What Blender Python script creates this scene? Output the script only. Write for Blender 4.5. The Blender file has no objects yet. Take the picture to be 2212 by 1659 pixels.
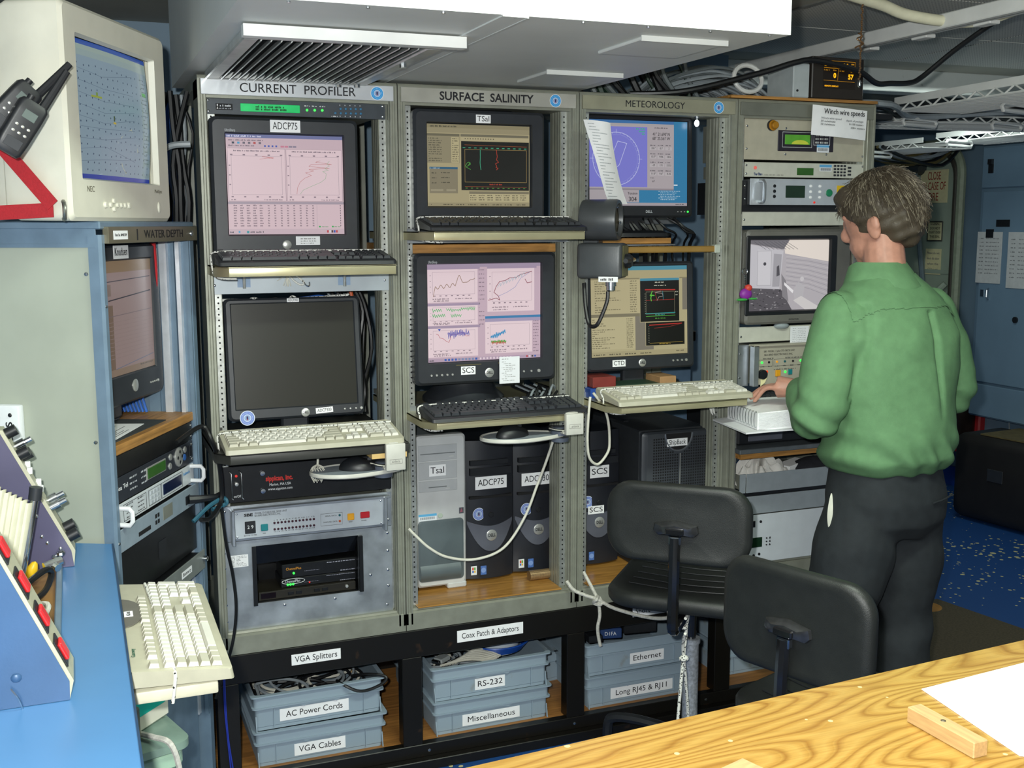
import bpy, bmesh, math, random
from mathutils import Vector, Matrix
random.seed(7)
SC = bpy.context.scene
COL = SC.collection
PI = math.pi

# ------------------------------------------------------------------ camera, world, lights, exposure
CAM = bpy.data.cameras.new('camera')
cam = bpy.data.objects.new('camera', CAM); COL.objects.link(cam)
CAM.sensor_width = 36.0; CAM.sensor_fit = 'HORIZONTAL'
CAM.lens = 2396.04 / 2212 * 36.0
CAM.clip_start = 0.02; CAM.clip_end = 60
def _cam_matrix():
    yaw, pitch, roll = 0.375851, 0.142740, -0.002821
    cy, sy, cp, sp = math.cos(yaw), math.sin(yaw), math.cos(pitch), math.sin(pitch)
    f = Vector((sy*cp, cy*cp, -sp)); r = Vector((cy, -sy, 0)); u = r.cross(f)
    c, s = math.cos(roll), math.sin(roll)
    r2 = r*c + u*s; u2 = -r*s + u*c
    m = Matrix(((r2.x, u2.x, -f.x, -0.33994), (r2.y, u2.y, -f.y, -3.14647), (r2.z, u2.z, -f.z, 1.68005), (0, 0, 0, 1)))
    return m
cam.matrix_world = _cam_matrix()
SC.camera = cam

WORLD = bpy.data.worlds.new('world'); SC.world = WORLD; WORLD.use_nodes = True
WORLD.node_tree.nodes['Background'].inputs[0].default_value = (0.80, 0.92, 1.0, 1)
WORLD.node_tree.nodes['Background'].inputs[1].default_value = 0.30
def lamp(name, kind, loc, energy, color=(1, 1, 1), size=0.1, size_y=None, rot=(0, 0, 0)):
    l = bpy.data.lights.new(name, kind); l.energy = energy; l.color = color
    if kind == 'AREA':
        l.shape = 'RECTANGLE'; l.size = size; l.size_y = size_y or size
    else: l.shadow_soft_size = size
    o = bpy.data.objects.new(name, l); COL.objects.link(o); o.location = loc; o.rotation_euler = rot
    return o
# the flash of the camera that took the photograph, and the fluorescent tubes on the deckhead
lamp('camera_flash', 'POINT', (-0.40, -3.13, 1.75), 250, (0.97, 1.0, 0.97), 0.02)
lamp('fluorescent_tube', 'AREA', (0.9, -1.55, 2.385), 34, (0.88, 1.0, 0.86), 1.2, 0.16)
lamp('fluorescent_tube.001', 'AREA', (3.4, 1.2, 2.36), 12, (0.85, 0.97, 0.92), 1.2, 0.16)
SC.view_settings.view_transform = 'Standard'; SC.view_settings.look = 'None'
SC.view_settings.gamma = 1.0; SC.view_settings.use_curve_mapping = False
SC.view_settings.exposure = 0.0

# ------------------------------------------------------------------ materials
def lin(c):
    if isinstance(c, str):
        c = c.lstrip('#'); c = ''.join(k*2 for k in c) if len(c) == 3 else c; c = tuple(int(c[i:i+2], 16)/255 for i in (0, 2, 4))
    return tuple((v/12.92 if v <= 0.04045 else ((v+0.055)/1.055)**2.4) for v in c)
MATS = {}
def mat(name, col, rough=0.5, metal=0.0, var=0.08, scale=30, bump=0.0, bscale=200, emit=0.0, alpha=1.0, spec=0.5, stretch=None, second=None, thr=None, coat=0):
    """procedural material: base colour broken up by noise, optional second colour in patches, optional fine bump"""
    if name in MATS: return MATS[name]
    m = bpy.data.materials.new(name); m.use_nodes = True; nt = m.node_tree; N = nt.nodes; L = nt.links
    b = N['Principled BSDF']; c = lin(col)
    b.inputs['Roughness'].default_value = rough; b.inputs['Metallic'].default_value = metal
    b.inputs['Specular IOR Level'].default_value = spec
    if coat: b.inputs['Coat Weight'].default_value = coat; b.inputs['Coat Roughness'].default_value = 0.12
    tc = N.new('ShaderNodeTexCoord'); mp = N.new('ShaderNodeMapping'); L.new(tc.outputs['Object'], mp.inputs['Vector'])
    if stretch: mp.inputs['Scale'].default_value = stretch
    if var > 0 or second:
        n = N.new('ShaderNodeTexNoise'); n.inputs['Scale'].default_value = scale; n.inputs['Detail'].default_value = 4
        L.new(mp.outputs['Vector'], n.inputs['Vector'])
        r = N.new('ShaderNodeValToRGB'); e = r.color_ramp.elements
        a = tuple(max(0, v*(1-var*2)) for v in c); d = tuple(min(1, v*(1+var*2)) for v in c)
        if second:
            s = lin(second); t = thr or 0.6
            e[0].position = t - 0.04; e[0].color = (*c, 1); e[1].position = t + 0.04; e[1].color = (*s, 1)
        else:
            e[0].position = 0.3; e[0].color = (*a, 1); e[1].position = 0.7; e[1].color = (*d, 1)
        L.new(n.outputs['Fac'], r.inputs['Fac']); L.new(r.outputs['Color'], b.inputs['Base Color'])
        if emit: L.new(r.outputs['Color'], b.inputs['Emission Color'])
    else:
        b.inputs['Base Color'].default_value = (*c, 1)
        if emit: b.inputs['Emission Color'].default_value = (*c, 1)
    if emit: b.inputs['Emission Strength'].default_value = emit
    if bump:
        n2 = N.new('ShaderNodeTexNoise'); n2.inputs['Scale'].default_value = bscale; n2.inputs['Detail'].default_value = 3
        L.new(mp.outputs['Vector'], n2.inputs['Vector'])
        bp = N.new('ShaderNodeBump'); bp.inputs['Strength'].default_value = bump; bp.inputs['Distance'].default_value = 0.002
        L.new(n2.outputs['Fac'], bp.inputs['Height']); L.new(bp.outputs['Normal'], b.inputs['Normal'])
    if alpha < 1:
        b.inputs['Alpha'].default_value = alpha
    MATS[name] = m
    return m
def print_mat(name, emit=0.0, rough=0.7, base=1.0):
    """reads the face colours of a flat print (screen, poster, sticker)"""
    if name in MATS: return MATS[name]
    m = bpy.data.materials.new(name); m.use_nodes = True; nt = m.node_tree; b = nt.nodes['Principled BSDF']
    a = nt.nodes.new('ShaderNodeAttribute'); a.attribute_name = 'Col'
    if base == 1.0: nt.links.new(a.outputs['Color'], b.inputs['Base Color'])
    else:
        mx = nt.nodes.new('ShaderNodeMix'); mx.data_type = 'RGBA'; mx.inputs[0].default_value = base; mx.inputs[6].default_value = (0.01, 0.01, 0.01, 1)
        nt.links.new(a.outputs['Color'], mx.inputs[7]); nt.links.new(mx.outputs[2], b.inputs['Base Color'])
    b.inputs['Roughness'].default_value = rough
    if emit:
        nt.links.new(a.outputs['Color'], b.inputs['Emission Color']); b.inputs['Emission Strength'].default_value = emit
    MATS[name] = m
    return m

# ------------------------------------------------------------------ geometry builder
_RB = {}
class G:
    def __init__(s): s.v = []; s.f = []
    def add(s, vs, fs, M=None):
        o = len(s.v)
        s.v += [tuple(M @ Vector(p)) for p in vs] if M is not None else [tuple(p) for p in vs]
        s.f += [tuple(i+o for i in f) for f in fs]; return s
    def box(s, x0, x1, y0, y1, z0, z1, r=0, seg=1, M=None):
        x0, x1 = sorted((x0, x1)); y0, y1 = sorted((y0, y1)); z0, z1 = sorted((z0, z1))
        if r <= 0:
            vs = [(x, y, z) for x in (x0, x1) for y in (y0, y1) for z in (z0, z1)]
            return s.add(vs, [(0, 1, 3, 2), (4, 6, 7, 5), (0, 4, 5, 1), (2, 3, 7, 6), (0, 2, 6, 4), (1, 5, 7, 3)], M)
        r = min(r, (x1-x0)*.49, (y1-y0)*.49, (z1-z0)*.49)
        bm = bmesh.new(); bmesh.ops.create_cube(bm, size=1)
        bmesh.ops.scale(bm, vec=(x1-x0, y1-y0, z1-z0), verts=bm.verts)
        bmesh.ops.bevel(bm, geom=list(bm.edges), offset=r, segments=seg, profile=0.5, affect='EDGES')
        c = Vector(((x0+x1)/2, (y0+y1)/2, (z0+z1)/2))
        bm.verts.index_update()
        s.add([v.co + c for v in bm.verts], [[v.index for v in f.verts] for f in bm.faces], M); bm.free(); return s
    def cyl(s, p, q, r, r2=None, n=12, caps=True, M=None):
        p, q = Vector(p), Vector(q); d = (q-p).normalized(); r2 = r if r2 is None else r2
        a = d.orthogonal().normalized(); b = d.cross(a)
        vs = []
        for c, rr in ((p, r), (q, r2)):
            for i in range(n):
                t = 2*PI*i/n; vs.append(c + (a*math.cos(t) + b*math.sin(t))*rr)
        fs = [(i, (i+1) % n, n+(i+1) % n, n+i) for i in range(n)]
        if caps: fs += [tuple(range(n-1, -1, -1)), tuple(range(n, 2*n))]
        return s.add(vs, fs, M)
    def tube(s, pts, r, n=8, sub=0, M=None, closed=False):
        pts = [Vector(p) for p in pts]
        if sub: pts = spline(pts, sub, closed)
        m = len(pts); vs = []; ref = None
        for i, p in enumerate(pts):
            a = pts[(i-1) % m] if (closed or i > 0) else p; b = pts[(i+1) % m] if (closed or i < m-1) else p
            t = (b-a)
            t = t.normalized() if t.length > 1e-9 else Vector((0, 0, 1))
            if ref is None: ref = t.orthogonal().normalized()
            ref = (ref - t*ref.dot(t))
            ref = ref.normalized() if ref.length > 1e-6 else t.orthogonal().normalized()
            u = t.cross(ref); rr = r(i/(m-1)) if callable(r) else r
            for k in range(n):
                q = 2*PI*k/n; vs.append(p + (ref*math.cos(q) + u*math.sin(q))*rr)
        fs = []
        for i in range(m if closed else m-1):
            j = (i+1) % m
            for k in range(n): fs.append((i*n+k, i*n+(k+1) % n, j*n+(k+1) % n, j*n+k))
        if not closed: fs += [tuple(range(n-1, -1, -1)), tuple((m-1)*n+k for k in range(n))]
        return s.add(vs, fs, M)
    def prism(s, poly, axis, a, b, M=None):
        """poly: 2-D outline; axis x: (y,z), y: (x,z), z: (x,y)"""
        n = len(poly)
        def P(p, c): return (c, p[0], p[1]) if axis == 'x' else (p[0], c, p[1]) if axis == 'y' else (p[0], p[1], c)
        vs = [P(p, a) for p in poly] + [P(p, b) for p in poly]
        fs = [(i, (i+1) % n, n+(i+1) % n, n+i) for i in range(n)] + [tuple(range(n-1, -1, -1)), tuple(range(n, 2*n))]
        return s.add(vs, fs, M)
    def lathe(s, prof, axis=(0, 0, 1), c=(0, 0, 0), n=24, M=None):
        d = Vector(axis).normalized(); a = d.orthogonal().normalized(); b = d.cross(a); c = Vector(c)
        vs = [c + d*h + (a*math.cos(2*PI*i/n) + b*math.sin(2*PI*i/n))*r for r, h in prof for i in range(n)]
        fs = [(j*n+i, j*n+(i+1) % n, (j+1)*n+(i+1) % n, (j+1)*n+i) for j in range(len(prof)-1) for i in range(n)]
        if prof[0][0] > 1e-6: fs.append(tuple(range(n-1, -1, -1)))
        if prof[-1][0] > 1e-6: fs.append(tuple((len(prof)-1)*n+i for i in range(n)))
        return s.add(vs, fs, M)
    def ball(s, c, r, n=12, M=None):
        r = (r, r, r) if not isinstance(r, (tuple, list)) else r
        m = max(4, n//2); vs = []; fs = []
        for j in range(m+1):
            t = PI*j/m
            for i in range(n):
                p = 2*PI*i/n; vs.append((c[0]+r[0]*math.sin(t)*math.cos(p), c[1]+r[1]*math.sin(t)*math.sin(p), c[2]+r[2]*math.cos(t)))
        for j in range(m):
            for i in range(n): fs.append((j*n+i, (j+1)*n+i, (j+1)*n+(i+1) % n, j*n+(i+1) % n))
        return s.add(vs, fs, M)
    def surf(s, fn, nu, nv, M=None, thick=0, wrap=False):
        """grid surface from fn(u,v); thick gives it a second skin along -normal approx (offset vector function result)"""
        vs = [fn(i/(nu-1), j/(nv-1)) for i in range(nu) for j in range(nv)]
        fs = [(i*nv+j, (i+1)*nv+j, (i+1)*nv+j+1, i*nv+j+1) for i in range(nu-1) for j in range(nv-1)]
        if thick:
            t = Vector(thick); k = len(vs); vs = vs + [tuple(Vector(p)+t) for p in vs]
            fs += [tuple(q+k for q in reversed(f)) for f in fs]
            rim = [i*nv for i in range(nu)] + [(nu-1)*nv+j for j in range(1, nv)] + [i*nv+nv-1 for i in range(nu-2, -1, -1)] + [j for j in range(nv-2, 0, -1)]
            for a, b in zip(rim, rim[1:]+rim[:1]): fs.append((b, a, a+k, b+k))
        return s.add(vs, fs, M)
    def mesh(s, name, sharp=35):
        me = bpy.data.meshes.new(name); me.from_pydata(s.v, [], s.f); me.validate()
        bm = bmesh.new(); bm.from_mesh(me); bmesh.ops.recalc_face_normals(bm, faces=bm.faces); bm.to_mesh(me); bm.free()
        if sharp:
            me.polygons.foreach_set('use_smooth', [True]*len(me.polygons)); me.set_sharp_from_angle(angle=math.radians(sharp))
        return me
def spline(pts, sub, closed=False):
    pts = [Vector(p) for p in pts]
    out = []; m = len(pts)
    for i in range(m if closed else m-1):
        if closed: p0, p1, p2, p3 = pts[(i-1) % m], pts[i], pts[(i+1) % m], pts[(i+2) % m]
        else: p0, p1, p2, p3 = pts[max(i-1, 0)], pts[i], pts[i+1], pts[min(i+2, m-1)]
        for k in range(sub):
            t = k/sub
            out.append(0.5*((2*p1) + (p2-p0)*t + (2*p0-5*p1+4*p2-p3)*t*t + (3*p1-p0-3*p2+p3)*t**3))
    if not closed: out.append(pts[-1])
    return out

def obj(name, g, m, parent=None, loc=None, rot=None, kind=None, label=None, sharp=35):
    me = g.mesh(name, sharp) if isinstance(g, G) else g
    if m is not None and not me.materials: me.materials.append(m)
    o = bpy.data.objects.new(name, me); COL.objects.link(o)
    if parent: o.parent = parent
    if loc: o.location = loc
    if rot: o.rotation_euler = rot
    if kind: o['kind'] = kind
    if label: o['label'] = label
    return o
def tag(o, label, cat, group=None, kind=None):
    o['label'] = label; o['category'] = cat
    if group: o['group'] = group
    if kind: o['kind'] = kind
    return o
def thing(name, label, cat, loc=(0, 0, 0), rotz=0, group=None, rot=None):
    o = bpy.data.objects.new(name, None); COL.objects.link(o); o.empty_display_size = 0.05
    o.location = loc; o.rotation_euler = rot or (0, 0, rotz)
    return tag(o, label, cat, group)
def struct(name, g, m, label, parent=None):
    o = obj(name, g, m, parent)
    o['kind'] = 'structure'; o['label'] = label
    return o
def dup(root, loc=None, rotz=None, label=None, group=None, rot=None):
    r = root.copy(); COL.objects.link(r)
    if loc is not None: r.location = loc
    if rotz is not None: r.rotation_euler = (0, 0, rotz)
    if rot is not None: r.rotation_euler = rot
    if label: r['label'] = label
    if group: r['group'] = group
    for ch in list(root.children):
        c = ch.copy(); COL.objects.link(c); c.parent = r
        for g in list(ch.children):
            d = g.copy(); COL.objects.link(d); d.parent = c
    return r
_TX = {}
def text(s, size, m, parent, loc, rot=(PI/2, 0, 0), name='lettering', width=None, align='CENTER', depth=0.0004, bold=0.0, sx=1.0):
    """lettering as a thin mesh; stands on the xz plane facing -y unless rot says otherwise"""
    key = (s, size, align, depth, bold)
    if key not in _TX:
        cu = bpy.data.curves.new('lettering', 'FONT'); cu.body = s; cu.size = size; cu.align_x = align; cu.align_y = 'CENTER'
        cu.extrude = depth/2; cu.resolution_u = 3; cu.offset = bold
        t = bpy.data.objects.new('lettering_curve', cu); COL.objects.link(t)
        dg = bpy.context.evaluated_depsgraph_get(); me = bpy.data.meshes.new_from_object(t.evaluated_get(dg))
        bpy.data.objects.remove(t); bpy.data.curves.remove(cu); _TX[key] = me
    me = _TX[key]
    if me.materials and me.materials[0] is not m: me = me.copy(); me.materials.clear()
    if not me.materials: me.materials.append(m)
    o = bpy.data.objects.new(name, me); COL.objects.link(o); o.parent = parent; o.location = loc; o.rotation_euler = rot
    k = 1.0
    if width:
        xs = [v.co.x for v in me.vertices]; k = width/max(1e-6, max(xs)-min(xs))
    o.scale = (k*sx if width else sx, 1, 1)
    return o
class Canvas:
    """flat print in the xz plane (facing -y): coloured quads and lines; (0,0) lower corner, w x h metres.
    A shape lies one thin layer above whatever it overlaps."""
    def __init__(s, w, h, step=3e-5): s.w = w; s.h = h; s.v = []; s.f = []; s.c = []; s.bb = []; s.step = step
    def lay(s, x0, z0, x1, z1):
        k = 1 + max((b[4] for b in s.bb if b[0] < x1 and b[2] > x0 and b[1] < z1 and b[3] > z0), default=0)
        s.bb.append((x0, z0, x1, z1, k)); return -k*s.step
    def poly(s, pts, col, y=None):
        if y is None: y = s.lay(min(p[0] for p in pts), min(p[1] for p in pts), max(p[0] for p in pts), max(p[1] for p in pts))
        o = len(s.v)
        s.v += [(p[0]*s.w, y, p[1]*s.h) for p in pts]; s.f.append(tuple(range(o, o+len(pts)))); s.c.append((*lin(col), 1)); return s
    def rect(s, x0, z0, x1, z1, col, y=None): return s.poly([(x0, z0), (x1, z0), (x1, z1), (x0, z1)], col, y)
    def line(s, pts, col, t=0.004):
        a = s.w/s.h; y = s.lay(min(p[0] for p in pts), min(p[1] for p in pts), max(p[0] for p in pts)+1e-4, max(p[1] for p in pts)+1e-4)
        for (x0, z0), (x1, z1) in zip(pts, pts[1:]):
            dx, dz = (x1-x0)*a, z1-z0; l = math.hypot(dx, dz) or 1
            nx, nz = -dz/l*t/2/a, dx/l*t/2; ex, ez = dx/l*t/2/a, dz/l*t/2
            s.poly([(x0-nx-ex, z0-nz-ez), (x1-nx+ex, z1-nz+ez), (x1+nx+ex, z1+nz+ez), (x0+nx-ex, z0+nz-ez)], col, y)
        return s
    def frame(s, x0, z0, x1, z1, col, t=0.004): return s.line([(x0, z0), (x1, z0), (x1, z1), (x0, z1), (x0, z0)], col, t)
    def words(s, x0, x1, z, h, col, seed=0, gap=0.25, lo=1, hi=5):
        """one line of small print, as broken dashes"""
        rr = random.Random(seed*977+int(z*1e4)); x = x0; u = h*0.62*s.h/s.w; y = s.lay(x0, z, x1, z+h)
        while x < x1:
            n = rr.randint(lo, hi)
            for i in range(n):
                if x + u > x1: break
                s.rect(x, z, x+u*0.72, z+h*rr.uniform(0.6, 1.0), col, y); x += u
            x += u*1.1
            if rr.random() < gap*0.3: break
        return s
    def ellipse(s, cx, cz, rx, col, n=28, rz=None):
        rz = rx*s.w/s.h if rz is None else rz
        return s.poly([(cx+rx*math.cos(2*PI*i/n), cz+rz*math.sin(2*PI*i/n)) for i in range(n)], col)
    def ring(s, cx, cz, rx, col, t=0.005, n=48):
        rz = rx*s.w/s.h
        return s.line([(cx+rx*math.cos(2*PI*i/n), cz+rz*math.sin(2*PI*i/n)) for i in range(n+1)], col, t)
    def build(s, name, parent, loc, m, rot=None, warp=None, label=None):
        me = bpy.data.meshes.new(name)
        if warp:   # cut wide shapes up so that they follow the curved glass
            v, f, cc = [], [], []
            for fa, c in zip(s.f, s.c):
                p = [Vector(s.v[i]) for i in fa]
                if len(p) != 4: f.append(tuple(range(len(v), len(v)+len(p)))); v += [warp(*q) for q in p]; cc.append(c); continue
                nu = max(1, int((p[1]-p[0]).length/.03)); nv = max(1, int((p[3]-p[0]).length/.03))
                P = lambda a, b: (p[0]*(1-a)+p[1]*a)*(1-b) + (p[3]*(1-a)+p[2]*a)*b
                for i in range(nu):
                    for j in range(nv):
                        f.append(tuple(range(len(v), len(v)+4))); cc.append(c)
                        v += [warp(*P(i/nu, j/nv)), warp(*P((i+1)/nu, j/nv)), warp(*P((i+1)/nu, (j+1)/nv)), warp(*P(i/nu, (j+1)/nv))]
            s.v, s.f, s.c = v, f, cc
        me.from_pydata(s.v, [], s.f)
        at = me.color_attributes.new('Col', 'FLOAT_COLOR', 'CORNER'); i = 0
        for f, c in zip(s.f, s.c):
            for _ in f: at.data[i].color = c; i += 1
        me.materials.append(m)
        o = bpy.data.objects.new(name, me); COL.objects.link(o)
        if parent: o.parent = parent
        o.location = loc
        if rot: o.rotation_euler = rot
        if label: o['label'] = label
        return o
# ------------------------------------------------------------------ common materials
M_POST = mat('rack_grey_paint', '#8e9083', 0.42, 0.25, 0.05, 25, 0.08, 400)
M_POST2 = mat('rack_grey_panel', '#7f8177', 0.5, 0.1, 0.06, 12, 0.05, 300)
M_ZINC = mat('zinc_rail', '#b9bcb8', 0.35, 0.7, 0.1, 60)
M_ALU = mat('brushed_aluminium', '#b4bac0', 0.32, 0.75, 0.10, 14, 0.05, 300)
M_SCREW = mat('screw_steel', '#c8ccd0', 0.22, 1.0, 0.05, 50)
M_BLACK = mat('black_plastic', '#1d1f23', 0.42, 0, 0.06, 40, 0.05, 900)
M_CHAR = mat('charcoal_plastic', '#2b2e33', 0.4, 0, 0.05, 30, 0.05, 900)
M_WHITE = mat('white_paper', '#f2f3f4', 0.8, 0, 0.02, 20)
M_INK = mat('black_ink', '#17171c', 0.7, 0, 0.0)
M_BEIGE = mat('beige_plastic', '#d3d2bf', 0.45, 0, 0.03, 20, 0.04, 900)
M_WOOD = mat('plywood_edge', '#a8793f', 0.45, 0, 0.18, 9, 0.05, 90, stretch=(1, 14, 14))
M_HOLE = mat('dark_hole', '#101012', 0.8, 0, 0.0)
M_LED_G = mat('green_led', '#35ff4a', 0.4, 0, 0, emit=1.6)
M_LED_R = mat('red_led', '#e0352a', 0.4, 0, 0, emit=0.35)
M_PRINT = print_mat('printed_sheet')
M_SCREEN = print_mat('lit_screen', 0.75, 0.25, 0.12)

# ------------------------------------------------------------------ room shell
def floor_mat():
    m = bpy.data.materials.new('blue_deck_paint'); m.use_nodes = True; nt = m.node_tree; N = nt.nodes; L = nt.links; b = N['Principled BSDF']
    tc = N.new('ShaderNodeTexCoord')
    v = N.new('ShaderNodeTexVoronoi'); v.inputs['Scale'].default_value = 30; v.inputs['Randomness'].default_value = 1
    nz = N.new('ShaderNodeTexNoise'); nz.inputs['Scale'].default_value = 60; nz.inputs['Detail'].default_value = 3
    mx = N.new('ShaderNodeVectorMath'); mx.operation = 'MULTIPLY_ADD'; mx.inputs[1].default_value = (0.03, 0.03, 0.03)
    L.new(tc.outputs['Object'], mx.inputs[2]); L.new(nz.outputs['Color'], mx.inputs[0]); L.new(mx.outputs[0], v.inputs['Vector'])
    big = N.new('ShaderNodeTexNoise'); big.inputs['Scale'].default_value = 1.6; big.inputs['Detail'].default_value = 2
    L.new(tc.outputs['Object'], big.inputs['Vector'])
    sub = N.new('ShaderNodeMath'); sub.operation = 'MULTIPLY_ADD'; sub.inputs[1].default_value = -0.95; sub.inputs[2].default_value = 0.50
    L.new(big.outputs['Fac'], sub.inputs[0])
    cs = N.new('ShaderNodeSeparateColor'); L.new(v.outputs['Color'], cs.inputs['Color'])
    sz = N.new('ShaderNodeMath'); sz.operation = 'MULTIPLY_ADD'; sz.inputs[1].default_value = 0.28; L.new(cs.outputs[0], sz.inputs[0]); L.new(sub.outputs[0], sz.inputs[2])
    lt = N.new('ShaderNodeMath'); lt.operation = 'LESS_THAN'; L.new(v.outputs['Distance'], lt.inputs[0]); L.new(sz.outputs[0], lt.inputs[1])
    mix = N.new('ShaderNodeMix'); mix.data_type = 'RGBA'; mix.inputs[6].default_value = (*lin('#1f4a86'), 1); mix.inputs[7].default_value = (*lin('#d8cf9a'), 1)
    L.new(lt.outputs[0], mix.inputs[0]); L.new(mix.outputs[2], b.inputs['Base Color']); b.inputs['Roughness'].default_value = 0.45
    return m
M_FLOOR = floor_mat()
struct('floor', G().box(-3, 6, -3.6, 3.9, -0.1, 0), M_FLOOR, 'blue painted deck with scattered cream speckles')
M_WALLB = mat('blue_grey_bulkhead', '#6d8496', 0.5, 0, 0.05, 3, 0.05, 60)
struct('wall_back', G().box(-3, 2.35, 1.15, 1.22, 0, 2.42), M_WALLB, 'blue grey painted bulkhead behind the racks')
struct('wall_far', G().box(2.35, 6, 3.82, 3.9, 0, 2.42).box(2.35, 2.42, 1.22, 3.82, 0, 2.42), M_WALLB, 'blue grey bulkhead at the end of the passage')
struct('wall_right', G().box(4.9, 5.0, -3.6, 3.82, 0, 2.42), M_WALLB, 'blue grey painted end wall with watertight door')
struct('baseboard_right', G().box(4.885, 4.9, -3.6, 3.82, 0, 0.125), mat('dark_blue_base', '#1b3f92', 0.4, 0, 0.05), 'dark blue band painted along the foot of the end wall')
struct('wall_left', G().box(-3.08, -3, -3.6, 1.22, 0, 2.42), M_WALLB, 'blue grey bulkhead behind the desk')
M_CEIL = mat('deckhead_paint', '#a3a195', 0.7, 0, 0.05, 4, 0.1, 120)
struct('ceiling', G().box(-3, 1.98, -3.6, 3.9, 2.40, 2.5).box(1.98, 6, -3.6, 3.9, 2.44, 2.5), M_CEIL, 'grey deckhead panels')

def perf_mat():
    m = bpy.data.materials.new('perforated_panel'); m.use_nodes = True; nt = m.node_tree; N = nt.nodes; L = nt.links; b = N['Principled BSDF']
    tc = N.new('ShaderNodeTexCoord'); v = N.new('ShaderNodeTexVoronoi'); v.inputs['Scale'].default_value = 70; v.inputs['Randomness'].default_value = 0
    L.new(tc.outputs['Object'], v.inputs['Vector'])
    r = N.new('ShaderNodeValToRGB'); r.color_ramp.elements[0].position = 0.28; r.color_ramp.elements[0].color = (*lin('#6a6a66'), 1)
    r.color_ramp.elements[1].position = 0.34; r.color_ramp.elements[1].color = (*lin('#cfcfc8'), 1)
    L.new(v.outputs['Distance'], r.inputs['Fac']); L.new(r.outputs['Color'], b.inputs['Base Color']); b.inputs['Roughness'].default_value = 0.6
    return m
M_PERF = perf_mat()
# perforated deckhead tiles between the light channels, each its own piece of the ceiling
CEIL = bpy.data.objects['ceiling']
for x0 in (2.03, 2.64, 3.25, 3.86):
    for y0 in (-1.3, -0.69, -0.08, 0.53):
        obj('perforated_tile', G().box(x0+.006, x0+.604, y0+.006, y0+.604, 2.425, 2.439), M_PERF, CEIL)
M_WHT = mat('white_enamel', '#d9dbd8', 0.4, 0, 0.04, 8)
M_EDGE = mat('panel_edge_metal', '#8c8c86', 0.4, 0.4, 0.05)
e = obj('edge_strip', G().box(1.975, 1.99, -3.4, 1.1, 2.395, 2.42).box(1.995, 2.005, -3.4, 1.1, 2.405, 2.43), M_EDGE, CEIL)

# ceiling duct over the racks: box, seam strip, two access hatches
duct = thing('air_duct', 'large white painted air duct box hanging over the instrument racks', 'duct', (0, 0, 2.09))
M_DUCT = mat('duct_paint', '#c9ccc9', 0.5, 0, 0.03, 4, 0.04, 40)
g = G().box(-0.03, 1.155, -1.03, 0.42, 0, 0.312)
obj('casing', g, M_DUCT, duct)
obj('seam_strip', G().box(.478, .53, -1.03, .1, -.003, 0).box(.53, .534, -1.03, .1, -.004, 0), M_DUCT, duct)
for (x0, x1, y0, y1) in ((.853, 1.066, -.91, -.685), (.874, 1.095, -.337, -.115)):
    h = obj('access_hatch', G().box(x0, x1, y0, y1, -.008, 0, .002), M_DUCT, duct)
    obj('hatch_lip', G().box(x0-.004, x1+.004, y0-.004, y0, -.012, 0), M_DUCT, h)
sg = G().lathe([(.004, -.003), (.004, 0)], n=8)
sm = sg.mesh('screw'); sm.materials.append(M_SCREW)
for i in range(8):
    obj('screw', sm, None, duct, (.06+i*.15, -1.015, 0))
# ventilation grille under the duct, louvres one by one
gr = thing('ceiling_vent_grille', 'metal ventilation grille with slanted louvres under the air duct', 'vent', (0.02, -0.75, 2.09))
M_GRILL = mat('grille_metal', '#b9bcba', 0.35, 0.5, 0.08, 20)
W_, D_ = .44, .77
obj('frame', G().box(0, W_, 0, .05, -.022, 0, .003).box(0, W_, D_-.045, D_, -.022, 0, .003).box(0, .035, .05, D_-.045, -.022, 0, .003).box(W_-.035, W_, .05, D_-.045, -.022, 0, .003), M_GRILL, gr)
obj('lip', G().box(-.01, W_+.03, -.03, 0.0, -.028, -.004), M_WHT, gr)
obj('dark_throat', G().box(.035, W_-.035, .05, D_-.045, -.003, -.0005), M_HOLE, gr)
lv = G().box(-.001, .0015, .05, D_-.045, -.018, .006, M=Matrix.Rotation(0.6, 4, 'Y')).mesh('louvre'); lv.materials.append(M_GRILL)
for i in range(17):
    obj('louvre', lv, None, gr, (.047+i*.0216, 0, -.010))
bb = G().lathe([(.009, -.03), (.009, -.022), (.005, -.022), (.005, 0)], n=8).mesh('clamp_bolt'); bb.materials.append(M_SCREW)
for x, y in ((.36, .74), (.41, .73), (.42, .30)): obj('clamp_bolt', bb, None, gr, (x, y, 0))

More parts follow.
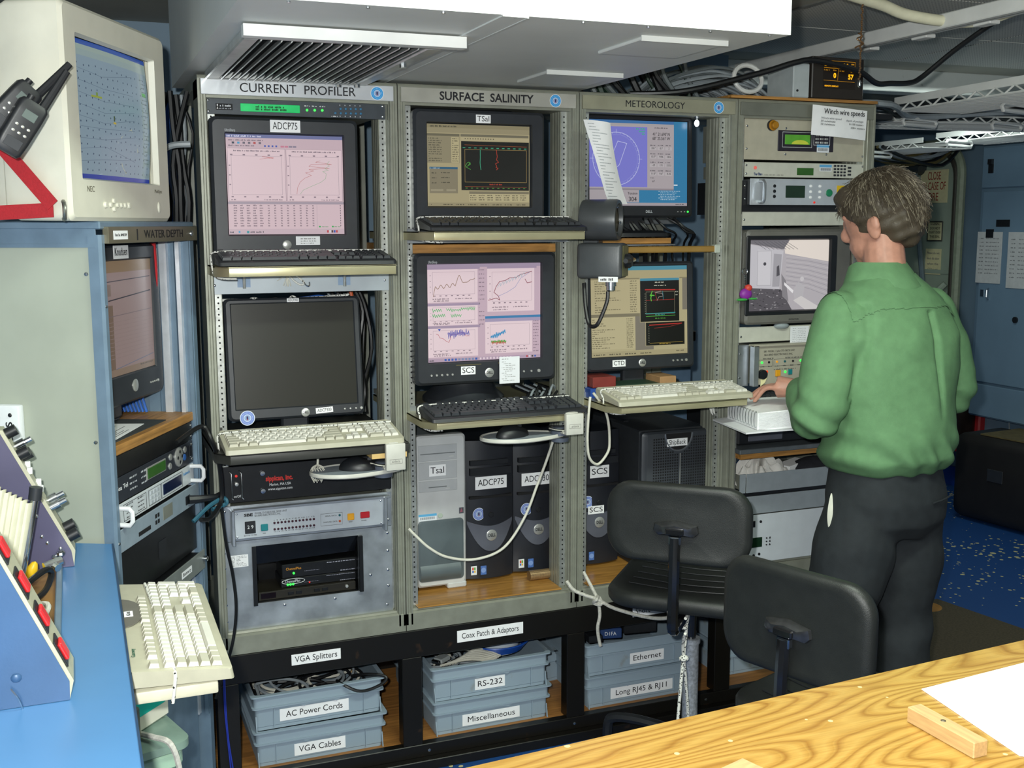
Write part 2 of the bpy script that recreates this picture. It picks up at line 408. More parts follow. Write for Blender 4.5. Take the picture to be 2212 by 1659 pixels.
# ------------------------------------------------------------------ racks
RX = [-.003, .552, 1.125, 1.690, 2.240]; RB = .447; RT = 2.082
def post_profile():
    # s = inward from the outer face, y = depth behind the front
    p = [(0, 0), (.006, 0), (.008, .003), (.013, .003), (.015, 0), (.0205, 0), (.0215, .010), (.0235, .012), (.0245, .024), (.0265, .026), (.0275, .034),
         (.047, .034), (.048, .042), (.0455, .046), (.048, .050), (.048, .060), (.0455, .063), (.048, .067), (.048, .082), (.0455, .085), (.048, .089), (.048, .11), (.03, .11), (0, .11)]
    return p
def make_rack(i, label, plate_col, title, tx=None, tsize=.03, bold=0.0, seal=None, side=False):
    w = RX[i+1]-RX[i]; H = RT-RB
    t = thing('instrument_rack', label, 'rack', (RX[i], 0, RB), 0, 'row of four grey instrument racks')
    pp = post_profile(); gap = .0015
    pl = [(gap+a, b) for a, b in pp]; pr = [(w-gap-a, b) for a, b in pp]
    for q in (pl, pr): obj('post', G().prism(q, 'z', .02, H-.012), M_POST, t, sharp=25)
    # perforated rails: dark holes along the strip
    for s_, x in ((0, .0375), (1, w-.0375)):
        r = obj('mounting_rail', G().box(x-.009, x+.009, .031, .0335, .07, H-.06), M_ZINC, t)
        hg = G(); n = int((H-.14)/.0159)
        for k in range(n): hg.cyl((x, .0310, .08+k*.0159), (x, .0304, .08+k*.0159), .0028, n=6)
        h = obj('rail_holes', hg, M_HOLE, r); h['kind'] = 'stuff'
    obj('top_frame', G().prism([(0, H-.008), (.004, H-.002), (.012, H), (.6, H), (.6, H-.03), (.12, H-.03), (.12, H-.06), (.012, H-.06), (.012, H-.012), (0, H-.012)], 'x', gap, w-gap), M_POST, t)
    obj('bottom_frame', G().prism([(0, .002), (0, .055), (.006, .06), (.012, .06), (.014, .066), (.11, .066), (.6, .06), (.6, 0), (.006, 0)], 'x', gap, w-gap), M_POST, t)
    for yy in (.55,):
        obj('rear_post', G().box(gap, .04, yy, yy+.04, .06, H-.03).box(w-.04, w-gap, yy, yy+.04, .06, H-.03), M_POST2, t)
    pl_ = obj('title_plate', G().box(.010, w-.012, -.003, .004, H-.053, H-.011, .001), mat('title_plate_%d' % i, plate_col, 0.3, 0.45, 0.07, 9), t)
    if title:
        text(title, tsize, M_INK, pl_, (tx, -.0036, H-.033), name='title_lettering', bold=bold)
    if seal is not None: emblem(t, (seal, -.0034, H-.033), .019)
    if side:
        obj('side_panel', G().box(w-.004, w-.0015, .11, .6, .05, H-.03), M_POST2, t)
    return t
def emblem(parent, loc, r, col='#2f9be0', name='round_seal', rot=None):
    """round blue seal: pale rim, blue ring, pale centre with small red and dark marks"""
    c = Canvas(2*r, 2*r)
    c.ellipse(.5, .5, .5, '#e6eef6').ellipse(.5, .5, .46, col).ellipse(.5, .5, .25, '#c9d6e8').ellipse(.5, .5, .2, '#8fa6cf').rect(.44, .4, .56, .62, '#3b3560').rect(.46, .36, .54, .42, '#b5474f')
    for k in range(22):
        a = 2*PI*k/22; c.rect(.5+.35*math.cos(a)-.012, .5+.35*math.sin(a)-.02, .5+.35*math.cos(a)+.012, .5+.35*math.sin(a)+.02, '#d7e8f7')
    M_ = Vector(loc)
    ox = Vector((-r, 0, -r)) if rot is None else Vector((-r, 0, -r))
    if rot is not None:
        from mathutils import Euler
        ox = Euler(rot).to_matrix() @ ox
    return c.build(name, parent, M_+ox, M_PRINT, rot)
racks = [
    make_rack(0, 'grey open-front rack under the title CURRENT PROFILER', '#d6dade', 'CURRENT  PROFILER', .272, .0345, .0001, .495),
    make_rack(1, 'grey open-front rack under the title SURFACE SALINITY', '#c2c1b6', 'SURFACE  SALINITY', .272, .0335, .0007, .492),
    make_rack(2, 'grey open-front rack under the title METEOROLOGY', '#a9a791', 'METEOROLOGY', .26, .029, 0, .49),
    make_rack(3, 'grey rack with an untitled header, full of beige and silver panels', '#86887d', None, side=True),
]
text_spacing = None

# ------------------------------------------------------------------ black bench under the racks
bench = thing('rack_bench', 'black painted steel bench frame carrying the racks, with shelf bays', 'bench', (0, 0, 0), 0)
M_BENCH = mat('black_bench_paint', '#15130f', 0.38, 0.1, 0.3, 14, 0.15, 60, second='#3a2a1c', thr=0.71)
obj('front_rail', G().box(-.02, 2.30, .0, .03, .36, .4465, .002), M_BENCH, bench)
obj('top_deck', G().box(-.02, 2.30, .03, .66, .40, .4465), M_BENCH, bench)
obj('lower_rail', G().box(-.02, 2.30, 0, .03, .030, .072, .002), M_BENCH, bench)
obj('kick_board', G().box(-.02, 2.30, -.03, .0, .0, .032, .002), M_BENCH, bench)
obj('rear_rail', G().box(-.02, 2.30, .63, .66, .03, .10).box(-.02, 2.30, .64, .66, .10, .40), M_BENCH, bench)
for x in (-.018, .537, 1.093, 1.652, 2.236):
    obj('bench_post', G().box(x, x+.063, .001, .05, .072, .36, .002), M_BENCH, bench)
for k in range(5):
    obj('rail_screw', G().ball((.12+k*.5, -.001, .05), (.006, .003, .006), 8), M_SCREW, bench)
M_SHELFW = mat('brown_shelf_board', '#9a6a36', 0.5, 0, 0.16, 7, 0.05, 80, stretch=(1, 12, 12))
obj('shelf_board', G().box(-.018, 2.29, .03, .63, .055, .070), M_SHELFW, bench)
def sign(s, x, z, w, h, label, size, rotz=0.0, y=-.0005):
    t = thing('shelf_sign', label, 'sign', (x, y, z), 0, 'white paper signs on the black bench', rot=(0, rotz, 0))
    obj('card', G().box(-w/2, w/2, -.0008, 0, -h/2, h/2), M_WHITE, t)
    text(s, size, M_INK, t, (0, -.0012, 0), width=w*.86)
    return t
sign('VGA Splitters', .273, .409, .147, .033, 'white card reading VGA Splitters on the black bench rail', .026)
sign('Coax Patch & Adaptors', .826, .407, .222, .038, 'white card reading Coax Patch and Adaptors on the bench rail', .026)
sign('Short Cables', 1.405, .405, .15, .036, 'white card half hidden by rope on the bench rail', .026)
# ------------------------------------------------------------------ shared builders for the electronics
def rrect(x0, x1, z0, z1, r, k=4):
    out = []
    for cx, cz, a in ((x1-r, z0+r, -PI/2), (x1-r, z1-r, 0), (x0+r, z1-r, PI/2), (x0+r, z0+r, PI)):
        for i in range(k+1):
            t = a + PI/2*i/k; out.append((cx+r*math.cos(t), cz+r*math.sin(t)))
    return out
def loft(g, rings, cap0=True, cap1=True):
    n = len(rings[0]); o = len(g.v)
    for r in rings: g.v += [tuple(p) for p in r]
    for j in range(len(rings)-1):
        for i in range(n):
            g.f.append((o+j*n+i, o+j*n+(i+1) % n, o+(j+1)*n+(i+1) % n, o+(j+1)*n+i))
    if cap0: g.f.append(tuple(o+i for i in range(n-1, -1, -1)))
    if cap1: g.f.append(tuple(o+(len(rings)-1)*n+i for i in range(n)))
    return g
def at_y(poly, y): return [(p[0], y, p[1]) for p in poly]
def bezel_ring(g, out, inn, yf, yin, yback, r=.012, ri=.003, soft=.006):
    """front frame: rounded outer edge, flat face, recessed opening"""
    x0, x1, z0, z1 = out; a, b, c, d = inn
    R0 = rrect(x0, x1, z0, z1, r); R1 = rrect(x0+soft, x1-soft, z0+soft, z1-soft, r); I0 = rrect(a-.004, b+.004, c-.004, d+.004, ri); I1 = rrect(a, b, c, d, ri)
    loft(g, [at_y(R0, yback), at_y(R0, yf+soft), at_y(R1, yf), at_y(I0, yf), at_y(I1, yin)], False, False)
    return g
def sticker(parent, s, x, y, z, w, h, size, rot=None, name='label_sticker', paper=None):
    """small white label with black lettering on a part; faces -y"""
    o = obj(name, G().box(-w/2, w/2, -.0006, 0, -h/2, h/2), paper or M_WHITE, parent, (x, y, z), rot)
    if s: text(s, size, M_INK, o, (0, -.0009, 0), width=w*.82)
    return o
def screws(parent, pts, r=.0042, m=None, y=0):
    me = G().lathe([(r, 0), (r*.9, .0018), (r*.45, .0028), (0.0001, .003)], (0, -1, 0), n=8).mesh('screw'); me.materials.append(m or M_SCREW)
    for x, z in pts: obj('screw', me, None, parent, (x, y, z))
_KM = {}
def key_mesh(w, d, m, h=.0075):
    k = (round(w, 4), round(d, 4), m.name)
    if k not in _KM:
        a, b = w/2-.0008, d/2-.0008; t = .0022
        g = G(); vs = [(-a, -b, 0), (a, -b, 0), (a, b, 0), (-a, b, 0), (-a+t, -b+t*.8, h), (a-t, -b+t*.8, h), (a-t, b-t*1.3, h*1.08), (-a+t, b-t*1.3, h*1.08)]
        g.add(vs, [(0, 3, 2, 1), (4, 5, 6, 7), (0, 1, 5, 4), (1, 2, 6, 5), (2, 3, 7, 6), (3, 0, 4, 7)])
        me = g.mesh('key', 0); me.materials.append(m); _KM[k] = me
    return _KM[k]
KEY_ROWS = [  # (row offset from the front, [(x, width)...]) in key units
    (0, [(0, 1.25), (1.25, 1.25), (2.5, 1.25), (3.75, 6.25), (10, 1.25), (11.25, 1.25), (12.5, 1.25), (13.75, 1.25), (15.25, 1), (16.25, 1), (17.25, 1), (18.5, 2), (20.5, 1)]),
    (1, [(0, 2.25)] + [(2.25+i, 1) for i in range(10)] + [(12.25, 2.75), (16.25, 1), (18.5, 1), (19.5, 1), (20.5, 1)]),
    (2, [(0, 1.75)] + [(1.75+i, 1) for i in range(11)] + [(12.75, 2.25), (18.5, 1), (19.5, 1), (20.5, 1)]),
    (3, [(0, 1.5)] + [(1.5+i, 1) for i in range(12)] + [(13.5, 1.5), (15.25, 1), (16.25, 1), (17.25, 1), (18.5, 1), (19.5, 1), (20.5, 1)]),
    (4, [(i, 1) for i in range(13)] + [(13, 2), (15.25, 1), (16.25, 1), (17.25, 1), (18.5, 1), (19.5, 1), (20.5, 1), (21.5, 1)]),
    (5.3, [(0, 1)] + [(2+i, 1) for i in range(4)] + [(6.5+i, 1) for i in range(4)] + [(11+i, 1) for i in range(4)] + [(15.25, 1), (16.25, 1), (17.25, 1)]),
]
def keyboard(label, loc, rotz, W, D, body, keys, tilt=.13, h0=.013, brow=0.0, group='computer keyboards', keys2=None, apron=.02):
    """local: x along the keyboard, y from the user's edge (0) to the back (D); key bed tilted"""
    t = thing('computer_keyboard', label, 'keyboard', loc, rotz, group)
    ct, st = math.cos(tilt), math.sin(tilt)
    def bed(y, up=0): return (y*ct - up*st, h0 + y*st + up*ct)
    ty, tz = bed(D)
    prof = [(0, 0.002), (0.003, h0-.002), (.008, h0+.0005), (bed(D-.004)), (ty, tz-.008), (ty-.002, max(.004, tz-.03))]
    g = G(); n = 14
    def ring(x, inset):
        yc, zc = ty/2, .012
        return [(x, yc+(p[0]-yc)*(1-inset), zc+(p[1]-zc)*(1-inset*.6)) for p in prof]
    loft(g, [ring(0, .06), ring(.003, .02), ring(.009, 0), ring(W-.009, 0), ring(W-.003, .02), ring(W, .06)])
    bod = obj('body', g, body, t, sharp=40)
    if brow:   # curved raised brow along the back edge
        g = G()
        def brow_f(u, v):
            b = brow*(.45+.55*math.sin(PI*(.1+.8*u))**2*(1 if u < .55 else .6) + .25*math.exp(-((u-.8)/.12)**2))
            y, z = bed(D-.004 + v*b); return (.006+u*(W-.012), y, z+.001-.012*v*v)
        g.surf(brow_f, 24, 5, thick=(0, 0, -.008)); obj('brow', g, body, t)
    u_ = (W-.022)/22.5; y0 = apron; rowd = min(.0195, (D-apron-.012)/6.3)
    for ro, row in KEY_ROWS:
        for x, w in row:
            km = key_mesh(w*u_, rowd, keys2 if (keys2 and (w > 1 and w < 6 or ro > 5)) else keys)
            y, z = bed(y0 + (ro+.5)*rowd, .0003)
            k = obj('key', km, None, t, (.011+(x+w/2)*u_, y, z), (tilt, 0, 0))
    for ro in (.5, 2.5):  # tall keys of the number pad
        y, z = bed(y0+(ro+.5)*rowd, .0003); obj('key', key_mesh(u_, rowd*2, keys), None, t, (.011+22*u_, y, z), (tilt, 0, 0))
    return t
def crt(label, loc, W, H, inn, depth, body, canvas=None, stand=True, rotz=0, tilt=0, group='black tube monitors in the racks', curve=.006, name='tube_monitor', chin=None, frame=None, screen_col='#0c0d0e'):
    """local: front face on y=0 facing -y, x centred, z from 0; inn = screen opening (x0,x1,z0,z1)"""
    t = thing(name, label, 'monitor', loc, 0, group, rot=(-tilt, 0, rotz))
    out = (-W/2, W/2, 0, H)
    obj('bezel', bezel_ring(G(), out, inn, 0, .014, .05, .014, .004, .008), frame or body, t)
    g = G()
    R = lambda s, y, dz=0: at_y(rrect(-W/2*s, W/2*s, H*.5-H*.5*s+dz, H*.5+H*.5*s+dz, .014*s), y)
    loft(g, [R(1, .05), R(.995, .12), R(.86, .2), R(.62, depth-.06), R(.55, depth)], True, True)
    obj('housing', g, body, t)
    a, b, c, d = inn
    def bulge(x, z): return curve*(((2*(x-a)/(b-a)-1)**2 + (2*(z-c)/(d-c)-1)**2)*.5)
    sg = G().surf(lambda u, v: (a-.002+(b-a+.004)*u, .011+bulge(a+(b-a)*u, c+(d-c)*v), c-.002+(d-c+.004)*v), 9, 9)
    scr = obj('screen_glass', sg, mat('screen_glass_'+screen_col, screen_col, 0.12, 0, 0.0), t)
    if canvas:
        # subdivide long shapes so that they follow the glass
        canvas.build('screen_picture', scr, (a, .0095, c), M_SCREEN, warp=lambda x, y, z: (x, y + bulge(a+x, c+z), z))
    return t
def lcd(label, loc, W, H, inn, body, canvas=None, stand_h=.09, tilt=.05, rotz=0, group='flat panel monitors in the racks', screen_col='#101112', depth=.05, round_=.012, base=True, by=0):
    t = thing('flat_monitor', label, 'monitor', loc, 0, group, rot=(0, 0, rotz))
    hd = obj('panel_bezel', bezel_ring(G(), (-W/2, W/2, 0, H), inn, 0, .006, depth*.6, round_, .002, .006), body, t, (0, 0, stand_h), (-tilt, 0, 0))
    g = loft(G(), [at_y(rrect(-W/2, W/2, 0, H, round_), depth*.6), at_y(rrect(-W/2+.02, W/2-.02, .02, H-.02, round_), depth), at_y(rrect(-W/2+.08, W/2-.08, .07, H-.07, round_), depth*1.3)])
    obj('rear_shell', g, body, hd)
    a, b, c, d = inn
    obj('screen_glass', G().box(a-.002, b+.002, .0045, .0065, c-.002, d+.002), mat('lcd_glass_'+screen_col, screen_col, 0.28, 0, 0.0), hd)
    if canvas: canvas.build('screen_picture', hd, (a, .0040, c), M_SCREEN)
    if base:
        obj('stand_neck', G().box(-.04, .04, .055, .085, .01, stand_h+H*.4, .006), body, t)
        obj('stand_base', loft(G(), [[(p[0], p[1], 0) for p in rrect(-.11, .11, -.02+by, .16+by, .04)], [(p[0], p[1], .012) for p in rrect(-.108, .108, -.018+by, .158+by, .04)], [(p[0], p[1], .02) for p in rrect(-.09, .09, by, .14+by, .03)]]), body, t)
    return t, hd
M_CHROMEBTN = mat('silver_button', '#c6c7c3', 0.3, 0.6, 0.04)
def disc(parent, x, y, z, r, m=None, name='badge', n=20, th=.003):
    return obj(name, G().lathe([(r, 0), (r, th*.6), (r*.86, th), (.0001, th*1.1)], (0, -1, 0), n=n), m or M_CHROMEBTN, parent, (x, y, z))
def brand_badge(parent, x, y, z, r):
    b = disc(parent, x, y, z, r); text('DELL', r*.8, M_INK, b, (0, -.0036, 0), width=r*1.35, bold=.0003); return b
CNAME = {'blue_cable': 'blue', 'black_cable': 'black', 'grey_cable': 'grey', 'orange_cable': 'orange', 'off_white_cable': 'off-white', 'white_cord': 'ivory', 'dark_grey_cable': 'dark grey', 'dark_green_cable': 'dark green', 'olive_cable': 'olive'}
def cable(name, label, pts, r, m, group=None, n=7, sub=8, cat='cable'):
    if '%s' in label: label = label % CNAME[m.name]
    return tag(obj(name, G().tube(pts, r, n, sub), m), label, cat, group)
M_CORDW = mat('white_cord', '#d8d6c8', 0.6, 0, 0.05)
def bungee_mat():
    m = bpy.data.materials.new('flecked_elastic_cord'); m.use_nodes = True; nt = m.node_tree; N = nt.nodes; L = nt.links; b = N['Principled BSDF']
    tc = N.new('ShaderNodeTexCoord'); v = N.new('ShaderNodeTexVoronoi'); v.inputs['Scale'].default_value = 160; L.new(tc.outputs['Object'], v.inputs['Vector'])
    r = N.new('ShaderNodeValToRGB'); r.color_ramp.elements[0].position = .30; r.color_ramp.elements[0].color = (.03, .03, .03, 1)
    r.color_ramp.elements[1].position = .36; r.color_ramp.elements[1].color = (.75, .75, .7, 1)
    L.new(v.outputs['Distance'], r.inputs['Fac']); L.new(r.outputs['Color'], b.inputs['Base Color']); b.inputs['Roughness'].default_value = .7
    return m
M_BUNGEE = bungee_mat()
def rack_panel(name, label, x0, x1, z0, z1, m, y=.0265, th=.004, cat='panel', group=None, depth=0, mb=None, r=.0008):
    """a rack unit: front plate on the rails; local origin at its lower corner"""
    t = thing(name, label, cat, (x0, y, z0), 0, group)
    obj('face_plate', G().box(0, x1-x0, 0, th, 0, z1-z0, r), m, t)
    if depth:
        obj('chassis', G().box(.025, x1-x0-.025, th, depth, .003, z1-z0-.003), mb or M_POST2, t)
    return t
def handle_bar(parent, x, z0, z1, out, r, m, y=0, name='handle'):
    return obj(name, G().tube([(x, y, z0), (x, y-out*.8, z0), (x, y-out, z0+out*.25), (x, y-out, z1-out*.25), (x, y-out*.8, z1), (x, y, z1)], r, 8), m, parent)
def mouse(label, loc, rotz, m=None, group='black computer mice'):
    t = thing('computer_mouse', label, 'mouse', loc, rotz, group)
    def sh(u, v):
        a = 2*PI*u; e = v
        rx = .031*(1-.12*math.cos(a)); x = rx*math.cos(a)*math.sqrt(max(0, 1-e*e)); y = .058*math.sin(a)*math.sqrt(max(0, 1-e*e))
        return (x, y, .003+.034*e*(1-.25*max(0, -math.sin(a))))
    g = G(); nu, nv = 20, 7
    rings = [[sh(i/nu, v) for i in range(nu)] for v in (0, .15, .35, .6, .8, .93, .995)]
    rings = [[(p[0], p[1], 0) for p in rings[0]]] + rings
    obj('shell', loft(g, rings), m or M_BLACK, t, sharp=60)
    obj('wheel', G().cyl((-.003, -.028, .0275), (.003, -.028, .0275), .006, n=10), M_CHAR, t)
    return t
def mouse_platform(label, loc, mouse_label, clamp_dx=.165, ct=.078):
    """kidney shaped mouse plate hanging from a clamp on the shelf edge; local x to the clamp"""
    t = thing('mouse_platform', label, 'mouse tray', loc, 0, 'pale clamp-on mouse trays')
    M_PLT = mat('pale_grey_plastic', '#c9c8bf', 0.45, 0, 0.03); M_PAD = mat('grey_mouse_pad', '#8f97a0', 0.8, 0, 0.05, 80)
    out = []
    for i in range(40):
        a = 2*PI*i/40; x = .115*math.cos(a); y = .075*math.sin(a)
        if math.cos(a) > 0: x = .150*math.cos(a)**.9; y = y*(1-.45*math.cos(a)) - .012*math.cos(a)
        out.append((x, y))
    def sc(s, z): return [(p[0]*s, p[1]*s, z) for p in out]
    obj('plate', loft(G(), [sc(.96, -.012), sc(1, -.009), sc(1, -.001), sc(.985, .001), sc(.95, -.001), sc(.93, -.003)]), M_PLT, t)
    obj('pad', loft(G(), [sc(.92, -.004), sc(.92, -.002)]), M_PAD, t)
    c = clamp_dx
    cl = obj('clamp', G().box(c-.028, c+.028, -.086, -.068, .004, ct+.002, .003, 2), M_PLT, t); obj('clamp_jaw', G().lathe([(.028, ct), (.028, ct+.004), (.02, ct+.006)], c=(c-.004, -.05, 0), n=20), M_PLT, t); obj('clamp_foot', G().box(c-.03, c+.02, -.07, .0, .004, .012, .002), M_PLT, t)
    text('aidata', .010, mat('grey_ink', '#7d7d78', .6), cl, (c, -.0865, .030))
    obj('clamp_frame', G().tube([(c-.018, -.0865, .024), (c+.018, -.0865, .024), (c+.018, -.0865, .036), (c-.018, -.0865, .036)], .0006, 4, closed=True), mat('grey_ink', '#7d7d78', .6), cl)
    obj('pivot', G().lathe([(.028, -.004), (.028, .012), (.022, .018), (.015, .020)], c=(c-.02, -.02, 0), n=20).lathe([(.026, -.024), (.028, -.012)], c=(c-.02, -.02, 0), n=20), mat('blue_grey_plastic', '#5b6270', 0.4, 0, .04), t)
    for k in range(3):
        obj('cord_coil', G().tube([(c-.02+.036*math.cos(a)+random.uniform(-.003, .003), -.025+.03*math.sin(a), .010+k*.005+.003*math.sin(2*a+k)) for a in [2*PI*j/14 for j in range(14)]], .0018, 6, closed=True), M_BLACK if k != 1 else M_CORDW, t)
    return t
M_TRAY = mat('bronze_tray', '#b3ad8c', 0.3, 0.45, 0.05, 9)
M_TRAYB = mat('black_tray', '#33332f', 0.45, 0.0, 0.06, 9)
def tray(label, x0, x1, yf, z, D, H, m, left_taper=.03):
    """slide-out keyboard shelf: hollow pan with a front lip and angled front corner"""
    t = thing('keyboard_shelf', label, 'shelf', (x0, yf, z-H), 0, 'slide-out keyboard shelves')
    W = x1-x0
    poly = [(0, 0), (W, 0), (W, D), (-left_taper, D), (-left_taper, .05)]
    obj('pan', G().prism([(p[0]*1, p[1]) for p in poly], 'z', H-.003, H), m, t)
    obj('front_lip', G().box(0, W, 0, .004, 0, H, .0015, 2), m, t)
    obj('side_lip', G().prism([(0, 0), (.003, .003), (-left_taper+.003, .052), (-left_taper+.003, D), (-left_taper, D), (-left_taper, .05)], 'z', 0, H), m, t)
    obj('side_lip', G().box(W-.003, W, .004, D, 0, H), m, t)
    obj('slide_rail', G().box(.01, .028, .05, D+.15, .002, H-.004), M_ZINC, t); obj('slide_rail', G().box(W-.028, W-.01, .05, D+.15, .002, H-.004), M_ZINC, t)
    return t
def tower_dark(label, x, y, z, sticker_text, W=.166, H=.47, D=.42, group='charcoal tower computers', low=None):
    """rounded charcoal tower with a grey shield on its lower front"""
    t = thing('tower_computer', label, 'computer', (x, y, z), 0, group)
    M_T = mat('tower_black', '#24262c', 0.38, 0, 0.05, 20, .04, 700); M_S = mat('tower_shield', '#5c5f6a', 0.4, 0.1, 0.04, 20)
    obj('case', G().box(0, W, .02, D, .008, H, .004), M_T, t)
    def fr(u, v):
        bow = .018*(1-(2*u-1)**2); return (W*u, .02-bow - .004*math.sin(PI*v), .008+(H-.008)*v)
    obj('front_bezel', G().surf(fr, 13, 9, thick=(0, .02, 0)), M_T, t)
    def yb(xx): u = xx/W; return .02-.018*(1-(2*u-1)**2) - .0045
    # shield
    pts = []
    def sh(u, v):   # v 0 bottom point, 1 top arc
        top = H*.435 - .018*(math.cos((2*u-1)*PI/2)); bot = H*.215 + .20*H*abs(2*u-1)**2.2
        xx = .004+(W-.008)*u; z_ = bot+(top-bot)*v; return (xx, yb(xx)-.0025, z_)
    obj('shield', G().surf(sh, 15, 5, thick=(0, .003, 0)), M_S, t)
    obj('drive_bay', G().box(.012, W-.022, yb(W/2)-.0008, .01, H*.83, H*.865, .001).box(.012, W-.012, yb(W/2)-.0004, .01, H*.76, H*.81), M_BLACK, t)
    obj('drive_slot', G().box(.010, W-.010, yb(W/2)-.001, .01, H*.595, H*.612), M_HOLE, t)
    if sticker_text: sticker(t, sticker_text, W*.5, yb(W/2)-.001, H*.705, .034+.0125*len(sticker_text), .042, .03)
    emblem(t, (W*.25, yb(W*.25)-.002, H*.485), .021, '#7a8fd0')
    disc(t, W*.5, yb(W/2)-.001, H*.475, .009, M_BLACK, 'power_button')
    brand_badge(t, W*.5, yb(W/2)-.003, H*.33, .0185)
    for k, (dx, c) in enumerate(((.014, '#e9ecee'), (.045, '#4a6fb4'))):
        cv = Canvas(.02, .03); cv.rect(0, 0, 1, 1, c)
        if k == 0: cv.rect(.2, .55, .48, .85, '#d9482f').rect(.52, .55, .8, .85, '#68a83b').rect(.2, .25, .48, .5, '#3c6fc4').rect(.52, .25, .8, .5, '#e3b53a')
        else: cv.ellipse(.5, .5, .42, '#7d9bd4')
        cv.build('small_sticker', t, (dx, yb(dx+.01)-.0035, H*.05), M_PRINT)
    if low: sticker(t, low, W*.42, yb(W*.42)-.0035, H*.425, .06, .028, .024)
    return t
# ------------------------------------------------------------------ rack one: current profiler
M_KB = mat('keyboard_black', '#24262a', 0.45, 0, 0.05, 60); M_KK = mat('key_black', '#2e3136', 0.4, 0, 0.05, 60)
M_KW = mat('keyboard_ivory', '#b3b09c', 0.45, 0, 0.03, 30); M_KKW = mat('key_white', '#dad8ce', 0.42, 0, 0.02, 30); M_KKG = mat('key_putty', '#bfbcab', 0.42, 0, 0.02, 30)
M_UNITD = mat('slate_unit', '#3a4148', 0.45, 0.1, 0.05, 40)
# time code unit
u = rack_panel('time_display_unit', 'slate one-unit panel with long green display and blue keys', .021, .522, 1.980, 2.025, M_UNITD, cat='instrument', depth=.3)
cv = Canvas(.045, .017); cv.rect(0, 0, 1, 1, '#14161a').words(.25, .95, .52, .3, '#d9dde2', 3).words(.2, .95, .15, .2, '#b9bdc4', 4).poly([(.05, .15), (.15, .15), (.1, .5)], '#e6e6e6').rect(.07, .6, .13, .9, '#e6e6e6')
cv.build('maker_plate', u, (.027, -.0004, .012), M_PRINT)
d = obj('display', G().box(.093, .256, -.002, 0, .010, .031, .0012), mat('green_backlight', '#1fae5e', .3, 0, .05, emit=.55), u)
cv = Canvas(.163, .021); cv.words(.25, .75, .52, .28, '#0d3f22', 11, 0).words(.25, .78, .18, .28, '#0d3f22', 12, 0)
cv.build('display_digits', d, (.093, -.0024, .010), M_PRINT)
for k in range(3):
    disc(u, .276+k*.0215, -.0002, .019+k*.0004, .0034, M_LED_G, 'indicator_lamp', 10)
cv = Canvas(.25, .04)
for k in range(3): cv.words(.075+k*.086-.02, .075+k*.086+.045, .72, .09, '#e6e8ea', k, 0)
for k in range(5): cv.rect(.455+k*.058, .86, .463+k*.058, .93, '#d9dde0').rect(.455+k*.058, .10, .463+k*.058, .17, '#d9dde0')
cv.words(.36, .44, .08, .08, '#e6e8ea', 5, 0)
cv.build('panel_legend', u, (.255, -.0003, 0), M_PRINT)
M_KEYB = mat('blue_key', '#2f6f96', .4, 0, .04)
for k in range(5):
    for j in range(2): disc(u, .3715+k*.0145, -.0001, .026-j*.0125+k*.0002, .0036, M_KEYB, 'round_key', 10)
disc(u, .356, -.0001, .0135, .0036, M_KEYB, 'round_key', 10)
screws(u, [(.007, .037), (.007, .008), (.494, .037), (.494, .008)])

# screen one: two depth plots over a table of figures
c = Canvas(.322, .272)
c.rect(0, 0, 1, 1, '#d9bfc6').rect(0, .965, 1, 1, '#6f74a0').words(.01, .3, .972, .018, '#d8d8ee', 1, 0)
c.rect(0, .865, 1, .965, '#cbb2bb').words(.02, .32, .935, .014, '#6b5f6c', 2, 0)
for k, cc in enumerate(('#3c4656', '#4a9bc4', '#6a6472', '#6a6472', '#b84a4a', '#6a6472')): c.rect(.05+k*.045, .905, .07+k*.045, .925, cc)
for k in range(4): c.rect(.32+k*.032, .878, .335+k*.032, .895, '#3b57b0')
for k in range(4): c.rect(.46+k*.035, .876, .49+k*.035, .893, '#c97f94' if k < 2 else '#8e8496')
c.words(.02, .25, .88, .014, '#6b5f6c', 9, 0)
for x0, x1 in ((.01, .495), (.505, .99)):
    c.rect(x0, .335, x1, .86, '#e2c9cf').frame(x0, .335, x1, .86, '#8d7a86', .003)
    c.words(x0+.05, x1-.04, .83, .014, '#6b5d6a', int(x0*10)+4, 0).frame(x0+.03, .40, x1-.03, .785, '#9a8a95', .0025)
    for k in range(5):
        c.rect(x0+.03+k*.105-.008, .79, x0+.03+k*.105+.012, .803, '#8d7a86').rect(x0+.03+k*.105-.008, .372, x0+.03+k*.105+.01, .385, '#8d7a86')
    for k in range(1, 4): c.rect(x0+.008, .40+k*.095, x0+.022, .41+k*.095, '#8d7a86')
    c.words(x0+.02, x0+.06, .345, .012, '#7d6b78', 3, 0).words(x0+.3, x1-.02, .345, .012, '#7d6b78', 6, 0)
rr = random.Random(3)
c.line([(.28, .755), (.34, .765), (.40, .77), (.36, .775), (.30, .782), (.39, .765)], '#c46a68', .003)
pts = [(.59, .41), (.595, .47), (.62, .53), (.66, .57), (.72, .60), (.67, .625), (.74, .645), (.70, .66), (.88, .675), (.70, .69), (.72, .71), (.90, .715), (.76, .735), (.80, .75)]
c.line(pts, '#b9625f', .003)
c.line([(.62, .41), (.645, .45), (.72, .49), (.80, .53), (.845, .57), (.85, .62), (.82, .64), (.87, .655), (.84, .67), (.88, .70), (.86, .72), (.88, .745)], '#7fae84', .003)
c.rect(0, .305, 1, .33, '#a89aa6')
for r_ in range(9):
    zz = .285-r_*.0255
    for k in range(13): c.words(.03+k*.055+(.015 if k < 5 else .03), .03+k*.055+.05, zz, .015, '#7c6a76', r_*17+k, 0, 3, 4)
    c.rect(.965, zz, .972, zz+.014, '#7c6a76')
c.line([(.76, .06), (.76, .30)], '#b09faa', .003)
